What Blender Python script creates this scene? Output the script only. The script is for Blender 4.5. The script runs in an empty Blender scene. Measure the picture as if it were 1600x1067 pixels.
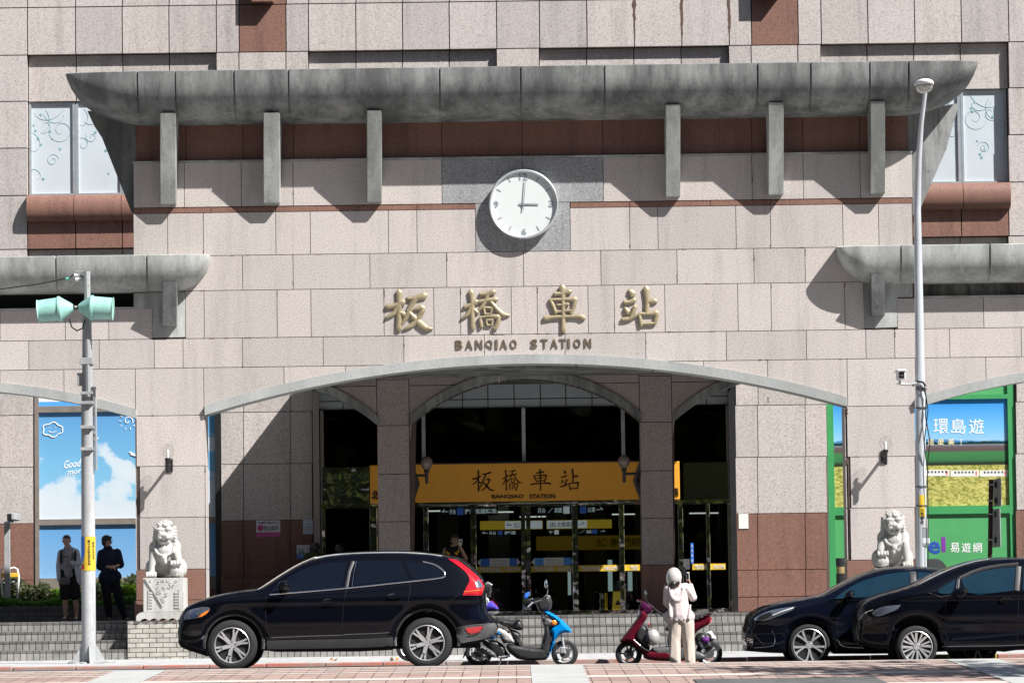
import bpy, bmesh, math, random
from mathutils import Vector, Matrix
from mathutils.geometry import tessellate_polygon
random.seed(7)
SC = bpy.context.scene
C = SC.collection
PI = math.pi
# ------------------------------------------------------------------ camera
F = 6000.0; CAMZ = 0.92; ROLL = 0.0135; PITCH = math.atan(409/6000)
_f = Vector((0, math.cos(PITCH), math.sin(PITCH)))
_r0 = Vector((1, 0, 0)); _u0 = Vector((0, -math.sin(PITCH), math.cos(PITCH)))
_r = _r0*math.cos(ROLL) - _u0*math.sin(ROLL)
_u = _r0*math.sin(ROLL) + _u0*math.cos(ROLL)
cd = bpy.data.cameras.new('camera'); cam = bpy.data.objects.new('camera', cd); C.objects.link(cam)
cam.matrix_world = Matrix(((_r.x, _u.x, -_f.x, 0), (_r.y, _u.y, -_f.y, 0), (_r.z, _u.z, -_f.z, CAMZ), (0, 0, 0, 1)))
cd.sensor_width = 36; cd.lens = 135; cd.clip_end = 3000; cd.clip_start = 0.5
SC.camera = cam
def W(u, v, D):
    "photo pixel on the plane Y = D -> real X, Z"
    d = _f + _r*((u-800)/F) + _u*((533.5-v)/F)
    k = D/d.y
    return (d.x*k, CAMZ + d.z*k)
def ZC(vc, D): return W(820, vc, D)[1]
def XC(u, vc, D): return W(u, vc-(u-820)*0.0135, D)[0]
# ------------------------------------------------------------------ sky, sun, exposure
SUNV = Vector((1.40, -1.0, 1.8)).normalized()
elev = math.asin(SUNV.z); azi = math.atan2(SUNV.x, SUNV.y)
wd = bpy.data.worlds.new('World'); SC.world = wd; wd.use_nodes = True
nt = wd.node_tree; nt.nodes.clear()
sky = nt.nodes.new('ShaderNodeTexSky'); sky.sky_type = 'NISHITA'; sky.sun_disc = False
sky.sun_elevation = elev; sky.sun_rotation = azi
bg = nt.nodes.new('ShaderNodeBackground'); bg.inputs[1].default_value = 0.05
wo = nt.nodes.new('ShaderNodeOutputWorld')
nt.links.new(sky.outputs[0], bg.inputs[0]); nt.links.new(bg.outputs[0], wo.inputs[0])
sl = bpy.data.lights.new('sun', 'SUN'); sl.energy = 5.0; sl.angle = math.radians(0.5); sl.color = (1.0, 0.965, 0.925)
so = bpy.data.objects.new('sun', sl); C.objects.link(so)
so.rotation_euler = SUNV.to_track_quat('Z', 'Y').to_euler(); so.location = (20, -20, 40)
SC.view_settings.view_transform = 'Standard'; SC.view_settings.look = 'None'
SC.view_settings.exposure = 0.93; SC.view_settings.gamma = 1.0
# ------------------------------------------------------------------ materials
def srgb(r, g, b):
    f = lambda c: (c/12.92 if c <= 0.04045 else ((c+0.055)/1.055)**2.4)
    return (f(r/255), f(g/255), f(b/255), 1)
def base_mat(name, rough=0.6, metal=0.0, spec=0.5, coat=0.0):
    m = bpy.data.materials.new(name); m.use_nodes = True
    t = m.node_tree; b = t.nodes['Principled BSDF']
    b.inputs['Roughness'].default_value = rough; b.inputs['Metallic'].default_value = metal
    b.inputs['Specular IOR Level'].default_value = spec
    if coat: b.inputs['Coat Weight'].default_value = coat; b.inputs['Coat Roughness'].default_value = 0.02
    return m, t, b
def N(t, ty, **k):
    n = t.nodes.new(ty)
    for a, v in k.items(): setattr(n, a, v)
    return n
def L(t, a, b): t.links.new(a, b)
def coords(t, scale=(1, 1, 1), swap=None):
    tc = N(t, 'ShaderNodeTexCoord'); out = tc.outputs['Object']
    if swap:
        s = N(t, 'ShaderNodeSeparateXYZ'); c = N(t, 'ShaderNodeCombineXYZ'); L(t, out, s.inputs[0])
        for i, ax in enumerate(swap):
            if ax in 'XYZ': L(t, s.outputs['XYZ'.index(ax)], c.inputs[i])
        out = c.outputs[0]
    mp = N(t, 'ShaderNodeMapping'); mp.inputs['Scale'].default_value = scale
    L(t, out, mp.inputs[0]); return mp.outputs[0]
def noise(t, vec, scale, detail=4, rough=0.55):
    n = N(t, 'ShaderNodeTexNoise'); n.inputs['Scale'].default_value = scale
    n.inputs['Detail'].default_value = detail; n.inputs['Roughness'].default_value = rough
    L(t, vec, n.inputs['Vector']); return n.outputs[0]
def ramp(t, fac, stops):
    r = N(t, 'ShaderNodeValToRGB'); e = r.color_ramp.elements
    while len(e) < len(stops): e.new(0.5)
    for i, (p, c) in enumerate(stops):
        e[i].position = p; e[i].color = c if len(c) == 4 else (*c, 1)
    L(t, fac, r.inputs[0]); return r.outputs[0]
def mix(t, fac, a, b, mode='MIX'):
    m = N(t, 'ShaderNodeMix', data_type='RGBA', blend_type=mode)
    for s, v in ((0, fac), (6, a), (7, b)):
        if hasattr(v, 'links'): L(t, v, m.inputs[s])
        else: m.inputs[s].default_value = v
    return m.outputs[2]
def bump(t, b, h, strength=0.3, dist=0.01):
    n = N(t, 'ShaderNodeBump'); n.inputs['Strength'].default_value = strength; n.inputs['Distance'].default_value = dist
    L(t, h, n.inputs['Height']); L(t, n.outputs[0], b.inputs['Normal'])
def g(v): return (v, v, v, 1)
def plain(name, col, rough=0.6, metal=0.0, var=0.12, scale=6, spec=0.5, coat=0.0):
    m, t, b = base_mat(name, rough, metal, spec, coat)
    c = coords(t)
    n = noise(t, c, scale, 5)
    lo = tuple(x*(1-var) for x in col[:3])+(1,); hi = tuple(min(1, x*(1+var)) for x in col[:3])+(1,)
    L(t, ramp(t, n, [(0.3, lo), (0.7, hi)]), b.inputs['Base Color'])
    return m
def granite(name, base, speck_d, speck_l, rough=0.55, tilevar=0.15, grime=0.25, sp=48):
    m, t, b = base_mat(name, rough, 0, 0.4)
    c = coords(t)
    n1 = noise(t, c, sp, 2, 0.7); n2 = noise(t, c, sp*2.2, 2, 0.6)
    col = ramp(t, n1, [(0.32, speck_d), (0.47, base), (0.58, base), (0.74, speck_l)])
    col = mix(t, ramp(t, n2, [(0.36, g(0.5)), (0.47, g(0))]), col, speck_d)
    # every slab was cut from slightly different stone
    geo = N(t, 'ShaderNodeNewGeometry')
    col = mix(t, 1.0, col, ramp(t, geo.outputs['Random Per Island'], [(0, g(1-tilevar)), (0.5, (1, 0.985, 0.97, 1)), (1, g(1.0))]), 'MULTIPLY')
    # rain grime: long vertical streaks and soft blotches
    cs = coords(t, (2.2, 2.2, 0.25)); st = noise(t, cs, 1.6, 6, 0.7)
    bl = noise(t, c, 0.35, 3)
    col = mix(t, 1.0, col, ramp(t, st, [(0.33, g(1-grime)), (0.5, g(1))]), 'MULTIPLY')
    col = mix(t, 1.0, col, ramp(t, bl, [(0.35, g(0.93)), (0.65, g(1))]), 'MULTIPLY')
    L(t, col, b.inputs['Base Color'])
    bump(t, b, n2, 0.12, 0.004)
    return m
GRAN = granite('pink_granite', (0.53, 0.488, 0.466, 1), (0.25, 0.225, 0.215, 1), (0.74, 0.70, 0.68, 1), grime=0.14)
GRAN2 = granite('beige_granite', (0.53, 0.49, 0.47, 1), (0.27, 0.245, 0.23, 1), (0.70, 0.665, 0.65, 1), grime=0.2)
BROWN = granite('brown_granite', (0.235, 0.125, 0.095, 1), (0.12, 0.06, 0.05, 1), (0.33, 0.20, 0.155, 1), tilevar=0.14, grime=0.25)
SHADEG = granite('shade_toned_granite', (0.34, 0.295, 0.28, 1), (0.17, 0.14, 0.135, 1), (0.50, 0.45, 0.43, 1), grime=0.12)  # granite darkened so its colour carries part of the portico shade
GREYG = granite('grey_granite', (0.32, 0.325, 0.33, 1), (0.10, 0.105, 0.115, 1), (0.52, 0.53, 0.54, 1), tilevar=0.05, grime=0.2)
JOINT = plain('joint_mortar', (0.085, 0.06, 0.05, 1), 0.9)
def concrete(name, light, dark, amount):
    m, t, b = base_mat(name, 0.85, 0, 0.3)
    c = coords(t)
    fine = noise(t, c, 28, 6, 0.7)
    col = ramp(t, fine, [(0.3, tuple(x*0.8 for x in light[:3])), (0.65, light)])
    cs = coords(t, (1.7, 1.7, 0.28)); st = noise(t, cs, 1.5, 7, 0.72)
    big = noise(t, coords(t, (0.9, 1, 0.25)), 1.3, 5, 0.6)
    drip = noise(t, coords(t, (7, 7, 0.35)), 1.2, 6, 0.75)
    f = N(t, 'ShaderNodeMath', operation='MULTIPLY'); L(t, st, f.inputs[0]); L(t, big, f.inputs[1])
    col = mix(t, ramp(t, f.outputs[0], [(0.17, g(amount)), (0.34, g(0))]), col, dark)
    col = mix(t, ramp(t, drip, [(0.30, g(0.65*amount)), (0.45, g(0))]), col, tuple(x*1.15 for x in dark[:3])+(1,))
    col = mix(t, ramp(t, drip, [(0.60, g(0)), (0.72, g(0.35*amount))]), col, tuple(min(1, x*1.15) for x in light[:3])+(1,))
    sp = noise(t, c, 9, 5, 0.8)
    col = mix(t, ramp(t, sp, [(0.56, g(0)), (0.70, g(0.55*amount))]), col, tuple(x*0.6 for x in dark[:3])+(1,))
    L(t, col, b.inputs['Base Color']); bump(t, b, fine, 0.35, 0.01)
    return m
CONC = concrete('weathered_concrete', (0.30, 0.312, 0.308, 1), (0.07, 0.074, 0.074, 1), 0.85)
CONC2 = concrete('pale_concrete', (0.48, 0.495, 0.48, 1), (0.13, 0.14, 0.13, 1), 0.7)
CONC3 = concrete('arch_concrete', (0.47, 0.49, 0.485, 1), (0.20, 0.21, 0.20, 1), 0.35)
def tile_mat(name, swap, w, h, c1, c2, mortar, ms=0.01, offset=0.0, rough=0.7, gr=0.25):
    m, t, b = base_mat(name, rough, 0, 0.4)
    br = N(t, 'ShaderNodeTexBrick'); br.offset = offset
    L(t, coords(t, (1, 1, 1), swap), br.inputs['Vector'])
    br.inputs['Color1'].default_value = c1; br.inputs['Color2'].default_value = c2; br.inputs['Mortar'].default_value = mortar
    br.inputs['Scale'].default_value = 1; br.inputs['Mortar Size'].default_value = ms; br.inputs['Mortar Smooth'].default_value = 0.1
    br.inputs['Brick Width'].default_value = w; br.inputs['Row Height'].default_value = h
    n = noise(t, coords(t), 5, 6, 0.7); n3 = noise(t, coords(t), 60, 2)
    col = mix(t, 1.0, br.outputs[0], ramp(t, n, [(0.35, g(1-gr)), (0.6, g(1))]), 'MULTIPLY')
    col = mix(t, 1.0, col, ramp(t, n3, [(0.35, g(0.85)), (0.6, g(1))]), 'MULTIPLY')
    dirt = noise(t, coords(t), 0.9, 7, 0.75); col = mix(t, 1.0, col, ramp(t, dirt, [(0.36, g(0.78)), (0.52, g(1))]), 'MULTIPLY')
    spot = noise(t, coords(t), 7.5, 3, 0.5); col = mix(t, 1.0, col, ramp(t, spot, [(0.70, g(1)), (0.76, g(0.7))]), 'MULTIPLY')
    L(t, col, b.inputs['Base Color'])
    inv = N(t, 'ShaderNodeMath', operation='SUBTRACT'); inv.inputs[0].default_value = 1; L(t, br.outputs[1], inv.inputs[1])
    bump(t, b, inv.outputs[0], 0.4, 0.004)
    return m
STEPT = tile_mat('step_riser_tiles', 'XZ', 0.113, 0.5, (0.34, 0.33, 0.31, 1), (0.27, 0.265, 0.25, 1), (0.055, 0.053, 0.05, 1), 0.008)
NOSE = tile_mat('step_nosing_tiles', 'XY', 0.113, 0.7, (0.17, 0.165, 0.158, 1), (0.13, 0.125, 0.12, 1), (0.045, 0.043, 0.04, 1), 0.007)
BRICKW = tile_mat('pale_brick', 'XZ', 0.235, 0.082, (0.52, 0.50, 0.45, 1), (0.42, 0.40, 0.36, 1), (0.07, 0.065, 0.058, 1), 0.007, 0.5)
BRICKD = tile_mat('grey_brick', 'XZ', 0.235, 0.1, (0.16, 0.155, 0.145, 1), (0.12, 0.115, 0.11, 1), (0.06, 0.058, 0.055, 1), 0.006, 0.5)
SIDEW = tile_mat('sidewalk_slabs', 'XY', 0.3, 0.3, (0.52, 0.53, 0.53, 1), (0.47, 0.48, 0.48, 1), (0.34, 0.34, 0.33, 1), 0.006, 0.0, 0.85, 0.3)
ASPH = plain('asphalt', (0.055, 0.055, 0.057, 1), 0.9, var=0.3, scale=40)
PLATF = plain('platform_stone', (0.10, 0.095, 0.09, 1), 0.7)
CONP = concrete('plaza_concrete', (0.44, 0.45, 0.44, 1), (0.26, 0.26, 0.25, 1), 0.4)
DARKS = concrete('dark_stone', (0.13, 0.13, 0.128, 1), (0.05, 0.05, 0.05, 1), 0.7)
PAVER = tile_mat('pink_pavers', 'XY', 0.245, 1.25, (0.42, 0.30, 0.26, 1), (0.33, 0.235, 0.20, 1), (0.10, 0.065, 0.055, 1), 0.008, 0.0, 0.8, 0.25)
PSTRIPE = plain('pale_paver_band', (0.52, 0.47, 0.43, 1), 0.8)
REDK = concrete('red_kerb_paint', (0.48, 0.16, 0.12, 1), (0.30, 0.27, 0.25, 1), 0.9)
YELK = concrete('yellow_kerb_paint', (0.62, 0.45, 0.07, 1), (0.30, 0.27, 0.2, 1), 0.6)
STONE = concrete('lion_granite', (0.56, 0.555, 0.53, 1), (0.22, 0.215, 0.20, 1), 0.6)
TAUPE = plain('taupe_frame', (0.20, 0.175, 0.155, 1), 0.45)
ALU = plain('aluminium', (0.55, 0.58, 0.60, 1), 0.35, 0.6)
WHITEP = plain('white_paint', (0.78, 0.78, 0.77, 1), 0.4, var=0.04)
STEEL = plain('mirror_steel', (0.62, 0.60, 0.56, 1), 0.07, 1.0, var=0.1, scale=3)
bump(STEEL.node_tree, STEEL.node_tree.nodes['Principled BSDF'], noise(STEEL.node_tree, coords(STEEL.node_tree), 2.2, 2), 0.35, 0.05)
BLACK = plain('black_metal', (0.018, 0.018, 0.02, 1), 0.4)
RUB = plain('tyre_rubber', (0.016, 0.016, 0.017, 1), 0.85, var=0.3, scale=50)
PLAS = plain('black_plastic', (0.022, 0.022, 0.024, 1), 0.5)
PLASG = plain('grey_plastic', (0.075, 0.076, 0.08, 1), 0.5)
CHROME = plain('chrome', (0.75, 0.76, 0.78, 1), 0.12, 1.0)
ALLOY = plain('alloy_wheel', (0.58, 0.59, 0.61, 1), 0.32, 0.6)
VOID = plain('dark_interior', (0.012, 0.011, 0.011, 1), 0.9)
GALV = concrete('galvanised_steel', (0.47, 0.48, 0.49, 1), (0.20, 0.21, 0.22, 1), 0.65)
POLEW = plain('light_grey_pole', (0.56, 0.60, 0.64, 1), 0.35, 0.3, var=0.07, scale=3)
def paint(name, col, rough=0.12):
    m, t, b = base_mat(name, 0.5, 0.0, 0.03, 0.45)
    n = noise(t, coords(t), 3, 4)
    L(t, ramp(t, n, [(0.3, tuple(x*0.85 for x in col[:3])), (0.7, col)]), b.inputs['Base Color'])
    n2 = noise(t, coords(t), 9, 6, 0.7)
    L(t, ramp(t, n2, [(0.35, g(0.01)), (0.7, g(0.07))]), b.inputs['Coat Roughness'])
    return m
CARB = paint('black_car_paint', (0.0015, 0.002, 0.005, 1))
CARN = paint('dark_navy_car_paint', (0.002, 0.0035, 0.010, 1))
SBLUE = paint('blue_scooter_paint', (0.0, 0.22, 0.62, 1), 0.18)
SRED = paint('dark_red_scooter_paint', (0.085, 0.004, 0.012, 1), 0.18)
SSIL = plain('silver_paint', (0.52, 0.51, 0.49, 1), 0.3, 0.35, var=0.04, coat=0.6)
REDL = plain('red_lamp_lens', (0.42, 0.004, 0.012, 1), 0.12, coat=1.0)
ORL = plain('amber_lens', (0.85, 0.22, 0.03, 1), 0.15, coat=1.0)
CLRL = plain('clear_lamp_lens', (0.16, 0.19, 0.24, 1), 0.08, 0.5, coat=1.0)
def glassmat(name, tint, refl=0.09, ior=1.5):
    m = bpy.data.materials.new(name); m.use_nodes = True; t = m.node_tree; t.nodes.clear()
    o = N(t, 'ShaderNodeOutputMaterial'); mx = N(t, 'ShaderNodeMixShader'); tr = N(t, 'ShaderNodeBsdfTransparent'); gl = N(t, 'ShaderNodeBsdfGlossy')
    tr.inputs[0].default_value = tint; gl.inputs['Roughness'].default_value = 0.02
    fr = N(t, 'ShaderNodeFresnel'); fr.inputs[0].default_value = ior
    ad = N(t, 'ShaderNodeMath', operation='ADD'); ad.inputs[1].default_value = refl; L(t, fr.outputs[0], ad.inputs[0])
    nz = noise(t, coords(t), 0.8, 2)
    bp = N(t, 'ShaderNodeBump'); bp.inputs['Strength'].default_value = 0.05; bp.inputs['Distance'].default_value = 0.05
    L(t, nz, bp.inputs['Height']); L(t, bp.outputs[0], gl.inputs['Normal'])
    L(t, ad.outputs[0], mx.inputs[0]); L(t, tr.outputs[0], mx.inputs[1]); L(t, gl.outputs[0], mx.inputs[2]); L(t, mx.outputs[0], o.inputs[0])
    return m
GLASS = glassmat('door_glass', (0.70, 0.72, 0.71, 1), 0.0, 1.35)
GLASSK = glassmat('dark_glass', (0.13, 0.135, 0.14, 1), 0.0, 1.2)
CGLASS = plain('tinted_car_glass', (0.003, 0.005, 0.010, 1), 0.03, spec=0.45)
CGLASS2 = plain('blue_tinted_car_glass', (0.005, 0.022, 0.038, 1), 0.03, spec=0.6)
BULBG = glassmat('clear_globe', (0.97, 0.97, 0.965, 1), 0.0)
for n_ in BULBG.node_tree.nodes:
    if n_.type == 'MIX_SHADER':
        for l_ in list(n_.inputs[0].links): BULBG.node_tree.links.remove(l_)
        n_.inputs[0].default_value = 0.05
FROST = plain('frosted_window', (0.50, 0.56, 0.60, 1), 0.18, var=0.05, scale=1.2)
TEAL = plain('teal_decal', (0.22, 0.42, 0.44, 1), 0.5)
SKIN = plain('skin', (0.46, 0.27, 0.19, 1), 0.5, var=0.08)
HAIR = plain('black_hair', (0.012, 0.010, 0.009, 1), 0.45, var=0.4, scale=60)
def cloth(name, col, rough=0.9):
    m, t, b = base_mat(name, rough, 0, 0.2); n = noise(t, coords(t, (1, 1, 0.45)), 16, 5, 0.6)
    L(t, ramp(t, n, [(0.3, tuple(x*0.82 for x in col[:3])), (0.7, col)]), b.inputs['Base Color']); bump(t, b, n, 0.5, 0.02); return m
GOLD = plain('brass_lettering', (0.31, 0.26, 0.165, 1), 0.5, 0.3, var=0.2, scale=4)
BRZ = plain('bronze_lettering', (0.20, 0.16, 0.11, 1), 0.45, 0.5, var=0.3, scale=8)
YSIGN = plain('amber_sign_panel', (0.72, 0.34, 0.035, 1), 0.4, var=0.05, scale=1.5)
YSIGN.node_tree.nodes['Principled BSDF'].inputs['Emission Color'].default_value = (0.72, 0.30, 0.03, 1); YSIGN.node_tree.nodes['Principled BSDF'].inputs['Emission Strength'].default_value = 0.03
YEL = plain('yellow_film', (0.66, 0.44, 0.04, 1), 0.4, var=0.05)
BLUEF = plain('blue_film', (0.03, 0.16, 0.62, 1), 0.4, var=0.05)
BLUEF2 = plain('light_blue_film', (0.08, 0.33, 0.78, 1), 0.4, var=0.05)
GREENP = plain('green_panel', (0.075, 0.33, 0.12, 1), 0.45, var=0.08, scale=2)
GREENF = plain('green_frame', (0.05, 0.29, 0.10, 1), 0.4, var=0.08, scale=2)
PURP = plain('purple_print', (0.20, 0.03, 0.32, 1), 0.5)
# ------------------------------------------------------------------ mesh helpers
def link(name, me, parent=None):
    o = bpy.data.objects.new(name, me); C.objects.link(o)
    if parent is not None: o.parent = parent
    return o
def finish(name, bm, mat, parent=None, smooth=False, off=(0, 0, 0)):
    if off != (0, 0, 0): bmesh.ops.translate(bm, verts=bm.verts, vec=off)
    me = bpy.data.meshes.new(name); bm.to_mesh(me); bm.free()
    if isinstance(mat, (list, tuple)):
        for m in mat: me.materials.append(m)
    else: me.materials.append(mat)
    if smooth:
        for p in me.polygons: p.use_smooth = True
        try: me.set_sharp_from_angle(angle=math.radians(40 if smooth is True else smooth))
        except Exception: pass
    o = link(name, me, None)
    if parent is not None:
        o.parent = parent
        o.location = -Vector(parent.get('_loc', (0, 0, 0)))
    return o
def thing(name, label, cat, loc=(0, 0, 0), group=None):
    o = bpy.data.objects.new(name, None); C.objects.link(o); o.location = loc; o.empty_display_size = 0.2
    o['_loc'] = tuple(loc); o['label'] = label; o['category'] = cat
    if group: o['group'] = group
    return o
def tag(o, label, cat, group=None, kind=None):
    o['label'] = label; o['category'] = cat
    if group: o['group'] = group
    if kind: o['kind'] = kind
    return o
def struct(o): o['kind'] = 'structure'; return o
def lab(o, l): o['label'] = l; return o
def box(bm, x0, x1, y0, y1, z0, z1, bev=0, mi=0):
    v = [bm.verts.new((x, y, z)) for x in (x0, x1) for y in (y0, y1) for z in (z0, z1)]
    fs = [bm.faces.new([v[i] for i in q]) for q in ((0, 1, 3, 2), (4, 6, 7, 5), (0, 4, 5, 1), (2, 3, 7, 6), (0, 2, 6, 4), (1, 5, 7, 3))]
    for f in fs: f.material_index = mi
    if bev:
        es = list({e for f in fs for e in f.edges})
        bmesh.ops.bevel(bm, geom=es, offset=bev, segments=2, affect='EDGES', profile=0.5)
    return v
def boxo(name, x0, x1, y0, y1, z0, z1, mat, parent=None, bev=0):
    bm = bmesh.new(); box(bm, x0, x1, y0, y1, z0, z1, bev); bm.normal_update()
    bmesh.ops.recalc_face_normals(bm, faces=bm.faces); return finish(name, bm, mat, parent)
def prism(bm, pts, y0, y1, mi=0):
    "polygon in X,Z swept from y0 to y1"
    tri = tessellate_polygon([[Vector((p[0], p[1], 0)) for p in pts]])
    a = [bm.verts.new((p[0], y0, p[1])) for p in pts]; b = [bm.verts.new((p[0], y1, p[1])) for p in pts]
    for t in tri:
        for vs in ((a[t[0]], a[t[1]], a[t[2]]), (b[t[2]], b[t[1]], b[t[0]])):
            try: bm.faces.new(vs).material_index = mi
            except Exception: pass
    n = len(pts)
    for i in range(n):
        try: bm.faces.new((a[i], a[(i+1) % n], b[(i+1) % n], b[i])).material_index = mi
        except Exception: pass
def prismo(name, pts, y0, y1, mat, parent=None, smooth=False):
    bm = bmesh.new(); prism(bm, pts, y0, y1); bmesh.ops.recalc_face_normals(bm, faces=bm.faces); return finish(name, bm, mat, parent, smooth)
def ring(bm, c, ax, r, n, ex=None, r2=None):
    ax = ax.normalized(); e = ex or (Vector((0, 0, 1)) if abs(ax.z) < 0.9 else Vector((1, 0, 0)))
    a = ax.cross(e).normalized(); b = ax.cross(a).normalized(); r2 = r2 or r
    return [bm.verts.new(c + a*r*math.cos(2*PI*i/n) + b*r2*math.sin(2*PI*i/n)) for i in range(n)]
def tube(bm, pts, rad, n=8, cap=True, mi=0):
    pts = [Vector(p) for p in pts]; rs = rad if isinstance(rad, (list, tuple)) else [rad]*len(pts); prev = None; first = None
    for i, p in enumerate(pts):
        d = (pts[min(i+1, len(pts)-1)]-pts[max(i-1, 0)])
        if d.length < 1e-6: d = Vector((0, 0, 1))
        d.normalize(); ex = Vector((0, 1, 0)) if abs(d.y) < 0.9 else Vector((0, 0, 1))
        rg = ring(bm, p, d, rs[i], n, ex)
        if prev:
            for k in range(n): bm.faces.new((prev[k], prev[(k+1) % n], rg[(k+1) % n], rg[k])).material_index = mi
        else: first = rg
        prev = rg
    if cap:
        bm.faces.new(first[::-1]).material_index = mi; bm.faces.new(prev).material_index = mi
def tubeo(name, pts, rad, mat, parent=None, n=8):
    bm = bmesh.new(); tube(bm, pts, rad, n); bmesh.ops.recalc_face_normals(bm, faces=bm.faces); return finish(name, bm, mat, parent, True)
def lathe(bm, prof, c, axis='Z', n=24, mi=0):
    "prof: list of (r, h) along the axis"
    rows = []
    for r, h in prof:
        row = []
        for i in range(n):
            a = 2*PI*i/n; p = (r*math.cos(a), r*math.sin(a), h)
            if axis == 'Y': p = (p[0], p[2], p[1])
            if axis == 'X': p = (p[2], p[0], p[1])
            row.append(bm.verts.new((c[0]+p[0], c[1]+p[1], c[2]+p[2])))
        rows.append(row)
    for a, b in zip(rows, rows[1:]):
        for i in range(n): bm.faces.new((a[i], a[(i+1) % n], b[(i+1) % n], b[i])).material_index = mi
    for r in (rows[0], rows[-1]):
        try: bm.faces.new(r).material_index = mi
        except Exception: pass
def latheo(name, prof, c, mat, parent=None, axis='Z', n=24):
    bm = bmesh.new(); lathe(bm, prof, c, axis, n); bmesh.ops.remove_doubles(bm, verts=bm.verts, dist=1e-5)
    bmesh.ops.recalc_face_normals(bm, faces=bm.faces); return finish(name, bm, mat, parent, True)
_tc = {}
def textm(s, size, depth=0.004, bold=0.0, align='CENTER'):
    cu = bpy.data.curves.new('t', 'FONT'); cu.body = s; cu.size = size; cu.extrude = depth; cu.offset = bold
    cu.align_x = align; cu.resolution_u = 2
    o = bpy.data.objects.new('t', cu); C.objects.link(o)
    bpy.context.view_layer.update()
    me = bpy.data.meshes.new_from_object(o.evaluated_get(bpy.context.evaluated_depsgraph_get()))
    bpy.data.objects.remove(o); bpy.data.curves.remove(cu); return me
def text(name, s, x, y, z, size, mat, parent=None, depth=0.004, bold=0.0, align='CENTER', sx=1.0, rot=0.0, fit=None, shear=0.0):
    "upright text facing -Y; fit=(width,height) scales the outline to that box centred on x,z"
    me = textm(s, size, depth, bold, align)
    vs = [v.co.copy() for v in me.vertices]
    if fit and vs:
        x0 = min(v.x for v in vs); x1 = max(v.x for v in vs); y0 = min(v.y for v in vs); y1 = max(v.y for v in vs)
        fx = fit[0]/max(x1-x0, 1e-4); fy = fit[1]/max(y1-y0, 1e-4)
        for v in vs: v.x = (v.x-(x0+x1)/2)*fx; v.y = (v.y-(y0+y1)/2)*fy
    ca, sa = math.cos(rot), math.sin(rot)
    for v, c in zip(me.vertices, vs):
        px = c.x*sx + c.y*shear; pz = c.y
        v.co = (x+px*ca-pz*sa, y-c.z, z+px*sa+pz*ca)
    me.materials.clear(); me.materials.append(mat)
    o = link(name, me)
    if parent is not None: o.parent = parent; o.location = -Vector(parent.get('_loc', (0, 0, 0)))
    return o
# ---- pillow / car-body shells
def inpoly(p, poly):
    x, z = p; r = False; n = len(poly)
    for i in range(n):
        x1, z1 = poly[i]; x2, z2 = poly[(i+1) % n]
        if (z1 > z) != (z2 > z) and x < (x2-x1)*(z-z1)/(z2-z1)+x1: r = not r
    return r
def dist_poly(x, z, poly):
    best = 1e9; n = len(poly)
    for i in range(n):
        ax, az = poly[i]; bx, bz = poly[(i+1) % n]; dx, dz = bx-ax, bz-az; l = dx*dx+dz*dz
        t = 0 if l < 1e-12 else max(0, min(1, ((x-ax)*dx+(z-az)*dz)/l))
        d = (x-ax-dx*t)**2+(z-az-dz*t)**2
        if d < best: best = d
    return math.sqrt(best)
def smooth_poly(pts, it=2, keep=()):
    p = [tuple(q) for q in pts]; sharp = [i in keep for i in range(len(p))]
    for _ in range(it):
        q = []; s = []; n = len(p)
        for i in range(n):
            a, b = p[i], p[(i+1) % n]
            if sharp[i]: q.append(a); s.append(True)
            else: q.append((a[0]*0.75+b[0]*0.25, a[1]*0.75+b[1]*0.25)); s.append(False)
            if not sharp[(i+1) % n]: q.append((a[0]*0.25+b[0]*0.75, a[1]*0.25+b[1]*0.75)); s.append(False)
        p, sharp = q, s
    return p
def grid_face(poly, cell):
    "planar polygon cut by a grid; returns bm in X,Z (y=0) and outline verts"
    pts = []
    n = len(poly)
    for i in range(n):
        a, b = poly[i], poly[(i+1) % n]; l = math.hypot(b[0]-a[0], b[1]-a[1]); k = max(1, int(l/cell+0.5))
        if l < 1e-5: continue
        for j in range(k): pts.append((a[0]+(b[0]-a[0])*j/k, a[1]+(b[1]-a[1])*j/k))
    bm = bmesh.new(); vs = [bm.verts.new((x, 0, z)) for x, z in pts]; bm.faces.new(vs)
    xs = [p[0] for p in pts]; zs = [p[1] for p in pts]
    for (lo, hi, no, k) in ((min(xs), max(xs), (1, 0, 0), 0), (min(zs), max(zs), (0, 0, 1), 2)):
        m = int((hi-lo)/cell)
        for j in range(1, m+1):
            co = [0, 0, 0]; co[k] = lo+(hi-lo)*(j-0.37)/m if m else lo
            bmesh.ops.bisect_plane(bm, geom=list(bm.verts)+list(bm.edges)+list(bm.faces), plane_co=co, plane_no=no, dist=1e-5)
    bmesh.ops.triangulate(bm, faces=[f for f in bm.faces if len(f.verts) > 4])
    return bm
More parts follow.
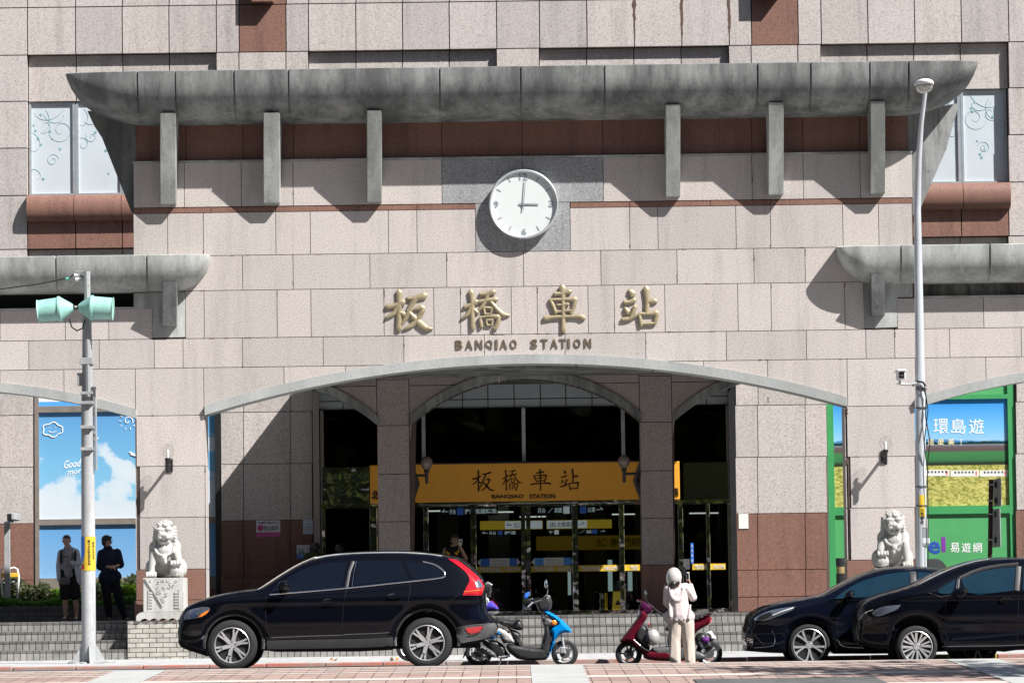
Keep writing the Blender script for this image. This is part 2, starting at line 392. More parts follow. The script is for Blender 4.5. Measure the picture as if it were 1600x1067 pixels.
def shell(name, poly, wf, y0, mat, parent=None, cell=0.04, crown=0.0, cross=4, smooth=True, bmout=None):
    "closed body: outline poly in X,Z, half width wf(x,z) each side of the plane y0"
    a = grid_face(poly, cell)
    a.verts.index_update()
    vs = [(v.co.x, v.co.z) for v in a.verts]; fs = [[v.index for v in f.verts] for f in a.faces]
    be = [(e.verts[0].index, e.verts[1].index) for e in a.edges if e.is_boundary]
    a.free()
    bm = bmesh.new() if bmout is None else bmout
    ws = [wf(x, z) for x, z in vs]
    A = [bm.verts.new((x, y0-w, z)) for (x, z), w in zip(vs, ws)]
    B = [bm.verts.new((x, y0+w, z)) for (x, z), w in zip(vs, ws)]
    for f in fs:
        try: bm.faces.new([A[i] for i in f]); bm.faces.new([B[i] for i in reversed(f)])
        except Exception: pass
    bs = {i for e in be for i in e}
    # outward normals on the outline
    nb = {}
    for i, j in be: nb.setdefault(i, []).append(j); nb.setdefault(j, []).append(i)
    mids = {}
    for i in bs:
        if crown and cross > 1 and len(nb[i]) >= 2:
            p, q = vs[nb[i][0]], vs[nb[i][1]]; tx, tz = q[0]-p[0], q[1]-p[1]; l = math.hypot(tx, tz) or 1
            nx, nz = tz/l, -tx/l
            if inpoly((vs[i][0]+nx*0.01, vs[i][1]+nz*0.01), poly): nx, nz = -nx, -nz
        else: nx = nz = 0
        row = [A[i]]
        cr = crown(vs[i][0], vs[i][1], nx, nz) if callable(crown) else crown
        for k in range(1, cross):
            t = k/cross*2-1; h = cr*(1-t*t)
            row.append(bm.verts.new((vs[i][0]+nx*h, y0+ws[i]*t, vs[i][1]+nz*h)))
        row.append(B[i]); mids[i] = row
    for i, j in be:
        r, s = mids[i], mids[j]
        for k in range(cross):
            try: bm.faces.new((r[k], r[k+1], s[k+1], s[k]))
            except Exception: pass
    if bmout is not None: return bm
    bmesh.ops.remove_doubles(bm, verts=bm.verts, dist=1e-4)
    bmesh.ops.recalc_face_normals(bm, faces=bm.faces)
    return finish(name, bm, mat, parent, 50 if smooth else False)
def patch(name, poly, wf, y0, mat, parent=None, off=0.004, cell=0.05, sides=(-1,), thick=0.012):
    "thin panel following the side surface of a shell, one mesh for each side asked"
    out = []
    for sd in sides:
        a = grid_face(poly, cell); fr = list(a.faces)
        for v in a.verts: v.co.y = y0+sd*(wf(v.co.x, v.co.z)+off)
        r = bmesh.ops.extrude_face_region(a, geom=fr)
        for e in r['geom']:
            if isinstance(e, bmesh.types.BMVert): e.co.y -= sd*thick
        bmesh.ops.recalc_face_normals(a, faces=a.faces)
        out.append(finish(name, a, mat, parent, 50))
    return out
def pillow(poly, hw, r):
    def f(x, z):
        d = min(dist_poly(x, z, poly), r)/r
        return hw*(0.12+0.88*math.sqrt(max(0, 1-(1-d)**2)))
    return f
def pill(name, poly, hw, r, y0, mat, parent=None, cell=0.03, it=2, keep=()):
    p = smooth_poly(poly, it, keep); return shell(name, p, pillow(p, hw, r), y0, mat, parent, cell, 0, 2)
def stripe(name, pts, w, wf, y0, mat, parent=None, off=0.006, sides=(-1,), bmo=None):
    if len(sides) > 1: return [stripe(name, pts, w, wf, y0, mat, parent, off, (sd,)) for sd in sides]
    "thin strip along a polyline on a body side"
    bm = bmo or bmesh.new()
    # resample
    P = []
    for a, b in zip(pts, pts[1:]):
        k = max(1, int(math.hypot(b[0]-a[0], b[1]-a[1])/0.05))
        P += [(a[0]+(b[0]-a[0])*j/k, a[1]+(b[1]-a[1])*j/k) for j in range(k)]
    P.append(pts[-1])
    for sd in sides:
        prev = None
        for i, (x, z) in enumerate(P):
            p, q = P[max(0, i-1)], P[min(len(P)-1, i+1)]; tx, tz = q[0]-p[0], q[1]-p[1]; l = math.hypot(tx, tz) or 1
            nx, nz = -tz/l*w/2, tx/l*w/2
            y = y0+sd*(wf(x, z)+off)
            cur = [bm.verts.new((x+nx, y+sd*-0.004, z+nz)), bm.verts.new((x+nx*0.5, y, z+nz*0.5)), bm.verts.new((x-nx*0.5, y, z-nz*0.5)), bm.verts.new((x-nx, y+sd*-0.004, z-nz))]
            if prev:
                for k in range(3): bm.faces.new((prev[k], prev[k+1], cur[k+1], cur[k]))
            prev = cur
    if bmo: return None
    bmesh.ops.recalc_face_normals(bm, faces=bm.faces)
    return finish(name, bm, mat, parent, True)
# ---- sculpting: many soft volumes fused into one continuous surface
def cap(bm, p, q, r0, r1, n=10):
    "tapered limb with round ends"
    p, q = Vector(p), Vector(q); d = q-p; l = d.length
    if l < 1e-5: return ball(bm, p, r0)
    d.normalize(); pts = []; rs = []
    for k in range(4): a = PI/2*k/4; pts.append(p-d*r0*math.cos(a)*1.0); rs.append(max(r0*math.sin(a), r0*0.05))
    pts += [p, q]; rs += [r0, r1]
    for k in range(4): a = PI/2*(k+1)/4; pts.append(q+d*r1*math.sin(a)); rs.append(max(r1*math.cos(a), r1*0.05))
    tube(bm, pts, rs, n)
def ball(bm, c, r, s=(1, 1, 1), rot=None, sub=2):
    m = Matrix.Translation(Vector(c)) @ (rot.to_4x4() if rot else Matrix.Identity(4)) @ Matrix.Diagonal((r*s[0], r*s[1], r*s[2], 1))
    bmesh.ops.create_icosphere(bm, subdivisions=sub, radius=1, matrix=m)
def fuse(name, build, mat, parent=None, voxel=0.01, sm=3, dec=None):
    bm = bmesh.new(); build(bm); bmesh.ops.recalc_face_normals(bm, faces=bm.faces)
    me = bpy.data.meshes.new(name); bm.to_mesh(me); bm.free()
    o = bpy.data.objects.new('tmp', me); C.objects.link(o)
    r = o.modifiers.new('r', 'REMESH'); r.mode = 'VOXEL'; r.voxel_size = voxel; r.use_smooth_shade = True
    s = o.modifiers.new('s', 'SMOOTH'); s.iterations = sm; s.factor = 0.5
    if dec: d = o.modifiers.new('d', 'DECIMATE'); d.ratio = dec
    bpy.context.view_layer.update()
    m2 = bpy.data.meshes.new_from_object(o.evaluated_get(bpy.context.evaluated_depsgraph_get()))
    bpy.data.objects.remove(o); bpy.data.meshes.remove(me)
    m2.name = name; m2.materials.clear(); m2.materials.append(mat)
    for p in m2.polygons: p.use_smooth = True
    ob = link(name, m2)
    if parent is not None: ob.parent = parent; ob.location = -Vector(parent.get('_loc', (0, 0, 0)))
    return ob
def copy_tree(o, loc, label=None):
    c = o.copy(); C.objects.link(c); c.location = loc
    if label: c['label'] = label
    for ch in [x for x in bpy.data.objects if x.parent == o]:
        d = ch.copy(); C.objects.link(d); d.parent = c
        for gch in [x for x in bpy.data.objects if x.parent == ch]:
            e = gch.copy(); C.objects.link(e); e.parent = d
    return c
# ------------------------------------------------------------------ depths (metres from the camera)
DS, DM, DA, DG = 68.0, 74.07, 71.2, 73.6
PZ = 0.705                      # platform level
TOPZ = ZC(247, DS)
def gz(x):                      # the road falls gently to one side
    t = max(0, min(1, (x+1.5)/3.5)); return -0.004-0.076*t
# ------------------------------------------------------------------ ground
def sheet(name, xs, ys, zf, mat):
    bm = bmesh.new(); rows = [[bm.verts.new((x, y, zf(x, y))) for x in xs] for y in ys]
    for a, b in zip(rows, rows[1:]):
        for i in range(len(xs)-1): bm.faces.new((a[i], a[i+1], b[i+1], b[i]))
    return struct(finish(name, bm, mat))
DE = 55.45; EZ = 0.04
def plz(y):
    return EZ - (DE-y)*0.0253 if y > 20 else EZ-(DE-20)*0.0253
sheet('plaza', [-60, 60], [45, DE-0.25], lambda x, y: plz(y), PAVER)
sheet('square', [-140, 140], [-200, 20, 45], lambda x, y: plz(y)-0.002, ASPH)
bm = bmesh.new()
def slab_on(bm, x0, x1, y0, y1, h=0.004):
    v = [bm.verts.new(p) for p in ((x0, y0, plz(y0)+h), (x1, y0, plz(y0)+h), (x1, y1, plz(y1)+h), (x0, y1, plz(y1)+h))]; bm.faces.new(v)
for y, w_ in ((54.6, 0.12), (54.02, 0.14), (53.35, 0.18), (51.15, 0.5), (48.0, 0.5)): slab_on(bm, -30, 30, y, y+w_, 0.004)
struct(finish('pale_paving_band', bm, PSTRIPE))
bm = bmesh.new()
for k in range(-4, 5):
    x = -5.75+5.95*(k+0); slab_on(bm, x, x+0.74, 45.1, DE-0.25, 0.008)
struct(finish('concrete_paving_strip', bm, CONP))
bm = bmesh.new(); xa = W(1075, 1063, 51.5)[0]; xb = W(1350, 1060, 51.5)[0]
slab_on(bm, xa, xb, 46.5, 50.0, 0.012); struct(finish('dark_paving_slab', bm, DARKS))
# rounded edge of the plaza dropping to the road
bm = bmesh.new(); prof = [(DE-0.25, plz(DE-0.25)+0.002), (DE-0.06, EZ+0.001), (DE-0.01, EZ-0.012), (DE, EZ-0.04), (DE, -0.3)]
rows = [[bm.verts.new((x, y, z)) for x in (-60, 60)] for y, z in prof]
for a, b in zip(rows, rows[1:]): bm.faces.new((a[0], a[1], b[1], b[0]))
struct(finish('plaza_edge', bm, PSTRIPE, None, True))
xs = [-60, -1.5, -0.6, 0.3, 1.2, 2.0, 60]
DK = 59.5
sheet('road', xs, [DE-0.1, DK+0.1], lambda x, y: gz(x), ASPH)
# kerb stones
bm = bmesh.new(); x = -16.0; k = 0
bmy = bmesh.new()
while x < 18:
    l = random.uniform(0.85, 1.05)
    tgt = bmy if (W(1478, 1025, DK)[0]-0.3 < x < W(1520, 1025, DK)[0]-0.3) else bm
    box(tgt, x+0.008, x+l-0.008, DK, DK+0.16, -0.2, 0.05+random.uniform(-0.006, 0.006), 0.014); x += l
struct(finish('kerb', bm, REDK)); struct(finish('yellow_kerb', bmy, YELK))
DB = 66.7
sheet('sidewalk', [-60, 60], [DK+0.14, DB+0.1], lambda x, y: 0.046, SIDEW)
sheet('ground', [-1500, 1500], [-1500, 1800], lambda x, y: -1.2, ASPH)
# steps
TR = 0.33; RH = (PZ-0.06)/4
xL, xB0, xB1 = -16, W(200, 1000, DB)[0], W(294, 1000, DB)[0]
def flight(x0, x1):
    a = bmesh.new(); b = bmesh.new()
    for i in range(4):
        y = DB+TR*i; z1 = 0.06+RH*(i+1); z0 = 0.0 if i == 0 else z1-RH
        box(a, x0, x1, y+0.006, y+TR+0.3, z0-0.02, z1-0.048)
        box(b, x0, x1, y, y+TR+(0.01 if i < 3 else 0.35), z1-0.048, z1, 0.005)
    struct(finish('step_risers', a, STEPT)); struct(finish('step_nosings', b, NOSE))
flight(xL, xB0); flight(xB1, 16)
bm = bmesh.new(); box(bm, xL, 16, DB+TR*4+0.3, 81, 0.3, PZ-0.004); struct(finish('platform', bm, PLATF))
# brick pedestals for the lions (they belong to the steps)
def brick_block(u0, u1):
    x0, x1 = W(u0, 1000, DB)[0], W(u1, 1000, DB)[0]
    bm = bmesh.new(); box(bm, x0, x1, DB-0.03, DS-0.06, 0.0, PZ-0.003); return finish('brick_block', bm, BRICKW)
tag(brick_block(200, 294), 'pale brick block in the steps under the fully visible lion near the navy estate car', 'brick block')
tag(brick_block(1345, 1442), 'pale brick block in the steps hidden behind the two parked cars at the lamp post', 'brick block')
# ------------------------------------------------------------------ the station building
B = thing('station_building', 'pink granite railway station facade with wide arches and a curved concrete cornice', 'station', (0, DM, 0))
def slabs(name, cells, D, mat, gap=0.011, t=0.02, clip=None, jt=None):
    "stone slabs: (X0,X1,Z0,Z1) each a thin block with an open joint; pieces that do not touch become parts of their own"
    left = list(cells); out = []
    while left:
        grp = [left.pop()]; k = 0
        while k < len(grp):
            a = grp[k]; k += 1
            for b in [c for c in left if c[0] < a[1]+0.03 and c[1] > a[0]-0.03 and c[2] < a[3]+0.03 and c[3] > a[2]-0.03]: grp.append(b); left.remove(b)
        out.append(slab_group(name, grp, D, mat, gap, t, clip))
    return out
def slab_group(name, cells, D, mat, gap, t, clip):
    bm = bmesh.new()
    for (x0, x1, z0, z1) in cells:
        x0 += gap/2; x1 -= gap/2; z0 += gap/2; z1 -= gap/2
        if x1-x0 < 0.01 or z1-z0 < 0.01: continue
        if clip is None: box(bm, x0, x1, D, D+t, z0, z1)
        else:
            n = max(2, int((x1-x0)/0.06)); run = []
            for i in range(n+1):
                x = x0+(x1-x0)*i/n; zb = max(z0, clip(x))
                if zb < z1-0.004: run.append((x, zb))
                if run and (zb >= z1-0.004 or i == n):
                    if len(run) > 1: prism(bm, [(run[0][0], z1), (run[-1][0], z1)]+run[::-1], D, D+t)
                    run = []
    bmesh.ops.recalc_face_normals(bm, faces=bm.faces)
    return finish(name, bm, mat, B)
def cells_px(rows, D):
    out = []
    for v0, v1, xs in rows:
        z1, z0 = ZC(v0, D), ZC(v1, D)
        for a, b in zip(xs, xs[1:]):
            if a is None or b is None: continue
            out.append((XC(a, (v0+v1)/2, D), XC(b, (v0+v1)/2, D), z0, z1))
    return out
# arches in the front screen: circle segments (centre px, crown v, half span px)
RP = 1745.0
SP = 6000/DS
def arch(uc, vcrown, R): return (XC(uc, 600, DS), ZC(vcrown, DS), R/SP)
ARC = [arch(821.5, 567.5, RP), arch(-117, 594.5, 1104.0), arch(1760, 594.5, 1104.0)]
spans = [(XC(320, 640, DS), XC(1323, 640, DS)), (XC(-447, 640, DS), XC(213, 640, DS)), (XC(1429, 640, DS), XC(2089, 640, DS))]
def archz(x, d=0.0):
    for (cx, cz, R), (a, b) in zip(ARC, spans):
        if a <= x <= b:
            return cz+d - (R - math.sqrt(max(0, R*R-(x-cx)**2)))
    return -1
TRIM = 0.155
# front screen, mortar backing with the arched openings
bm = bmesh.new()
def solid_run(bm, x0, x1, zt, y0, y1, zb0=PZ-0.02):
    "wall from x0 to x1, under side following the arches"
    xs = [x0]; x = x0
    brk = sorted({p for s in spans for p in s if x0 < p < x1})
    segs = [x0]+brk+[x1]
    for a, b in zip(segs, segs[1:]):
        m = (a+b)/2; open_ = archz(m) > -1
        n = 40 if open_ else 1
        bot = [(a+(b-a)*i/n, (archz(min(max(a+(b-a)*i/n, a+1e-4), b-1e-4))+0.02 if open_ else zb0)) for i in range(n+1)]
        prism(bm, [(a, zt), (b, zt)]+bot[::-1], y0, y1)
XM0, XM1 = XC(208.5, 300, DS), XC(1425.5, 300, DS)
WZ = ZC(474, DS)
solid_run(bm, XM0, XM1, WZ-0.003, DS+0.018, DS+0.62)
box(bm, XM0, XM1, DS+0.018, DS+0.24, WZ-0.003, TOPZ-0.003)
solid_run(bm, XC(-200, 600, DS), XM0, WZ-0.003, DS+0.018, DS+0.62)
solid_run(bm, XM1, XC(1800, 600, DS), WZ-0.003, DS+0.018, DS+0.62)
bmesh.ops.recalc_face_normals(bm, faces=bm.faces)
finish('wall', bm, JOINT, B)
rowsU = [(247, 317, [208.5, 288, 377, 458, 690.5]), (247, 317, [942.5, 1175, 1255, 1344, 1425.5]),
    (326, 393, [208.5, 262, 318, 431, 485, 607, 651.5, 743]), (326, 393, [891, 984, 1028, 1150, 1204, 1317, 1373, 1425.5]),
    (393, 447.5, [208.5, 262, 379, 458, 578, 698, 818, 939, 1058, 1178, 1258, 1373, 1425.5]),
    (447.5, 522, [290, 319, 433, 486, 600, 678, 719.5, 799, 839.5, 919, 960, 1039, 1153, 1205, 1320, 1350]),
    (474, 522, [-160, -80, 0, 102, 170, 238]), (474, 522, [1402, 1537, 1640, 1720]),
    (522, 567.6, [-140, -60, 45, 155, 241, 286, 379, 505, 631, 757, 883, 1009, 1135, 1260, 1353, 1398, 1484, 1596, 1700]),
    (567.6, 641.6, [-100, 0, 100, 211.5, 318.5, 444, 540, 660, 780, 900, 1020, 1100, 1200, 1324, 1430.5, 1541, 1650])]
for v0, v1 in ((641.6, 720.5), (720.5, 800.5), (800.5, 881.5)):
    rowsU += [(v0, v1, [213, 320.5]), (v0, v1, [1323.5, 1430])]
cl = cells_px(rowsU, DS)
slabs('stone_facing', cl, DS, GRAN, clip=lambda x: (archz(x, 0.03) if archz(x) > 0 else -1))
slabs('brown_stone_band', cells_px([(317.5, 326, [208.5, 330, 431, 560, 651.5, 743]), (317.5, 326, [891, 984, 1110, 1204, 1317, 1425.5])], DS), DS-0.004, BROWN)
slabs('clock_surround', cells_px([(247, 317, [690.5, 816, 942.5]), (317, 393, [743, 820, 891])], DS), DS-0.006, GREYG)
slabs('brown_pillar_base', cells_px([(881.5, 929.5, [213, 320.5]), (881.5, 929.5, [1323.5, 1430]), (929.5, 963, [210, 323]), (929.5, 963, [1321, 1433])], DS), DS-0.002, BROWN)
# pillar inner faces
for (u, s) in ((320.5, 1), (213, -1), (1323.5, -1), (1430, 1)):
    X = XC(u, 780, DS)
    bm = bmesh.new()
    for v0, v1 in ((641.6, 720.5), (720.5, 800.5), (800.5, 881.5), (881.5, 963)):
        box(bm, X-0.001 if s > 0 else X-0.014, X+0.014 if s > 0 else X+0.001, DS+0.022, DS+0.62, ZC(v1, DS)+0.006, ZC(v0, DS)-0.006)
    finish('pillar_reveal', bm, GRAN2, B)
# coping on the two wings and the screen ledge
boxo('wall_coping', XM0-0.01, XM1+0.01, DS-0.02, DS+0.16, TOPZ-0.002, TOPZ+0.03, CONC2, B)
boxo('wing_coping', XC(-200, 600, DS), XM0-0.012, DS-0.015, DS+0.62, WZ-0.002, WZ+0.03, CONC2, B)
boxo('wing_coping', XM1+0.012, XC(1800, 600, DS), DS-0.015, DS+0.62, WZ-0.002, WZ+0.03, CONC2, B)
# arch trims
for (cx, cz, R), (a, b) in zip(ARC, spans):
    bm = bmesh.new(); n = 60; prev = None
    sec = [(-0.075, TRIM), (-0.055, -0.008), (0.66, -0.004), (0.66, 0.03), (-0.0, TRIM)]
    for i in range(n+1):
        x = a+(b-a)*i/n; sn = (x-cx)/R; th = math.asin(sn)
        cur = []
        for y, d in sec:
            rr = R+d; px = cx+rr*math.sin(th) if 0 < i < n else x; cur.append(bm.verts.new((px if 0 < i < n else x, DS+y, cz-R+rr*math.cos(th))))
        if prev:
            for k in range(5): bm.faces.new((prev[k], prev[(k+1) % 5], cur[(k+1) % 5], cur[k]))
        else: bm.faces.new(cur)
        prev = cur
    bm.faces.new(prev[::-1]); bmesh.ops.recalc_face_normals(bm, faces=bm.faces)
    finish('arch_trim', bm, CONC3, B, 30)
STAIN = plain('joint_stain', (0.10, 0.065, 0.05, 1), 0.9, var=0.4, scale=30)
rs = random.Random(21); bm = bmesh.new()
for v0, v1, xs_ in rowsU[:15]:
    for u in xs_:
        if rs.random() < 0.5 and 211 < u < 1423:
            v = rs.choice((v0+2, v1-rs.uniform(6, 16), rs.uniform(v0+4, v1-12))); l = rs.uniform(5, 14); X = XC(u, v, DS); z = ZC(v, DS); w = rs.uniform(0.008, 0.015); n = 7
            pl = [(X-w*rs.uniform(0.4, 1.2), z-l/SP*i/n) for i in range(n+1)]+[(X+w*rs.uniform(0.4, 1.2), z-l/SP*i/n) for i in range(n, -1, -1)]; prism(bm, pl, DS-0.0012, DS+0.01)
    for k in range(9):
        u = rs.uniform(212, 1420); X = XC(u, v1, DS); z = ZC(v1, DS); l = rs.uniform(0.05, 0.16); w = rs.uniform(0.006, 0.013); n = 7
        if archz(X, 0.2) > z or (690 < u < 945 and v1 < 400): continue
        prism(bm, [(X+l*i/n, z+w*rs.uniform(0.3, 1.1)) for i in range(n+1)]+[(X+l*i/n, z-w*rs.uniform(0.3, 1.4)) for i in range(n, -1, -1)], DS-0.0012, DS+0.01)
rs2 = random.Random(3)
bmesh.ops.recalc_face_normals(bm, faces=bm.faces); o = finish('joint_stains', bm, STAIN, B); o['kind'] = 'stuff'
bm = bmesh.new()
for u in (991, 1065, 1139):
    X = XC(u, 20, DM); z = ZC(-2, DM); n = 14; L2 = 0.85
    prism(bm, [(X-0.05*rs.uniform(0.3, 1)*(1-i/n)**0.6-0.006, z-L2*i/n) for i in range(n+1)]+[(X+0.05*rs.uniform(0.3, 1)*(1-i/n)**0.6+0.006, z-L2*i/n) for i in range(n, -1, -1)], DM-0.0015, DM+0.01)
bmesh.ops.recalc_face_normals(bm, faces=bm.faces); o = finish('rain_stains', bm, STAIN, B); o['kind'] = 'stuff'
# recessed brown wall between the screen and the cornice
HZ0, HZ1 = ZC(188, DS), ZC(112, DS)
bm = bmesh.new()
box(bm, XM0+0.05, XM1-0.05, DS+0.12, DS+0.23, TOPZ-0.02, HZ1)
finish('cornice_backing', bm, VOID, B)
xr = [XM0+0.05]+[XC(u, 220, DS) for u in (290, 379, 458, 690, 816, 942, 1175, 1255, 1344)]+[XM1-0.05]
slabs('brown_recess', [(a, b, TOPZ+0.02, HZ0+0.15) for a, b in zip(xr, xr[1:])], DS+0.1, BROWN)
# curved concrete cornices
def hull(name, joints, u0, u1, ends, vt, vb, P0, D, mat):
    "quarter round beam; ends = how far each end draws in to a point (px)"
    DF_ = D-P0+0.1; zt, zb = ZC(vt, DF_), ZC(vb, D-0.05); H = zt-zb
    X0, X1 = XC(u0, vt, DF_), XC(u1, vt, DF_); e0, e1 = ends[0]/(6000/D), ends[1]/(6000/D)
    bm = bmesh.new(); m = 12; xs = []
    JX = [XC(u, vt, D) for u in joints]
    x = X0
    if e0:
        for i in range(12): xs.append(X0+e0*(1-math.cos(PI/2*i/12)))
    st = X0+e0; en = X1-e1
    xs += [st+(en-st)*i/60 for i in range(61)]
    if e1:
        for i in range(1, 13): xs.append(en+e1*math.sin(PI/2*i/12))
    gj = 0.02
    for j in JX: xs += [j-gj, j-gj*0.4, j+gj*0.4, j+gj]
    xs = sorted(xs); prev = None
    for x in xs:
        k = 1.0
        if e0 and x < st: k = math.sqrt(max(0.0, 1-((st-x)/e0)**2))
        if e1 and x > en: k = math.sqrt(max(0.0, 1-((x-en)/e1)**2))
        k = max(k, 0.02)
        sink = 0.04 if any(abs(x-j) < gj*0.6 for j in JX) else 0
        cur = []
        for i in range(m+1):
            a = PI/2*i/m
            cur.append(bm.verts.new((x, D+0.1-(P0*(0.8+0.2*k)*math.sin(a)**0.78)+sink, zt-(H*k)*math.cos(a)**0.78)))
        cur.append(bm.verts.new((x, D+0.1-(P0*(0.8+0.2*k))+0.10+sink, zt+0.02-sink)))
        cur.append(bm.verts.new((x, D+0.24, zt+0.03-sink))); cur.append(bm.verts.new((x, D+0.24, zt-H*k)))
        if prev:
            for i in range(len(cur)): bm.faces.new((prev[i], prev[(i+1) % len(cur)], cur[(i+1) % len(cur)], cur[i]))
        else: bm.faces.new(cur[::-1])
        prev = cur
    bm.faces.new(prev); bmesh.ops.recalc_face_normals(bm, faces=bm.faces)
    return finish(name, bm, mat, B, 35)
hull('main_cornice', (222, 281, 371, 455, 688, 813, 942, 1178, 1260, 1351, 1411), 100, 1531, (135, 125), 104, 188, 1.04, DS, CONC)
hull('lower_cornice', (92, 233), -200, 325, (0, 55), 391, 448, 0.60, DS, CONC2)
hull('lower_cornice', (1403, 1541), 1310, 1800, (60, 0), 392, 451, 0.60, DS, CONC2)
# flared concrete shoulders under the ends of the main cornice
def P2(l, D): return [W(u, v, D) for u, v in l]
prismo('cornice_shoulder', P2([(135, 172), (250, 178), (250, 250), (208.5, 262), (208.5, 334), (204, 330), (158, 214), (146, 196)], DS), DS+0.13, DS+0.62, CONC, B)
prismo('cornice_shoulder', P2([(1394, 172), (1470, 165), (1500, 160), (1480, 232), (1437, 330), (1426, 336), (1426, 247), (1394, 243)], DS), DS+0.13, DS+0.62, CONC, B)
# brackets
def bracket(u0, u1, v0, v1, p1, p0, mat, D=DS):
    (a0, z1), (a1, _) = W(u0, v0, D-p1), W(u1, v0, D-p1); (b0, z0), (b1, _) = W(u0, v1, D-p0), W(u1, v1, D-p0)
    bm = bmesh.new()
    v = [(a0, D, z1), (a1, D, z1), (a1, D-p1, z1), (a0, D-p1, z1), (b0, D, z0), (b1, D, z0), (b1, D-p0, z0), (b0, D-p0, z0)]
    vs = [bm.verts.new(p) for p in v]
    for q in ((0, 1, 2, 3), (7, 6, 5, 4), (3, 2, 6, 7), (0, 3, 7, 4), (1, 5, 6, 2), (0, 4, 5, 1)): bm.faces.new([vs[i] for i in q])
    bmesh.ops.recalc_face_normals(bm, faces=bm.faces)
    bmesh.ops.bevel(bm, geom=list(bm.edges), offset=0.012, segments=2, affect='EDGES')
    return finish('bracket', bm, mat, B)
for u0, u1, v0, v1 in ((250, 274.5, 177, 320), (411.5, 437, 176.5, 318), (573, 596, 173, 317), (1040, 1063, 163, 308), (1200.5, 1224.5, 160, 304.5), (1360, 1383, 158, 303)):
    bracket(u0, u1, v0, v1, 0.72, 0.19, CONC2)
bracket(253, 276, 439, 510, 0.45, 0.13, CONC); bracket(1361, 1382.5, 427, 494, 0.45, 0.13, CONC)
# concrete plates behind the lower brackets
prismo('bracket_plate', P2([(209, 458), (289.5, 456), (289.5, 526.5), (238, 527.5), (238, 482), (209, 482.5)], DS), DS-0.004, DS+0.3, CONC2, B)
prismo('bracket_plate', P2([(1350, 440), (1426, 438), (1426, 464), (1402, 464.5), (1402, 511), (1350, 513)], DS), DS-0.004, DS+0.3, CONC2, B)
bm = bmesh.new(); box(bm, XM1+0.02, XC(1800, 450, DS), DS+0.25, DS+0.55, WZ+0.03, ZC(440, DS)); finish('stained_upstand', bm, concrete('stained_upstand_concrete', (0.36, 0.36, 0.34, 1), (0.03, 0.03, 0.028, 1), 1.0), B)
bm = bmesh.new(); box(bm, XC(-200, 450, DS), XM0-0.02, DS+0.55, DS+0.62, WZ+0.03, ZC(440, DS)); finish('gap_shade_sheet', bm, VOID, B)  # near-black sheet paints the darkness of the open gap under this cornice
# ------------------------------------------------------------------ main building behind
VJ = [-103, -30, 43, 118, 191, 264, 338, 373.5, 447, 482, 556, 629, 702, 776, 843, 917, 991, 1065, 1139, 1174, 1247, 1283, 1356, 1429, 1502, 1576, 1649, 1722]
HJ = [-144, -71, 2, 76, 148, 221, 295, 379, 452, 525]
def inrec(u, v):
    for a, b, t in ((45, 338, 76), (482, 776, 76), (845, 1139, 76), (1283, 1576, 76)):
        if a-3 < u < b+3 and v > t: return True
    return False
WIN = [(43, 264), (1356, 1576)]
plainc, recc, brc = [], [], []
for v0, v1 in zip(HJ, HJ[1:]):
    for u0, u1 in zip(VJ, VJ[1:]):
        um, vm = (u0+u1)/2, (v0+v1)/2
        z1, z0 = ZC(v0, DM), ZC(v1, DM); x0, x1 = XC(u0, vm, DM), XC(u1, vm, DM)
        if any(a-2 < um < b+2 for a, b in WIN) and 148 < vm < 295: continue
        inw = any(a-2 < um < b+2 for a, b in WIN)
        if inw and 295 < vm < 379: brc.append((x0, x1, z0, z1)); continue
        if (373 < um < 447 or 1174 < um < 1247) and vm < 76: brc.append((x0, x1, z0, z1) if False else (x0, x1, z0, z1)); continue
        (recc if inrec(um, vm) else plainc).append((x0, x1, z0, z1))
bm = bmesh.new()
xa, xb = XC(-110, 300, DM), XC(1730, 300, DM)
zt, zb = ZC(-150, DM), ZC(530, DM)
wz1, wz0 = ZC(148, DM), ZC(295, DM)
wx = [(XC(43, 220, DM), XC(264, 220, DM)), (XC(1356, 220, DM), XC(1576, 220, DM))]
YB = DM+0.152
def rectwall(bm, holes, xa, xb, zb, zt, y0, y1):
    hs = sorted(holes); x = xa
    for (a, b, c, d) in hs:
        box(bm, x, a, y0, y1, zb, zt); box(bm, a, b, y0, y1, d, zt); box(bm, a, b, y0, y1, zb, c); x = b
    box(bm, x, xb, y0, y1, zb, zt)
rectwall(bm, [(a, b, wz0, wz1) for a, b in wx], xa, xb, ZC(560, DM), zt, YB, YB+0.4)
finish('upper_wall', bm, JOINT, B)
slabs('upper_stone_facing', plainc, DM, GRAN2, gap=0.02, t=0.15)
slabs('recessed_stone_facing', recc, DM+0.13, GRAN2, gap=0.02, t=0.024)
slabs('brown_stone_panel', brc, DM+0.004, BROWN, gap=0.02, t=0.145)
for (u0, u1, v1) in ((394, 428, 6.5), (1180, 1216, 0)):
    x0, z0 = W(u0, v1, DM); x1 = W(u1, v1, DM)[0]
    boxo('upper_bracket', x0, x1, DM-0.24, DM+0.003, z0, z0+1.2, BROWN, B, 0.01)
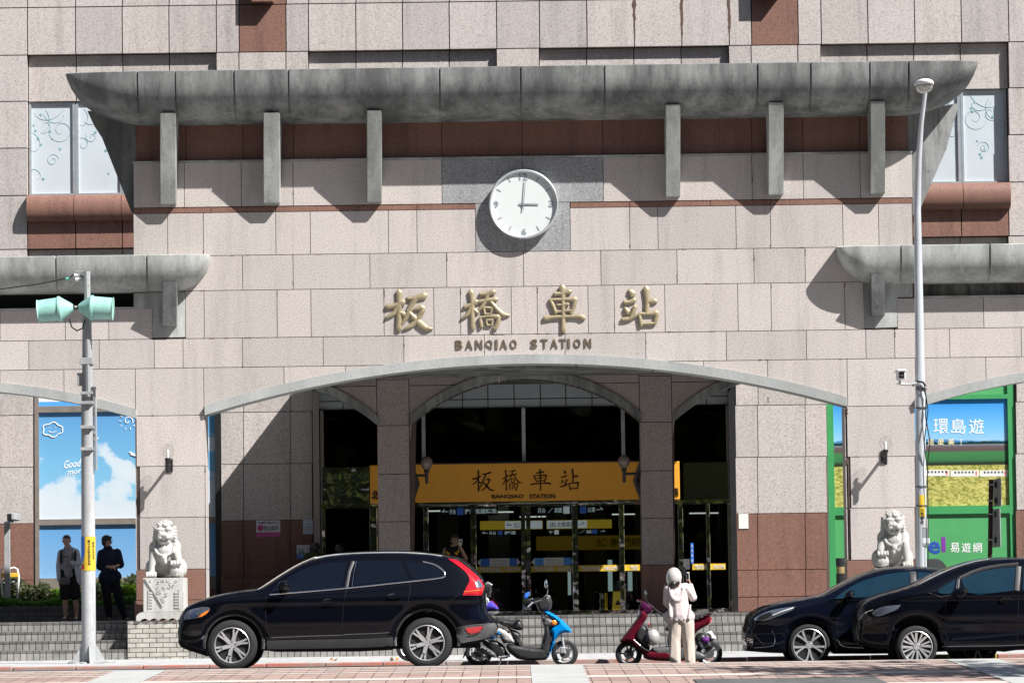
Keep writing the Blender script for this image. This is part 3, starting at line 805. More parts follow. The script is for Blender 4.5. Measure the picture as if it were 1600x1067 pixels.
# upper windows with frosted panes and leafy film decals
def swirl(bm, cx, cz, r, a0, a1, y, w=0.0035, shrink=0.15):
    n = 22; pts = []
    for i in range(n+1):
        t = i/n; a = a0+(a1-a0)*t; rr = r*(1-(1-shrink)*t); pts.append((cx+rr*math.cos(a), y, cz+rr*math.sin(a)))
    tube(bm, pts, [w*(0.5+0.5*math.sin(PI*min(1, i/n+0.1))) for i in range(n+1)], 4)
def flower(bm, cx, cz, r, y):
    for k in range(5):
        a = 2*PI*k/5; lathe(bm, [(r*0.42, -0.002), (r*0.42, 0.0)], (cx+r*0.6*math.cos(a), y, cz+r*0.6*math.sin(a)), 'Y', 8)
rnd = random.Random(3)
for wi, (a, b) in enumerate(wx):
    n = 3; w = (b-a)/n; y = DM+0.20
    for k in range(n):
        x0 = a+w*k+0.012; x1 = a+w*(k+1)-0.012
        fr = bmesh.new(); t = 0.045
        for q in ((x0, x1, wz1-t, wz1), (x0, x1, wz0, wz0+t), (x0, x0+t, wz0+t, wz1-t), (x1-t, x1, wz0+t, wz1-t)):
            box(fr, q[0], q[1], y-0.04, y+0.05, q[2], q[3])
        f = finish('window_frame', fr, ALU, B)
        boxo('pane', x0+t, x1-t, y, y+0.02, wz0+t, wz1-t, FROST, f)
        ii = k if wi == 0 else 2-k
        if ii > 1: continue
        d = bmesh.new(); yd = y-0.004; s = 1 if wi == 0 else -1
        bx = x0 if wi == 0 else x1
        for (cx, cz, r, p, q) in (((0.62, 1.28, 0.25, 3.4, 12), (0.62, 1.62, 0.34, 3.2, 5.6), (0.10, 1.72, 0.62, 0.1, -1.5), (0.02, 0.95, 0.30, 1.5, -1.4), (0.45, 0.70, 0.13, 0.2, 9.5), (0.30, 1.38, 0.16, 4.2, 9.0), (0.12, 0.35, 0.24, 2.6, -0.6), (0.20, 1.25, 0.45, 1.3, 0.2)) if ii == 0 else ((0.04, 1.42, 0.30, 1.2, -0.9), (0.30, 1.15, 0.12, 2.6, 10.0), (0.12, 1.0, 0.14, 2, -4), (0.36, 1.5, 0.2, 3.4, 5.2))):
            px = bx+s*cx; 
            if s > 0: swirl(d, px, wz0+cz, r, p, q, yd)
            else: swirl(d, px, wz0+cz, r, PI-p, PI-q, yd)
        for _ in range(9 if ii == 0 else 4):
            flower(d, bx+s*rnd.uniform(0.08, 0.7), wz0+rnd.uniform(0.3, 1.6), rnd.uniform(0.018, 0.03), yd)
        dx = [v for v in d.verts]
        for v in dx: v.co.x = min(max(v.co.x, x0+t+0.005), x1-t-0.005); v.co.z = min(max(v.co.z, wz0+t+0.005), wz1-t-0.005)
        finish('leaf_decal', d, TEAL, f)
# rounded brown sills
for (u0, u1) in ((43, 191), (191, 340), (1283, 1429), (1429, 1578)):
    x0, x1 = XC(u0, 318, DM), XC(u1, 318, DM); zt_, zb_ = ZC(295.5, DM), ZC(337, DM)
    bm = bmesh.new()
    for a, b in ((x0, (x0+x1)/2), ((x0+x1)/2, x1)):
        prev = None
        for x in (a+0.006, b-0.006):
            cur = [bm.verts.new((x, DM+0.003-0.22*math.sin(PI*i/16)**0.7, zt_-(zt_-zb_)*(1-math.cos(PI*i/16))/2)) for i in range(17)]
            if prev:
                for i in range(16): bm.faces.new((prev[i], prev[i+1], cur[i+1], cur[i]))
                bm.faces.new(prev[::-1]); bm.faces.new(cur)
            prev = cur
    bmesh.ops.recalc_face_normals(bm, faces=bm.faces); finish('rounded_sill', bm, BROWN, B, 40)
# ------------------------------------------------------------------ ground floor of the main building
# left outer wall, left flank, right flank, right outer wall
def lower(name, vrows, us, D, brown_from=3):
    rows = [(a, b, us) for a, b in zip(vrows, vrows[1:])]
    return rows
VR = [560, 638, 719, 807, 895, 937, 960]
def flank(us):
    top = [(a, b, us) for a, b in zip(VR[:3], VR[1:4])]
    slabs('flank_facing', cells_px(top, DM), DM, GRAN, gap=0.014, t=0.03)
    slabs('flank_brown_base', cells_px([(807, 895, us)], DM), DM, BROWN, gap=0.014, t=0.03)
    slabs('flank_brown_plinth', cells_px([(895, 937, us), (937, 960, us)], DM), DM-0.06, BROWN, gap=0.014, t=0.08)
    boxo('flank_wall', XC(us[0], 700, DM)+0.004, XC(us[-1], 700, DM)-0.004, DM+0.026, DM+0.9, PZ-0.05, ZC(560, DM)+0.6, JOINT, B)
flank([-80, -20, 52]); flank([345.5, 380.5, 453.5, 488]); flank([1149, 1184, 1258.5, 1292]); flank([1587.5, 1640, 1700])
boxo('upper_lintel_wall', XC(-110, 600, DM), XC(1730, 600, DM), DM+0.03, DM+0.5, ZC(575, DM), ZC(520, DM)+0.3, JOINT, B)
# portico roof from the arcade back to the doors and forward to the screen
RX0, RX1 = XC(487, 610, DM), XC(1150, 610, DM)
RZ = ZC(598, DA)
boxo('portico_roof', RX0, RX1, DS+0.66, DM+0.02, RZ+0.12, RZ+0.5, CONC, B)
# inner arcade: two columns and arches in shade
SA = 6000/DA
ac = [(820.5, 592, 181), (410, 592, 181), (1232, 592, 181)]
def inz(x):
    for uc, vc, hs in ac:
        cx = XC(uc, 600, DA); h = hs/SA
        if abs(x-cx) <= h:
            R = 268/SA; return ZC(vc, DA) - (R-math.sqrt(max(0, R*R-(x-cx)**2)))
    return -1
ax0, ax1 = XC(486, 600, DA), XC(1163, 600, DA)
cx = [(XC(590, 750, DA), XC(640.5, 750, DA)), (XC(1001, 750, DA), XC(1051.5, 750, DA))]
bm = bmesh.new(); ztop = RZ+0.7
def runs(x0, x1, fn, n):
    return [(x0+(x1-x0)*i/n, fn(x0+(x1-x0)*i/n)) for i in range(n+1)]
for a, b in ((ax0, cx[0][0]), (cx[0][1], cx[1][0]), (cx[1][1], ax1)):
    pts = runs(a+0.001, b-0.001, lambda x: max(inz(x), 0), 36)
    prism(bm, [(a, ztop), (b, ztop)]+pts[::-1], DA+0.03, DA+0.58)
for a, b in cx: box(bm, a+0.012, b-0.012, DA+0.03, DA+0.58, PZ-0.02, ztop)
bmesh.ops.recalc_face_normals(bm, faces=bm.faces)
finish('arcade_core', bm, JOINT, B)
cl = []
rows = [(590, 662), (662, 738), (738, 812), (812, 885)]
slabs('column_facing', [(a, b, ZC(v1, DA), ZC(v0, DA)) for a, b in cx for v0, v1 in [(560, 590)]+rows], DA, SHADEG, gap=0.014, t=0.6)
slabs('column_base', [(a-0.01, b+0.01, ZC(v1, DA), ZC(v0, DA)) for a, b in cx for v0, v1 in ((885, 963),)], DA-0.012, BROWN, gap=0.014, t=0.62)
cl = []
for s0, s1 in ((ax0, cx[0][0]), (cx[0][1], cx[1][0]), (cx[1][1], ax1)):
    w = s1-s0; k = max(1, round(w/1.25)); 
    for i in range(k): cl += [(s0+w*i/k, s0+w*(i+1)/k, ZC(600, DA), ztop), (s0+w*i/k, s0+w*(i+1)/k, ZC(690, DA), ZC(600, DA))]
slabs('arcade_facing', cl, DA+0.005, SHADEG, gap=0.014, t=0.03, clip=lambda x: inz(x)+0.16)
for uc, vc, hs in ac:
    c0 = XC(uc, 600, DA); h = hs/SA; bm = bmesh.new(); prev = None; n = 48
    for i in range(n+1):
        x = c0-h+2*h*i/n
        if x < ax0-0.001 or x > ax1+0.001: continue
        z = inz(min(max(x, c0-h+1e-4), c0+h-1e-4))
        cur = [bm.verts.new(p) for p in ((x, DA-0.05, z+0.17), (x, DA-0.05, z), (x, DA+0.6, z), (x, DA+0.6, z+0.03), (x, DA+0.0, z+0.17))]
        if prev:
            for k in range(5): bm.faces.new((prev[k], prev[(k+1) % 5], cur[(k+1) % 5], cur[k]))
        else: bm.faces.new(cur)
        prev = cur
    if prev: bm.faces.new(prev[::-1]); bmesh.ops.recalc_face_normals(bm, faces=bm.faces); finish('inner_arch_trim', bm, CONC, B, 30)
# glazed front under the portico
gx0, gx1 = XC(489, 700, DG), XC(1149, 700, DG)
pan = []
us = [489, 535, 590, 640, 681, 722, 762, 803, 844, 884, 925, 965, 1010, 1058, 1104, 1149]
pan = [(XC(a, 600, DG), XC(b, 600, DG), ZC(v1, DG), ZC(v0, DG)) for a, b in zip(us, us[1:]) for v0, v1 in ((575, 622), (622, 636))]
slabs('white_wall_panel', pan, DG+0.2, plain('blue_white_panel', (0.42, 0.47, 0.50, 1), 0.3, var=0.05), gap=0.02, t=0.05)
boxo('panel_backing', gx0, gx1, DG+0.24, DG+0.3, ZC(636, DG), RZ+0.4, JOINT, B)
boxo('upper_glazing', gx0+0.02, gx1-0.02, DG+0.1, DG+0.115, ZC(724, DG), ZC(637, DG), GLASSK, B)
for u in (503, 662, 818.5, 974, 1138):
    x = XC(u, 700, DG); boxo('mullion', x-0.035, x+0.035, DG+0.03, DG+0.16, PZ if u in (503, 1138) else ZC(726, DG), ZC(637, DG), ALU if 600 < u < 1000 else TAUPE, B, 0.004)
for u, s in ((489, 1), (1149, -1)):
    x = XC(u, 700, DG); boxo('door_jamb', min(x, x+s*0.12), max(x, x+s*0.12), DG-0.02, DM-0.003+0.2, PZ-0.02, ZC(600, DG), SHADEG if s > 0 else BLACK, B)  # right jamb blackened: the shade on its stone is put into the colour
# interior hall
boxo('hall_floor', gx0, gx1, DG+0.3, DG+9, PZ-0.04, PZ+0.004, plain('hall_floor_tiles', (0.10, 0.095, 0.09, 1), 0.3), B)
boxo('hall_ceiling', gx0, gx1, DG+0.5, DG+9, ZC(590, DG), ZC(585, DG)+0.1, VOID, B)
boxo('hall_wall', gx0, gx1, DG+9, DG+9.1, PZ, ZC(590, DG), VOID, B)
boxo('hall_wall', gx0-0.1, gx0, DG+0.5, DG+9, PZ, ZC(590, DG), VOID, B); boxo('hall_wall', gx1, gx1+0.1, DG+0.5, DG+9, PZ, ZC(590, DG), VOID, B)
LTS = None
def lit_(name, col, e):
    m, t, b = base_mat(name, 0.5); b.inputs['Base Color'].default_value = col
    b.inputs['Emission Color'].default_value = col; b.inputs['Emission Strength'].default_value = e; return m
LAMPM = lit_('hall_lamp', (0.8, 0.85, 0.8, 1), 0.55); FARW = lit_('far_daylight_window', (0.45, 0.62, 0.62, 1), 0.35)
for u, v, w, yy_ in ((700, 797, 0.9, 78), (770, 800, 0.9, 80), (838, 808, 0.7, 80.5), (905, 799, 0.9, 79), (975, 806, 0.5, 81), (620, 806, 0.7, 80), (1100, 806, 0.6, 80)):
    x = XC(u, v, yy_); z = ZC(v, yy_); boxo('ceiling_lamp', x-w/2, x+w/2, yy_, yy_+0.15, z, z+0.025, LAMPM, B)
for u0, u1, v0, v1 in ((886, 892, 890, 930), (950, 957, 876, 925), (690, 694, 870, 900), (981, 988, 895, 925)):
    boxo('far_window', XC(u0, 900, DG+8.9), XC(u1, 900, DG+8.9), DG+8.95, DG+8.98, ZC(v1, DG+8.9), ZC(v0, DG+8.9), FARW, B)
for u in (700, 780, 870, 930, 1010):
    x = XC(u, 870, 80.5); boxo('hall_pillar', x-0.22, x+0.22, 80.3, 80.8, PZ, ZC(780, 80.5)+1, plain('hall_pillar_stone', (0.16, 0.15, 0.14, 1), 0.4) if 'hall_pillar_stone' not in bpy.data.materials else bpy.data.materials['hall_pillar_stone'], B)
# doors: polished frames, clear panes, films
def pane_px(u0, u1, v0, v1, y=DG+0.06, mat=GLASS, parent=B):
    return boxo('door_pane', XC(u0, 870, DG), XC(u1, 870, DG), y, y+0.012, ZC(v1, DG), ZC(v0, DG), mat, parent)
fx = [(506, 2.5), (584, 6), (666, 4), (740, 4.5), (818, 3.5), (826, 3.5), (899, 4.5), (972, 4), (1064, 4), (1107, 3), (1143, 3)]
for u, hw in fx:
    x = XC(u, 870, DG); w = hw/81.5; boxo('door_frame', x-w, x+w, DG, DG+0.12, PZ-0.002, ZC(787, DG), STEEL, B, 0.006)
boxo('door_head', gx0+0.12, gx1-0.12, DG-0.005, DG+0.125, ZC(790.5, DG), ZC(784, DG), STEEL, B, 0.006)
boxo('door_threshold', gx0+0.12, gx1-0.12, DG-0.008, DG+0.128, PZ-0.002, PZ+0.07, STEEL, B, 0.006)
pairs = [(506, 584), (584, 666), (666, 740), (740, 818), (826, 899), (899, 972), (972, 1064), (1064, 1143)]
for a, b in pairs: pane_px(a+2, b-2, 790, 952)
for u0, u1, m in ((503, 577, STEEL), (1068, 1138, plain('smoked_steel', (0.16, 0.16, 0.165, 1), 0.12, 1.0))):
    boxo('transom_panel', XC(u0, 750, DG), XC(u1, 750, DG), DG+0.0, DG+0.1, ZC(784.5, DG), ZC(726, DG), m, B, 0.004)
# welcome films and arrow labels on the doors
def film(name, pts, m, parent, y=DG+0.045, t=0.003): return prismo(name, [(XC(u, v, DG), ZC(v, DG)) for u, v in pts], y, y+t, m, parent)
WHF = plain('white_film', (0.75, 0.75, 0.73, 1), 0.5, var=0.03); GREYT = plain('small_print', (0.25, 0.25, 0.27, 1), 0.6)
for a, b in ((745, 815), (829.5, 895), (903.5, 967.5), (976, 1000), (1082, 1134)):
    f = film('welcome_film', [(a, 884), (b, 884), (b, 893.5), (a, 893.5)], YEL, B)
    if b-a > 50:
        text('film_writing', '歡迎光臨', XC(a+(b-a)*0.30, 889, DG), DG+0.04, ZC(889, DG), 0.1, WHF, f, 0.001, 0.002, fit=((b-a)*0.46/81.5, 0.085))
        text('film_writing', 'WELCOME', XC(a+(b-a)*0.80, 889, DG), DG+0.04, ZC(889, DG), 0.1, WHF, f, 0.001, 0.002, fit=((b-a)*0.34/81.5, 0.065))
    else: text('film_writing', '歡迎', XC((a+b)/2+3, 889, DG), DG+0.04, ZC(889, DG), 0.1, WHF, f, 0.001, 0.002, fit=(0.14, 0.085))
for a, b in ((746, 813), (830.5, 897)):
    f = film('arrow_film', [(a, 878), (a+5, 871.5), (b-5, 871.5), (b, 878), (b-5, 883.7), (a+5, 883.7)], BLUEF2 if a > 800 else BLUEF, B)
    film('arrow_tip', [(a, 878), (a+5, 871.5), (a+5, 883.7)], WHF, f, DG+0.043)
    if a < 800: film('arrow_tip', [(b, 878), (b-5, 871.5), (b-5, 883.7)], WHF, f, DG+0.043)
    m0 = a+19; film('arrow_notice', [(m0, 871.5), (m0+31, 871.5), (m0+31, 883.7), (m0, 883.7)], WHF, f, DG+0.0425)
    for r in range(2): text('small_writing', '本站出入口請由此進出', XC(m0+15.5, 875, DG), DG+0.041, ZC(875.2+r*5, DG), 0.05, GREYT, f, 0.0005, fit=(0.31, 0.035))
# ------------------------------------------------------------------ brush-written characters
CH = {
'ban': [[(222,105,30),(225,200,24),(220,350,22),(222,500,28)],[(95,265,24),(180,250,20),(265,215,30)],[(215,255,20),(170,330,20),(95,375,14)],[(225,315,14),(275,345,26)],
  [(310,175,16),(370,178,22),(495,145,30)],[(400,165,24),(350,250,24),(300,370,22),(245,450,12)],[(385,290,12),(455,265,26),(475,290,24)],[(475,290,24),(420,390,22),(350,460,20),(275,495,10)],[(310,300,14),(370,370,24),(450,450,32),(500,490,28),(575,490,8)]],
'qiao': [[(972,105,28),(985,200,22),(985,350,22),(990,495,24)],[(905,265,18),(975,240,18),(1030,210,26)],[(975,265,16),(940,340,18),(880,385,12)],[(1005,290,14),(1040,325,20)],
  [(1065,130,14),(1130,130,20),(1210,110,26)],[(1050,210,16),(1130,195,18),(1235,185,24)],[(1150,130,16),(1110,230,18),(1030,325,10)],[(1180,210,16),(1240,290,22),(1300,345,26),(1375,350,8)],
  [(1105,275,13),(1115,340,15)],[(1105,270,12),(1180,275,15)],[(1190,275,15),(1175,335,13)],[(1110,340,12),(1180,338,13)],[(1065,380,18),(1080,475,20)],[(1065,375,15),(1160,360,15),(1260,365,24)],[(1265,370,20),(1250,440,20),(1225,490,22),(1200,480,10)],
  [(1130,405,13),(1140,455,13)],[(1130,400,12),(1200,400,15)],[(1195,405,13),(1185,455,13)],[(1140,455,12),(1190,455,12)]],
'che': [[(390,55,30),(398,200,20),(398,350,20),(400,520,22)],[(310,130,18),(400,120,16),(470,105,26)],[(265,190,18),(295,260,20),(325,330,18)],[(265,190,14),(400,185,14),(530,185,26)],[(525,190,20),(510,260,20),(480,335,18)],[(335,245,12),(400,240,12),(450,235,20)],[(320,315,14),(400,310,12),(500,300,16)],[(205,385,24),(300,370,18),(450,365,16),(560,360,22),(610,380,28)]],
'zhan': [[(1090,95,20),(1125,130,32),(1100,160,10)],[(1035,215,20),(1090,215,18),(1145,190,22)],[(1045,275,16),(1070,320,28)],[(1150,260,20),(1130,320,20),(1095,380,12)],[(1015,395,18),(1090,390,20),(1165,345,16)],
  [(1262,70,30),(1275,200,24),(1270,330,20)],[(1285,210,16),(1350,200,28),(1375,215,10)],[(1190,340,18),(1215,460,20)],[(1190,335,14),(1290,335,16),(1375,325,26)],[(1380,335,20),(1355,430,18)],[(1215,440,14),(1360,435,16)]]}
def brush(bm, key, fn, y, wsc, depth):
    for st in CH[key]:
        P = [fn(a, b)+(w,) for a, b, w in st]; pts = []
        for i in range(len(P)-1):
            for k in range(5):
                t = k/5; pts.append(tuple(P[i][j]*(1-t)+P[i+1][j]*t for j in range(3)))
        pts.append(P[-1])
        for _ in range(2):
            pts = [pts[0]]+[tuple((pts[i-1][j]+2*pts[i][j]+pts[i+1][j])/4 for j in range(3)) for i in range(1, len(pts)-1)]+[pts[-1]]
        # rounded ends
        def ext(p, q, s): l = math.hypot(p[0]-q[0], p[1]-q[1]) or 1; return (p[0]+(p[0]-q[0])/l*s, p[1]+(p[1]-q[1])/l*s)
        w0, w1 = pts[0][2]*wsc/2, pts[-1][2]*wsc/2
        e0 = ext(pts[0], pts[1], w0*0.75); e1 = ext(pts[-1], pts[-2], w1*0.75)
        pts = [(e0[0], e0[1], pts[0][2]*0.25)]+pts+[(e1[0], e1[1], pts[-1][2]*0.25)]
        prev = None
        for i, p in enumerate(pts):
            a, b = pts[max(0, i-1)], pts[min(len(pts)-1, i+1)]; dx, dz = b[0]-a[0], b[1]-a[1]; l = math.hypot(dx, dz) or 1
            nx, nz = -dz/l, dx/l; w = p[2]*wsc/2; dp = depth*min(1, p[2]/14)
            cur = [bm.verts.new((p[0]+nx*w*s, y-dp*h, p[1]+nz*w*s)) for s, h in ((1, 0), (1, 0.45), (0.55, 0.85), (0, 1), (-0.55, 0.85), (-1, 0.45), (-1, 0))]
            if prev:
                for k in range(6): bm.faces.new((prev[k], prev[k+1], cur[k+1], cur[k]))
            else: bm.faces.new(cur)
            prev = cur
        bm.faces.new(prev[::-1])
ORG = {'ban': (590, 440), 'qiao': (590, 440), 'che': (820, 440), 'zhan': (820, 440)}
LS = thing('station_name_lettering', 'large raised brass characters of the station name on the granite below the clock', 'lettering', (0.25, DS, ZC(480, DS)))
for k in CH:
    bm = bmesh.new(); ox, oy = ORG[k]
    brush(bm, k, lambda a, b: W(ox+a/6.667, oy+b/6.667, DS-0.04), DS-0.014, 2.4/6.667/SP, 0.038)
    bmesh.ops.recalc_face_normals(bm, faces=bm.faces); o = finish('raised_character', bm, GOLD, LS, 35)
LE = thing('english_name_lettering', 'small bronze block capitals reading BANQIAO STATION under the brass characters', 'lettering', (0.25, DS, ZC(537, DS)))
def eng(s, us, vy, h):
    for ch, u in zip(s, us):
        X, Z = W(u, vy-(u-820)*0.0135, DS)
        wd_ = {'I': 0.042}.get(ch, 0.125 if ch != 'T' else 0.12)
        text('raised_letter', ch, X, DS-0.010, Z, 0.2, BRZ, LE, 0.008, 0.004, fit=(wd_, h))
eng('BANQIAO', [717.5, 733, 748.5, 764.5, 776, 787, 802.5], 537.5, 0.165)
eng('STATION', [834.5, 850.5, 866, 879.5, 889, 902, 918.5], 537.5, 0.165)
# ------------------------------------------------------------------ clock
cx_, cz_ = W(818, 319.5, DS-0.1); R_ = 54.5/SP
K = thing('wall_clock', 'round white station clock with grey hands showing three on grey granite', 'clock', (cx_, DS, cz_))
yk = DS-0.16
latheo('rim', [(R_-0.045, 0.06), (R_-0.045, -0.012), (R_-0.02, -0.03), (R_, -0.012), (R_, 0.15), (R_-0.05, 0.15)], (cx_, yk, cz_), ALU, K, 'Y', 72)
latheo('face', [(0.001, 0.035), (R_-0.03, 0.035), (R_-0.03, 0.10), (0.001, 0.10)], (cx_, yk, cz_), plain('clock_face_white', (0.60, 0.63, 0.63, 1), 0.35, var=0.02), K, 'Y', 72)
CG = plain('clock_grey', (0.22, 0.25, 0.28, 1), 0.5)
bm = bmesh.new(); yf = yk+0.030
for k in range(12):
    if k % 3 == 0: continue
    a = PI/2-2*PI*k/12; c, s = math.cos(a), math.sin(a); r0, r1, w = R_*0.74, R_*0.89, 0.009
    prism(bm, [(cx_+c*r0-s*w, cz_+s*r0+c*w), (cx_+c*r1-s*w, cz_+s*r1+c*w), (cx_+c*r1+s*w, cz_+s*r1-c*w), (cx_+c*r0+s*w, cz_+s*r0-c*w)], yf, yf+0.006)
bmesh.ops.recalc_face_normals(bm, faces=bm.faces); finish('hour_marks', bm, CG, K)
for s, x, z, w in (('12', 0.0, 0.79, 0.15), ('3', 0.79, 0, 0.085), ('6', 0, -0.8, 0.088), ('9', -0.79, 0, 0.088)):
    text('numeral', s, cx_+x*R_, yf+0.002, cz_+z*R_, 0.15, CG, K, 0.002, 0.004, fit=(w, 0.125))
def hand(l, back, w, ang, y):
    a = PI/2-ang; c, s = math.cos(a), math.sin(a)
    return prismo('hand', [(cx_-c*back-s*w, cz_-s*back+c*w), (cx_+c*l-s*w*0.7, cz_+s*l+c*w*0.7), (cx_+c*l+s*w*0.7, cz_+s*l-c*w*0.7), (cx_-c*back+s*w, cz_-s*back-c*w)], y, y+0.006, CG, K)
hand(0.27, 0.08, 0.013, math.radians(91.5), yf-0.012); hand(0.43, 0.12, 0.009, math.radians(5), yf-0.022)
latheo('hub', [(0.001, 0), (0.022, 0), (0.022, 0.03), (0.001, 0.03)], (cx_, yf-0.028, cz_), CG, K, 'Y', 16)
# ------------------------------------------------------------------ amber sign over the doors
ys = DG-0.42
sx = lambda u: XC(u, 750, ys)
S = thing('station_sign_board', 'long amber sign board with dark station name above the glass doors', 'sign', (sx(820), ys, ZC(752, ys)))
s1, s0 = ZC(723.5, ys), ZC(783, ys)
boxo('side_panel', sx(578), sx(640), ys+0.04, ys+0.3, s0, s1, YSIGN, S, 0.01); boxo('side_panel', sx(1002), sx(1062), ys+0.04, ys+0.3, s0, s1, YSIGN, S, 0.01)
sm = (s0+s1)/2
prismo('centre_panel', [(sx(646), s0), (sx(656), sm), (sx(646), s1), (sx(999), s1), (sx(989), sm), (sx(999), s0)], ys, ys+0.34, YSIGN, S)
for us_ in ((640, 650), (1004, 994)):
    a, b = us_; d = 6 if b > a else -6
    prismo('chevron', [(sx(a), s0), (sx(b), sm), (sx(a), s1), (sx(a+d*0.8), s1+0.002), (sx(b+d*0.8), sm), (sx(a+d*0.8), s0-0.002)], ys-0.02, ys+0.35, PLASG, S)
boxo('top_cap', sx(646), sx(999), ys-0.02, ys+0.36, s1-0.001, s1+0.03, BLACK, S)
boxo('bottom_rail', sx(646), sx(999), ys-0.015, ys+0.36, s0-0.035, s0+0.001, STEEL, S)
DKL = plain('dark_sign_lettering', (0.035, 0.03, 0.022, 1), 0.35, 0.6)
for k, (uc, ww) in {'ban': (755.5, 40), 'qiao': (800, 38), 'che': (845, 36), 'zhan': (889.5, 34)}.items():
    pts = [p for st in CH[k] for p in st]; a0, a1 = min(p[0] for p in pts), max(p[0] for p in pts); b0, b1 = min(p[1] for p in pts), max(p[1] for p in pts)
    X0, X1 = sx(uc-ww*0.42), sx(uc+ww*0.42); Zt, Zb = ZC(734, ys), ZC(766, ys)
    bm = bmesh.new(); sc = (X1-X0)/(a1-a0)
    brush(bm, k, lambda a, b: (X0+(a-a0)*sc, Zt+(Zb-Zt)*(b-b0)/(b1-b0)), ys-0.001, sc*1.35, 0.03)
    bmesh.ops.recalc_face_normals(bm, faces=bm.faces); finish('dark_character', bm, DKL, S, 35)
text('sign_writing', 'BANQIAO', sx(793), ys-0.012, ZC(775.5, ys), 0.1, DKL, S, 0.012, 0.003, fit=(50/81.8, 0.085))
text('sign_writing', 'STATION', sx(847), ys-0.012, ZC(775.5, ys), 0.1, DKL, S, 0.012, 0.003, fit=(40/81.8, 0.085))
text('sign_writing', '北', sx(586), ys+0.03, ZC(770, ys), 0.1, DKL, S, 0.01, 0.004, fit=(0.15, 0.17))
text('sign_writing', '站', sx(1057), ys+0.03, ZC(771, ys), 0.1, DKL, S, 0.01, 0.003, fit=(0.07, 0.16))
# ------------------------------------------------------------------ signs hanging inside the hall
def lit(name, col, e):
    m, t, b = base_mat(name, 0.5); b.inputs['Base Color'].default_value = col
    b.inputs['Emission Color'].default_value = col; b.inputs['Emission Strength'].default_value = e; return m
LW = lit('lit_white', (0.55, 0.62, 0.66, 1), 0.32); LB = lit('lit_blue', (0.03, 0.07, 0.25, 1), 0.35); LY = lit('lit_yellow', (0.52, 0.38, 0.03, 1), 0.22); LK = lit('sign_black', (0.01, 0.012, 0.016, 1), 0.0); LT = lit('lit_lettering', (0.40, 0.48, 0.52, 1), 0.4)
def hung(label, u0, u1, v0, v1, y, mat, parts, grp='direction signs hanging in the hall'):
    X0, X1, Z0, Z1 = XC(u0, (v0+v1)/2, y), XC(u1, (v0+v1)/2, y), ZC(v1, y), ZC(v0, y)
    h = thing('direction_sign', label, 'hanging sign', ((X0+X1)/2, y, (Z0+Z1)/2), grp)
    boxo('sign_box', X0, X1, y, y+0.12, Z0, Z1, mat, h, 0.01)
    boxo('hanger', X0+0.1, X0+0.12, y+0.05, y+0.07, Z1-0.01, ZC(600, y), BLACK, h); boxo('hanger', X1-0.12, X1-0.1, y+0.05, y+0.07, Z1-0.01, ZC(600, y), BLACK, h)
    for kind, a, b, s, m in parts:
        if kind == 'p': boxo('sign_field', XC(a, v0, y), XC(b, v0, y), y-0.004, y+0.002, Z0+0.012, Z1-0.012, m, h)
        else: text('sign_writing', s, XC((a+b)/2, v0, y), y-0.008, (Z0+Z1)/2, 0.1, m, h, 0.001, 0.001, fit=(abs(b-a)*y/6000, (Z1-Z0)*0.62))
hung('black hanging sign with a pointing arrow and platform words, above the phone woman', 688, 778, 791, 804, 75.5, LK, [('t', 690, 700, '←', LT), ('t', 702, 712, '月台', LT), ('p', 714, 724, '', LB), ('t', 726, 740, '捷運', LT), ('t', 742, 776, '高鐵轉乘', LT)])
hung('black hanging sign with bus pictogram, uppermost behind the doors on the amber patch side', 836, 945, 791, 804, 75.5, LK, [('t', 840, 852, '月台', LT), ('t', 856, 864, '／', LT), ('t', 866, 878, '高鐵', LT), ('p', 880, 890, '', LW), ('p', 906, 916, '', LB), ('t', 918, 930, '公車', LT), ('t', 932, 943, '→', LT)])
hung('yellow and white hanging sign with arrow above the blue arrow film', 750, 848, 813, 826.5, 77.5, LY, [('p', 789, 847, '', LW), ('t', 791, 800, '←', LK), ('t', 803, 812, '出口', LK)])
hung('white and yellow hanging sign with arrow beside the exit banner', 854, 956, 813, 826.5, 77.5, LY, [('p', 855, 917, '', LW), ('t', 859, 868, '出', LK), ('t', 870, 898, '北側高鐵', LK), ('t', 905, 914, '→', LK)])
hung('small black hanging sign with platform words below the yellow and white one', 750, 812, 827.5, 836, 77.6, LK, [('t', 753, 762, '←', LT), ('t', 764, 775, '月台', LT), ('p', 778, 785, '', LB), ('t', 788, 806, '捷運', LT)])
hung('small black hanging sign with an upward arrow under the white panels', 852, 948, 827.5, 836, 77.6, LK, [('t', 857, 864, '↑', LT), ('p', 866, 873, '', LW), ('t', 905, 914, '／', LT), ('t', 916, 924, '高鐵', LT), ('p', 925, 933, '', LB), ('t', 938, 946, '→', LT)])
hung('wide dim yellow exit banner spanning the hall behind the doors', 838, 1003, 838, 860, 79, lit('dim_yellow', (0.20, 0.13, 0.008, 1), 0.14), [('t', 932, 948, '出口', LK), ('t', 953, 985, '南2門', LK), ('t', 987, 1001, '縣民', LK)])
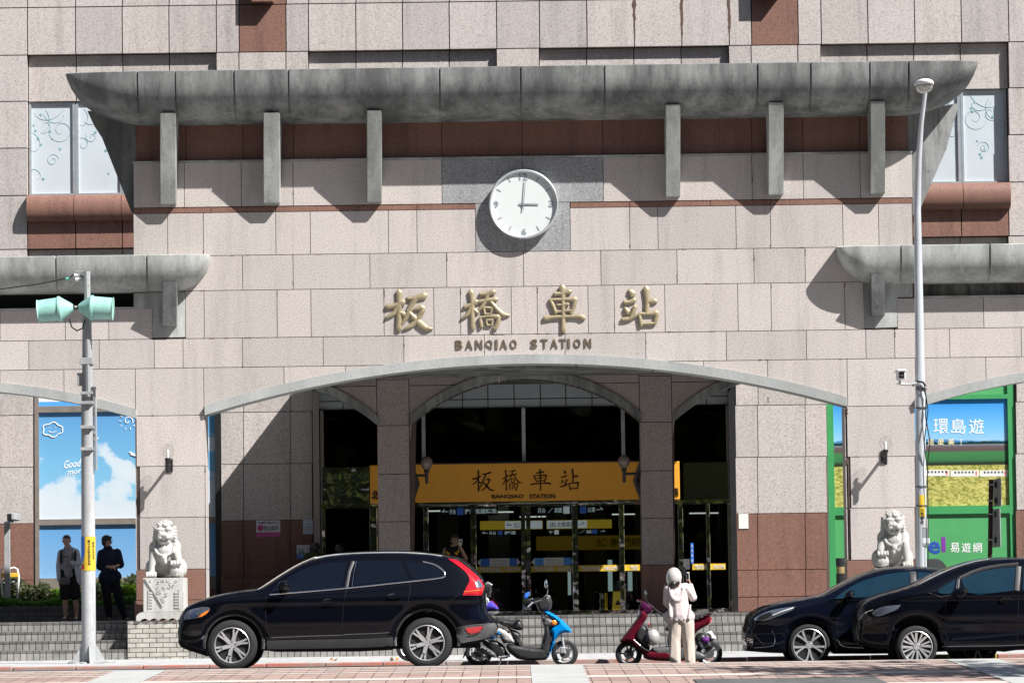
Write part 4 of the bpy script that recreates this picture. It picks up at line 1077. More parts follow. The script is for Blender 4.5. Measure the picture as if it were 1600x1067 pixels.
# wet floor sign and bin behind the doors
y = DG+0.8
Y0 = thing('wet_floor_sign', 'yellow folding caution sign standing behind the door glass', 'caution sign', (XC(965, 930, y), y, PZ))
x0, x1 = XC(956, 930, y), XC(974, 930, y)
for s in (-1, 1):
    prismo('panel', [(x0, PZ), (x1, PZ), (x1-0.03, PZ+0.42), (x0+0.03, PZ+0.42)], y+s*0.1, y+s*0.1+0.012, LY, Y0)
text('sign_writing', '小心地滑', (x0+x1)/2, y-0.11, PZ+0.10, 0.1, LK, Y0, 0.001, fit=(0.15, 0.04))
prismo('warning_triangle', [((x0+x1)/2-0.06, PZ+0.16), ((x0+x1)/2+0.06, PZ+0.16), ((x0+x1)/2, PZ+0.27)], y-0.106, y-0.101, LK, Y0)
boxo('grip', (x0+x1)/2-0.05, (x0+x1)/2+0.05, y-0.07, y+0.07, PZ+0.42, PZ+0.45, LK, Y0)
x = XC(942, 930, y)
Bn = thing('litter_bin', 'round steel litter bin standing inside the doors beside the caution sign', 'bin', (x, y+0.3, PZ))
latheo('body', [(0.13, 0), (0.15, 0.02), (0.15, 0.40), (0.12, 0.43), (0.001, 0.43)], (x, y+0.3, PZ), STEEL, Bn); latheo('opening', [(0.09, 0.431), (0.09, 0.44), (0.001, 0.44)], (x, y+0.3, PZ), BLACK, Bn)
# ------------------------------------------------------------------ window posters
def poster(name, label, x0, x1, z0, z1, y, mat, cat='poster'):
    o = boxo(name, x0, x1, y, y+0.012, z0, z1, mat); return tag(o, label, cat)
def postermat(name, stops, z0, z1, extra=None):
    m, t, b = base_mat(name, 0.3)
    tc = N(t, 'ShaderNodeTexCoord'); s = N(t, 'ShaderNodeSeparateXYZ'); L(t, tc.outputs['Object'], s.inputs[0])
    mr = N(t, 'ShaderNodeMapRange'); mr.inputs[1].default_value = z0; mr.inputs[2].default_value = z1; L(t, s.outputs[2], mr.inputs[0])
    col = ramp(t, mr.outputs[0], stops)
    if extra: col = extra(t, col, mr.outputs[0], tc.outputs['Object'])
    L(t, col, b.inputs['Base Color']); return m
px0, px1 = XC(60, 750, DM), XC(341, 750, DM)
zt1, zb1 = ZC(634, DM), ZC(801, DM); zt2, zb2 = ZC(810, DM), ZC(893, DM)
def clouds(t, col, f, obj):
    mp = N(t, 'ShaderNodeMapping'); mp.inputs['Scale'].default_value = (1.15, 1, 1.5); mp.inputs['Location'].default_value = (0.35, 0, 0.1); L(t, obj, mp.inputs[0])
    n = ramp(t, noise(t, mp.outputs[0], 1.0, 8, 0.5), [(0.3, g(0.1)), (0.7, g(0.9))])
    h = N(t, 'ShaderNodeMapRange'); h.inputs[1].default_value = 0.05; h.inputs[2].default_value = 0.52; h.inputs[3].default_value = 0.30; h.inputs[4].default_value = -0.24; L(t, f, h.inputs[0])
    a = N(t, 'ShaderNodeMath', operation='ADD'); L(t, n, a.inputs[0]); L(t, h.outputs[0], a.inputs[1])
    return mix(t, ramp(t, a.outputs[0], [(0.46, g(0)), (0.56, g(0.85)), (0.75, g(1))]), col, (0.58, 0.66, 0.72, 1))
SKY = postermat('sky_poster', [(0, (0.25, 0.52, 0.70, 1)), (0.5, (0.17, 0.43, 0.66, 1)), (1, (0.10, 0.30, 0.58, 1))], zb1, zt1, clouds)
SKY2 = postermat('sky_poster_low', [(0, (0.22, 0.42, 0.68, 1)), (1, (0.12, 0.33, 0.62, 1))], zb2, zt2)
yp = DM+0.10
PA = thing('sky_window_poster', 'blue sky and cloud poster with white doodles filling the window behind the two pedestrians', 'window poster', ((px0+px1)/2, yp, zb2))
boxo('upper_sheet', px0, px1, yp, yp+0.01, zb1, zt1, SKY, PA); boxo('lower_sheet', px0, px1, yp, yp+0.01, zb2, zt2, SKY2, PA)
boxo('top_sheet', px0, px1, yp, yp+0.01, ZC(617, DM), ZC(560, DM), WHITEP, PA); boxo('top_sheet_edge', px0, px1, yp-0.001, yp+0.01, ZC(624, DM), ZC(617, DM), BLUEF2, PA)
WD = plain('white_doodle', (0.85, 0.86, 0.86, 1), 0.6, var=0.02)
def line(pts, w=0.010, name='doodle'):
    return tubeo(name, [(W(u, v, DM)[0], yp-0.004, W(u, v, DM)[1]) for u, v in pts], w, WD, PA, 5)
line([(66+15+15*math.cos(a)*(1+0.10*math.sin(5.5*a)), 671+10.5*math.sin(a)*(1+0.13*math.sin(5.5*a))) for a in [2*PI*i/40 for i in range(41)]])
line([(75, 673), (79, 675.5), (83, 675.5), (87, 673)], 0.006); line([(76, 668.5), (77.5, 668)], 0.006); line([(85, 667.5), (86.5, 668)], 0.006)
line([(199+(1+1.05*a)*math.cos(a), 657.5+(1+1.05*a)*math.sin(a)) for a in [i*0.35 for i in range(20)]], 0.008)
for k in range(10):
    a = 2*PI*k/10; line([(199+10.5*math.cos(a), 657.5+10.5*math.sin(a)), (199+14*math.cos(a), 657.5+14*math.sin(a))], 0.007)
line([(143, 671), (147, 677), (149, 684)], 0.01); line([(143, 686), (148, 683), (153, 684), (149, 688), (144, 686)], 0.012)
line([(201, 706), (206, 708), (212, 713), (208, 711), (203, 709)], 0.013)
X, Z = W(112, 724, DM); text('doodle_writing', 'Good', X, yp-0.004, Z, 0.2, WD, PA, 0.002, 0.001, fit=(0.32, 0.15), rot=0.12, shear=0.3)
X, Z = W(118, 735, DM); text('doodle_writing', 'mornin', X+0.06, yp-0.004, Z, 0.2, WD, PA, 0.002, 0.001, fit=(0.44, 0.10), rot=0.12, shear=0.3)
# taupe frame of that window
FR = thing('window_frame', 'taupe metal frame round the blue sky poster window', 'window frame', (px0, DM, PZ))
boxo('jamb', XC(54, 750, DM), XC(60.5, 750, DM), DM+0.03, DM+0.13, PZ, ZC(560, DM), TAUPE, FR); boxo('gap_jamb', XC(52, 750, DM), XC(54, 750, DM), DM+0.1, DM+0.13, PZ, ZC(560, DM), BLACK, FR)
boxo('transom', px0, px1, DM+0.05, DM+0.13, ZC(634, DM), ZC(624.5, DM), TAUPE, FR); boxo('transom', px0, px1, DM+0.05, DM+0.13, zt2, zb1, TAUPE, FR)
boxo('sill', px0, px1, DM+0.03, DM+0.14, ZC(912, DM), zb2, TAUPE, FR); boxo('jamb', px1-0.06, px1+0.05, DM+0.02, DM+0.14, PZ, ZC(560, DM), BLACK, FR)
boxo('lower_wall', px0, px1, DM+0.03, DM+0.3, PZ-0.02, ZC(912, DM), BROWN, FR)
# right window: green panels with the flower field picture
gx_0, gx_1 = XC(1303, 700, DM), XC(1576, 700, DM)
fz1, fz0 = ZC(632.5, DM), ZC(799, DM)
def field(t, col, f, obj):
    n = noise(t, coords(t, (1, 1, 1.7)), 15, 6, 0.75); n2 = noise(t, coords(t), 5, 4, 0.6)
    fl = ramp(t, n, [(0.36, (0.09, 0.14, 0.03, 1)), (0.46, (0.30, 0.30, 0.07, 1)), (0.56, (0.52, 0.49, 0.15, 1)), (0.75, (0.66, 0.63, 0.30, 1))])
    m1 = ramp(t, f, [(0.0, g(1)), (0.375, g(1)), (0.385, g(0)), (1, g(0))])
    col = mix(t, m1, col, fl)
    # wispy cloud and hill line
    wv = N(t, 'ShaderNodeMath', operation='MULTIPLY_ADD'); L(t, noise(t, coords(t, (0.5, 1, 0)), 1.2, 4), wv.inputs[0]); wv.inputs[1].default_value = 0.16; L(t, f, wv.inputs[2])
    hill = ramp(t, wv.outputs[0], [(0.0, g(1)), (0.70, g(1)), (0.71, g(0)), (1, g(0))]); up = ramp(t, f, [(0.585, g(0)), (0.59, g(1))])
    col = mix(t, mix(t, 1.0, hill, up, 'MULTIPLY'), col, (0.055, 0.20, 0.42, 1))
    w2 = N(t, 'ShaderNodeMath', operation='MULTIPLY_ADD'); L(t, n2, w2.inputs[0]); w2.inputs[1].default_value = 0.04; L(t, f, w2.inputs[2])
    tr = ramp(t, w2.outputs[0], [(0.0, g(1)), (0.617, g(1)), (0.62, g(0)), (1, g(0))]); up2 = ramp(t, f, [(0.575, g(0)), (0.578, g(1))])
    return mix(t, mix(t, 1.0, tr, up2, 'MULTIPLY'), col, (0.012, 0.035, 0.03, 1))
FLD = postermat('field_poster', [(0, (0.1, 0.1, 0.02, 1)), (0.40, (0.02, 0.03, 0.02, 1)), (0.43, (0.04, 0.16, 0.06, 1)), (0.50, (0.05, 0.20, 0.07, 1)), (0.52, (0.10, 0.07, 0.075, 1)), (0.56, (0.13, 0.10, 0.10, 1)), (0.60, (0.30, 0.52, 0.72, 1)), (0.72, (0.16, 0.46, 0.78, 1)), (1, (0.02, 0.25, 0.66, 1))], fz0, fz1, field)
PB = thing('flower_field_window_poster', 'window poster of a white train crossing a yellow flower field framed in green', 'window poster', ((gx_0+gx_1)/2, yp, PZ))
boxo('picture_sheet', gx_0, gx_1, yp, yp+0.01, fz0, fz1, FLD, PB)
TRW = plain('train_print', (0.72, 0.72, 0.70, 1), 0.4, var=0.05); TRD = plain('train_window_print', (0.08, 0.09, 0.11, 1), 0.4)
cars_ = [(1400, 1484), (1486, 1530), (1532, 1576)]
for a, b in cars_:
    z1, z0 = W(a, 734.5, DM)[1], W(a, 744, DM)[1]; b = min(b, 1575)
    t_ = boxo('printed_train_car', XC(a, 740, DM), XC(b, 740, DM), yp-0.003, yp+0.002, z0-0.0, z1, TRW, PB, 0)
    bm = bmesh.new(); u = a+6
    while u < b-5:
        xx = XC(u, 740, DM); box(bm, xx, xx+0.035, yp-0.005, yp-0.002, (z0+z1)/2, (z0+z1)/2+0.04); u += 5.5
    finish('printed_windows', bm, TRD, t_)
    boxo('printed_red_end', XC(b-5, 740, DM), XC(b-2.5, 740, DM), yp-0.005, yp-0.002, z0+0.02, z1-0.02, plain('printed_red', (0.6, 0.15, 0.12, 1), 0.5), t_)
WT = plain('white_print', (0.82, 0.84, 0.85, 1), 0.5, var=0.02)
for ch, u in (('環', 1471), ('島', 1498.5), ('遊', 1526.5)):
    X, Z = W(u, 665.5, DM); text('poster_writing', ch, X, yp-0.003, Z, 0.2, WT, PB, 0.002, 0.0, fit=(0.285, 0.285))
X, Z = W(1449, 667, DM); text('poster_writing', '•', X, yp-0.003, Z, 0.1, WT, PB, 0.002, fit=(0.05, 0.05))
for ch, u in (('這', 1455.5), ('麼', 1471), ('美', 1487)):
    X, Z = W(u, 690, DM); text('poster_writing', ch, X, yp-0.003, Z, 0.1, plain('cream_print', (0.75, 0.70, 0.45, 1), 0.5), PB, 0.002, 0.001, fit=(0.125, 0.125))
X, Z = W(1502.5, 690, DM); text('poster_writing', '!', X, yp-0.003, Z, 0.1, WT, PB, 0.002, 0.001, fit=(0.02, 0.12))
boxo('green_sheet', gx_0, gx_1, yp-0.002, yp+0.01, ZC(905, DM), ZC(810, DM), GREENP, PB)
boxo('green_sheet', gx_0, gx_1, yp-0.002, yp+0.01, ZC(626, DM), ZC(560, DM), GREENP, PB)
boxo('green_band', gx_0, gx_1, yp-0.05, yp+0.02, ZC(811.5, DM), ZC(799, DM), GREENF, PB); boxo('green_band', gx_0, gx_1, yp-0.05, yp+0.02, fz1, ZC(625.5, DM), GREENF, PB)
boxo('green_jamb', XC(1293, 700, DM), gx_0, DM+0.035, yp+0.03, PZ, ZC(560, DM), GREENF, PB); boxo('green_jamb', gx_1, XC(1587, 700, DM), yp-0.05, yp+0.03, PZ, ZC(560, DM), GREENF, PB)
boxo('green_sheet', gx_0, gx_1, yp-0.002, yp+0.01, PZ, ZC(905, DM), GREENP, PB)
BLP = plain('blue_print', (0.02, 0.07, 0.38, 1), 0.5)
X, Z = W(1460.5, 855, DM); text('poster_writing', 'e', X, yp-0.005, Z, 0.3, BLP, PB, 0.002, 0.007, fit=(0.235, 0.24))
X, Z = W(1447, 859, DM); 
X, Z = W(1475.5, 850, DM); boxo('poster_letter', X-0.045, X+0.035, yp-0.006, yp-0.003, Z-0.145, Z+0.145, PURP, PB)
for ch, u in (('易', 1492.5), ('遊', 1510.5), ('網', 1528)):
    X, Z = W(u, 855, DM); text('poster_writing', ch, X, yp-0.005, Z, 0.2, WT, PB, 0.002, 0.001, fit=(0.175, 0.185))
# ------------------------------------------------------------------ notices on the flank walls
def notice(label, u0, u1, v0, v1, D, mats, words, name='wall_notice', cat='notice'):
    X0, Z1 = W(u0, v0, D); X1, Z0 = W(u1, v1, D)
    n = thing(name, label, cat, ((X0+X1)/2, D, (Z0+Z1)/2)); H = Z1-Z0
    boxo('board', X0, X1, D-0.012, D-0.002, Z0, Z1, mats[0], n)
    if len(mats) > 1: boxo('colour_band', X0, X1, D-0.014, D-0.011, Z0, Z0+H*mats[2], mats[1], n)
    for s, fx, fz, fw, fh, m in words:
        text('notice_writing', s, X0+(X1-X0)*fx, D-0.016, Z0+H*fz, 0.1, m, n, 0.001, 0.001, fit=((X1-X0)*fw, H*fh))
    return n
PINKP = plain('magenta_print', (0.50, 0.08, 0.30, 1), 0.5); NAVYP = plain('navy_print', (0.05, 0.06, 0.16, 1), 0.5)
WB = plain('white_board', (0.72, 0.73, 0.76, 1), 0.5, var=0.03)
DF = DM-0.004
nn = notice('white and magenta no smoking notice on the shaded dark wall', 400.5, 438, 813, 838.5, DF, (WB, PINKP, 0.3), (('本場所外圍10公尺', 0.5, 0.86, 0.9, 0.16, NAVYP), ('禁止吸菸', 0.62, 0.54, 0.62, 0.3, NAVYP)))
X, Z = W(407, 824.5, DF); latheo('no_smoking_ring', [(0.05, 0), (0.062, 0), (0.062, 0.003), (0.05, 0.003), (0.05, 0)], (X, DF-0.017, Z), PINKP, nn, 'Y', 24)
boxo('cigarette_mark', X-0.035, X+0.035, DF-0.017, DF-0.013, Z-0.006, Z+0.006, NAVYP, nn)
notice('pale blue paper sheet taped high beside the dark doorway', 473.5, 489, 811.5, 834, DF, (plain('pale_blue_paper', (0.55, 0.64, 0.74, 1), 0.7, var=0.03),), (('公告事項', 0.5, 0.7, 0.6, 0.08, GREYT), ('注意說明', 0.5, 0.5, 0.7, 0.08, GREYT), ('服務時間', 0.5, 0.3, 0.7, 0.08, GREYT)))
n2 = notice('small white and blue pushchair access sign above the estate car', 463.5, 484, 851, 872.5, DM-0.063, (WB, BLUEF, 0.36), (('親子推車停放', 0.5, 0.25, 0.85, 0.12, WB), ('Stroller parking', 0.5, 0.09, 0.8, 0.07, WB), ('↑', 0.84, 0.68, 0.12, 0.42, plain('red_print', (0.5, 0.05, 0.05, 1), 0.5))))
bm = bmesh.new(); X, Z = W(471, 860, DM-0.063); tg = plain('teal_print', (0.03, 0.30, 0.33, 1), 0.5)
for pts in ([(-0.06, 0.04), (0.0, 0.01), (0.05, 0.03)], [(-0.06, 0.04), (-0.04, -0.02), (0.05, -0.02)]): tube(bm, [(X+a, DM-0.063-0.018, Z+b) for a, b in pts], 0.008, 5)
for a in (-0.03, 0.04): lathe(bm, [(0.012, 0), (0.022, 0), (0.022, 0.002), (0.012, 0.002)], (X+a, DM-0.063-0.019, Z-0.045), 'Y', 12)
finish('pushchair_mark', bm, tg, n2)
notice('plain white paper sheet taped on the sunlit brown granite', 1154, 1169.5, 802.5, 825.5, DF, (WHF,), ())
notice('narrow blue upright notice on the glass near the helmeted woman', 1079, 1084, 848, 880, DG+0.055, (BLUEF,), (('請勿', 0.5, 0.85, 0.6, 0.14, WB), ('停放', 0.5, 0.62, 0.6, 0.14, WB), ('機車', 0.5, 0.38, 0.6, 0.14, WB), ('謝', 0.5, 0.14, 0.6, 0.12, WB)))
notice('grey blank card on the door glass behind the helmeted woman', 1065, 1078, 873, 889, DG+0.053, (PLASG,), ())
# ------------------------------------------------------------------ wall lamps
def wall_lamp(label, u, v, D, dirx=0, globe='clear'):
    X, Z = W(u, v, D)   # foot of the bulb socket
    if dirx == 0:
        A = 0.36; l = thing('wall_lamp', label, 'wall lamp', (X, D, Z), 'lamps on the pillars')
        bx, by = X, D-A
        boxo('back_plate', X-0.05, X+0.06, D-0.03, D-0.001, Z-0.17, Z+0.06, BLACK, l, 0.01)
        tubeo('arm', [(X, D-0.02, Z-0.05), (bx, by, Z-0.05)], 0.028, BLACK, l)
    else:
        A = 0.30; l = thing('wall_lamp', label, 'wall lamp', (X, D, Z), 'lamps on the shaded columns')
        bx, by = X+dirx*A, D+0.25
        boxo('back_plate', min(X, X+dirx*0.03), max(X, X+dirx*0.03), by-0.08, by+0.08, Z-0.14, Z+0.04, BLACK, l, 0.005)
        tubeo('arm', [(X, by, Z-0.05), (bx, by, Z-0.05)], 0.026, BLACK, l)
    latheo('socket', [(0.001, -0.21), (0.03, -0.20), (0.035, 0.0), (0.052, 0.02), (0.052, 0.06), (0.001, 0.06)], (bx, by, Z), BLACK, l)
    latheo('globe', [(0.05, 0.06), (0.09, 0.10), (0.115, 0.17), (0.105, 0.24), (0.06, 0.29), (0.001, 0.305)], (bx, by, Z), BULBG if globe == 'clear' else plain('clouded_globe', (0.20, 0.16, 0.14, 1), 0.2), l)
    if globe == 'clear':
        latheo('bulb', [(0.001, 0.06), (0.02, 0.065), (0.022, 0.14), (0.03, 0.17), (0.02, 0.2), (0.001, 0.205)], (bx, by, Z), WHITEP, l)
        bm = bmesh.new()
        for k in range(6):
            a = PI*k/6
            tube(bm, [(bx+r*math.cos(a)*s, by+r*math.sin(a)*s, Z+h) for s in (-1,) for r, h in ((0.05, 0.06), (0.11, 0.13), (0.116, 0.18), (0.09, 0.26), (0.0, 0.31))], 0.003, 4)
            tube(bm, [(bx+r*math.cos(a), by+r*math.sin(a), Z+h) for r, h in ((0.05, 0.06), (0.11, 0.13), (0.116, 0.18), (0.09, 0.26), (0.0, 0.31))], 0.003, 4)
        finish('globe_ribs', bm, BULBG, l)
    return l
wall_lamp('black wall lamp with clear globe on the granite pillar above the fully visible lion', 265, 722, DS)
wall_lamp('black wall lamp with clear globe on the granite pillar by the street lamp post', 1380.5, 709, DS)
wall_lamp('black bracket lamp with clouded globe at the column nearest the phone woman', 641, 738, DA, 1, 'cloud')
wall_lamp('black bracket lamp with clouded globe at the column behind the helmeted woman', 1001, 735, DA, -1, 'cloud')
# ------------------------------------------------------------------ guardian lions
def lion(mir, X, name_label, y=DS-0.95, z=None):
    s = -1 if mir else 1
    L_ = thing('stone_lion', name_label, 'stone lion', (X, y, z))
    H = 1.04
    def P(a, b, c): return (X+s*a*H, y+b*H, z+c*H)
    def body(bm):
        ball(bm, P(0, 0.22, 0.30), 0.27*H, (1.0, 1.0, 1.05)); ball(bm, P(0, 0.05, 0.42), 0.20*H, (1.15, 1.0, 1.25)); ball(bm, P(0.0, 0.30, 0.18), 0.26*H, (1.15, 1, 0.8))
        for a in (-1, 1):
            ball(bm, P(a*0.17, 0.02, 0.50), 0.105*H, (1, 1.1, 1.3)); ball(bm, P(a*0.25, 0.22, 0.16), 0.15*H, (0.7, 1.2, 1.1)); cap(bm, P(a*0.24, 0.12, 0.06), P(a*0.24, -0.02, 0.035), 0.06*H, 0.05*H)
        # straight foreleg and paw
        cap(bm, P(-0.19, -0.06, 0.42), P(-0.215, -0.11, 0.10), 0.075*H, 0.06*H); ball(bm, P(-0.215, -0.16, 0.055), 0.085*H, (1.05, 1.2, 0.65))
        for k in range(4): ball(bm, P(-0.285+k*0.047, -0.235, 0.045), 0.030*H, (0.8, 1, 1.2)); ball(bm, P(-0.285+k*0.047, -0.215, 0.085), 0.025*H)
        # raised foreleg on the ball
        cap(bm, P(0.19, -0.06, 0.44), P(0.235, -0.14, 0.30), 0.08*H, 0.062*H); ball(bm, P(0.20, -0.19, 0.235), 0.075*H, (1.2, 1.1, 0.6)); ball(bm, P(0.21, -0.14, 0.115), 0.115*H, (1.1, 1, 1))
        for k in range(4): ball(bm, P(0.125+k*0.052, -0.255, 0.235), 0.030*H, (0.8, 1, 1.2)); ball(bm, P(0.125+k*0.052, -0.245, 0.275), 0.023*H)
        for i in range(5):
            for j in range(4): ball(bm, P(0.115+i*0.048, -0.235+0.02*abs(i-2), 0.04+j*0.045), 0.017*H, sub=1)
        # chest collar, bell and tassel
        for k in range(15):
            a = PI*(k/14); ball(bm, P(0.155*math.cos(a), -0.14-0.03*math.sin(a), 0.50-0.13*math.sin(a)), 0.024*H, sub=1)
        ball(bm, P(0, -0.20, 0.335), 0.055*H, (1, 0.8, 1)); ball(bm, P(0.02, -0.205, 0.27), 0.045*H, (0.8, 0.8, 1.1)); ball(bm, P(0, -0.12, 0.46), 0.12*H, (1.1, 0.6, 0.9))
        # head
        ball(bm, P(0, -0.02, 0.735), 0.175*H, (0.95, 1.0, 1.08)); ball(bm, P(0, -0.14, 0.69), 0.12*H, (1.12, 0.85, 0.62)); ball(bm, P(0, -0.13, 0.60), 0.095*H, (1.15, 0.8, 0.45))
        ball(bm, P(0, -0.245, 0.715), 0.038*H, (1.5, 0.8, 0.8)); 
        for a in (-1, 1):
            ball(bm, P(a*0.062, -0.225, 0.672), 0.048*H, (1, 0.9, 0.75)); ball(bm, P(a*0.045, -0.235, 0.712), 0.03*H)
            ball(bm, P(a*0.075, -0.165, 0.765), 0.035*H); ball(bm, P(a*0.078, -0.165, 0.81), 0.06*H, (1.15, 0.7, 0.5)); ball(bm, P(a*0.055, -0.14, 0.865), 0.055*H, (1, 0.8, 0.8))
            cap(bm, P(a*0.15, -0.02, 0.80), P(a*0.175, -0.03, 0.86), 0.04*H, 0.02*H); ball(bm, P(a*0.10, -0.2, 0.615), 0.018*H)
            # curls of the mane
            for k in range(6): ball(bm, P(a*(0.165+0.012*math.sin(k)), -0.045, 0.57+k*0.052), 0.040*H, (0.8, 0.9, 0.8)); ball(bm, P(a*(0.185-0.01*k/3), 0.045, 0.56+k*0.055), 0.042*H, (0.8, 0.9, 0.8))
        for k in range(5): ball(bm, P(-0.10+0.05*k, -0.06, 0.925-0.012*abs(k-2)), 0.038*H, (1, 1, 0.8)); ball(bm, P(-0.08+0.04*k, 0.03, 0.945-0.01*abs(k-2)), 0.04*H)
        ball(bm, P(0, -0.165, 0.89), 0.03*H)
        for k in range(7): ball(bm, P(-0.15+0.05*k, 0.12, 0.60+0.09*(k % 3)), 0.05*H)
        cap(bm, P(-0.1, 0.42, 0.1), P(-0.02, 0.44, 0.45), 0.05*H, 0.07*H)
    fuse('body', body, STONE, L_, 0.0115, 1)
    bm = bmesh.new()
    for a in (-1, 1): box(bm, X+a*0.045*H-0.02, X+a*0.045*H+0.02, y-0.225*H, y-0.21*H, z+0.628*H, z+0.642*H)
    finish('mouth', bm, BLACK, L_)
    return L_
def pedestal(X, label, full=True):
    y0 = DS-1.28; w = 0.355; z0 = PZ; z1 = PZ+0.74
    p = thing('stone_pedestal', label, 'pedestal', (X, DS-0.9, PZ))
    bm = bmesh.new(); box(bm, X-w, X+w, y0, DS-0.52, z0+0.15, z1, 0.01); finish('block', bm, STONE, p)
    # base with cut wave feet
    pts = [(X-0.47, z0+0.002)]; n = 5
    for k in range(n):
        a = X-0.40+0.8*k/n; pts += [(a, z0+0.002), (a+0.03, z0+0.028), (a+0.08, z0+0.045), (a+0.13, z0+0.028), (a+0.16, z0+0.002)]
    pts += [(X+0.47, z0+0.002), (X+0.47, z0+0.08), (X+0.44, z0+0.125), (X+0.38, z0+0.152), (X-0.38, z0+0.152), (X-0.44, z0+0.125), (X-0.47, z0+0.08)]
    prismo('wave_base', pts, y0-0.09, DS-0.42, STONE, p)
    # carved front: cloth corner, low frame and swirls
    yf = y0-0.004
    prismo('carved_cloth', [(X-w+0.03, z1-0.005), (X+w-0.03, z1-0.005), (X-0.02, z1-0.50)], yf-0.022, yf+0.002, STONE, p)
    bm = bmesh.new(); rr = random.Random(5)
    for k in range(26):
        t = rr.random(); u = rr.uniform(-1, 1)*(1-t)*0.24; c = (X+u, 0, z1-0.05-t*0.36); a0 = rr.uniform(0, 6.28)
        tube(bm, [(c[0]+0.03*(1-0.8*i/8)*math.cos(a0+i*0.7), yf-0.026, c[2]+0.03*(1-0.8*i/8)*math.sin(a0+i*0.7)) for i in range(9)], 0.007, 5)
    bmesh.ops.recalc_face_normals(bm, faces=bm.faces); finish('carved_scrolls', bm, STONE, p, 40)
    for s_ in (-1, 1):
        bm = bmesh.new()
        for k in range(6): box(bm, X+s_*0.22-0.03, X+s_*0.22+0.03, yf-0.012, yf+0.002, z0+0.22+k*0.05, z0+0.25+k*0.05)
        box(bm, X+s_*0.265-0.006, X+s_*0.265+0.006, yf-0.01, yf+0.002, z0+0.2, z1-0.2)
        bmesh.ops.recalc_face_normals(bm, faces=bm.faces); finish('carved_fret', bm, STONE, p, 40)
xl = W(258.5, 900, DS-0.9)[0]; xr_ = W(1396, 880, DS-0.9)[0]
pedestal(xl, 'carved granite pedestal with a draped corner under the fully visible lion'); pedestal(xr_, 'granite pedestal mostly hidden by the parked cars beside the lamp post')
lion(False, xl, 'pale stone guardian lion on the carved pedestal left of the entrance above the brick block', z=PZ+0.74)
lion(True, xr_, 'pale stone guardian lion with its paw on a ball beside the grey street lamp post', z=PZ+0.74)
# ------------------------------------------------------------------ loudspeaker pole
D = 62.6
def V3(u, v, D): x, z = W(u, v, D); return (x, D, z)
pb = W(139, 1030, D)
LP = thing('loudspeaker_pole', 'galvanised pole with yellow notice standing in front of the steps by two pedestrians', 'pole', (pb[0], D, 0.05))
s = 6000/D
xb = pb[0]
latheo('shaft', [(11.0/s, 0.0), (10.8/s, 4.9*0+ (W(139, 845, D)[1]-0.05)), (9.8/s, W(139, 640, D)[1]-0.05), (8.0/s, W(139, 580, D)[1]-0.05), (6.8/s, W(139, 470, D)[1]-0.05), (0.001, W(139, 470, D)[1]-0.05)], (xb, D, 0.05), GALV, LP)
xt = xb
tubeo('mast', [(xt+3/s, D-0.11, W(139, 620, D)[1]), (xt+1.5/s, D-0.10, W(139, 425, D)[1])], 5/s, GALV, LP)
for v in (568, 615, 630, 668, 702):
    z = W(139, v, D)[1]; boxo('clamp', xb-10/s, xb+10/s, D-0.16, D+0.12, z-0.02, z+0.03 + (0.06 if v == 568 else 0), GALV, LP, 0.004)
boxo('clamp_block', xb+8/s, xb+14/s, D-0.14, D-0.02, W(139, 620, D)[1], W(139, 605, D)[1], PLASG, LP)
tubeo('conduit', [(xb+13/s, D-0.06, W(139, 610, D)[1]), (xb+13.5/s, D-0.05, W(139, 735, D)[1])], 2.0/s, GALV, LP, 6)
zb_ = W(139, 620, D)[1]
boxo('switch_box', W(121, 590, D)[0], W(130, 590, D)[0], D-0.06, D+0.05, W(121, 603, D)[1], W(121, 583, D)[1], GALV, LP, 0.005)
for a in (0, 90, 180, 270):
    ca, sa = math.cos(math.radians(a+10)), math.sin(math.radians(a+10)); bm = bmesh.new()
    v = [bm.verts.new((xb+ca*r-sa*w, D+sa*r+ca*w, 0.05+h)) for w in (-0.006, 0.006) for r, h in ((0.11, 0.0), (0.27, 0.0), (0.27, 0.03), (0.13, 0.28), (0.11, 0.28))]
    bm.faces.new(v[:5]); bm.faces.new(v[5:][::-1])
    for i in range(5): bm.faces.new((v[i], v[5+i], v[5+(i+1) % 5], v[(i+1) % 5]))
    bmesh.ops.recalc_face_normals(bm, faces=bm.faces); finish('base_fin', bm, GALV, LP)
def heap(bm):
    rr = random.Random(2)
    for k in range(26): a = rr.uniform(0, 6.28); r = rr.uniform(0, 0.36); ball(bm, (xb+r*math.cos(a)*1.25, D+r*math.sin(a)*0.9, 0.045), rr.uniform(0.06, 0.11), (1.2, 1, 0.45), sub=1)
fuse('mortar_foot', heap, CONC2, LP, 0.015, 1)
# yellow and blue notice wrapped round the shaft
def wrap(name, v0, v1, a0, a1, r, mat, parent, cen=(xb, D), curve=None, n=24):
    z1, z0 = W(139, v0, D)[1], W(139, v1, D)[1]; bm = bmesh.new(); m = 14; rows = []
    for j in range(m+1):
        z = z0+(z1-z0)*j/m; row = []
        for i in range(n+1):
            b0 = a0 if curve is None else curve(j/m); a = math.radians(b0+(a1-b0)*i/n)
            row.append(bm.verts.new((cen[0]+r*math.sin(a), cen[1]-r*math.cos(a), z)))
        rows.append(row)
    for p, q in zip(rows, rows[1:]):
        for i in range(n): bm.faces.new((p[i], p[i+1], q[i+1], q[i]))
    return finish(name, bm, mat, parent, True)
wrap('notice_blue', 838, 880, -88, -20, 11.2/s, BLUEF, LP)
wrap('notice_yellow', 838, 891, -30, 89, 11.35/s, YEL, LP, curve=lambda t: -22 if t > 0.6 else -22-66*(1-t/0.6)**2)
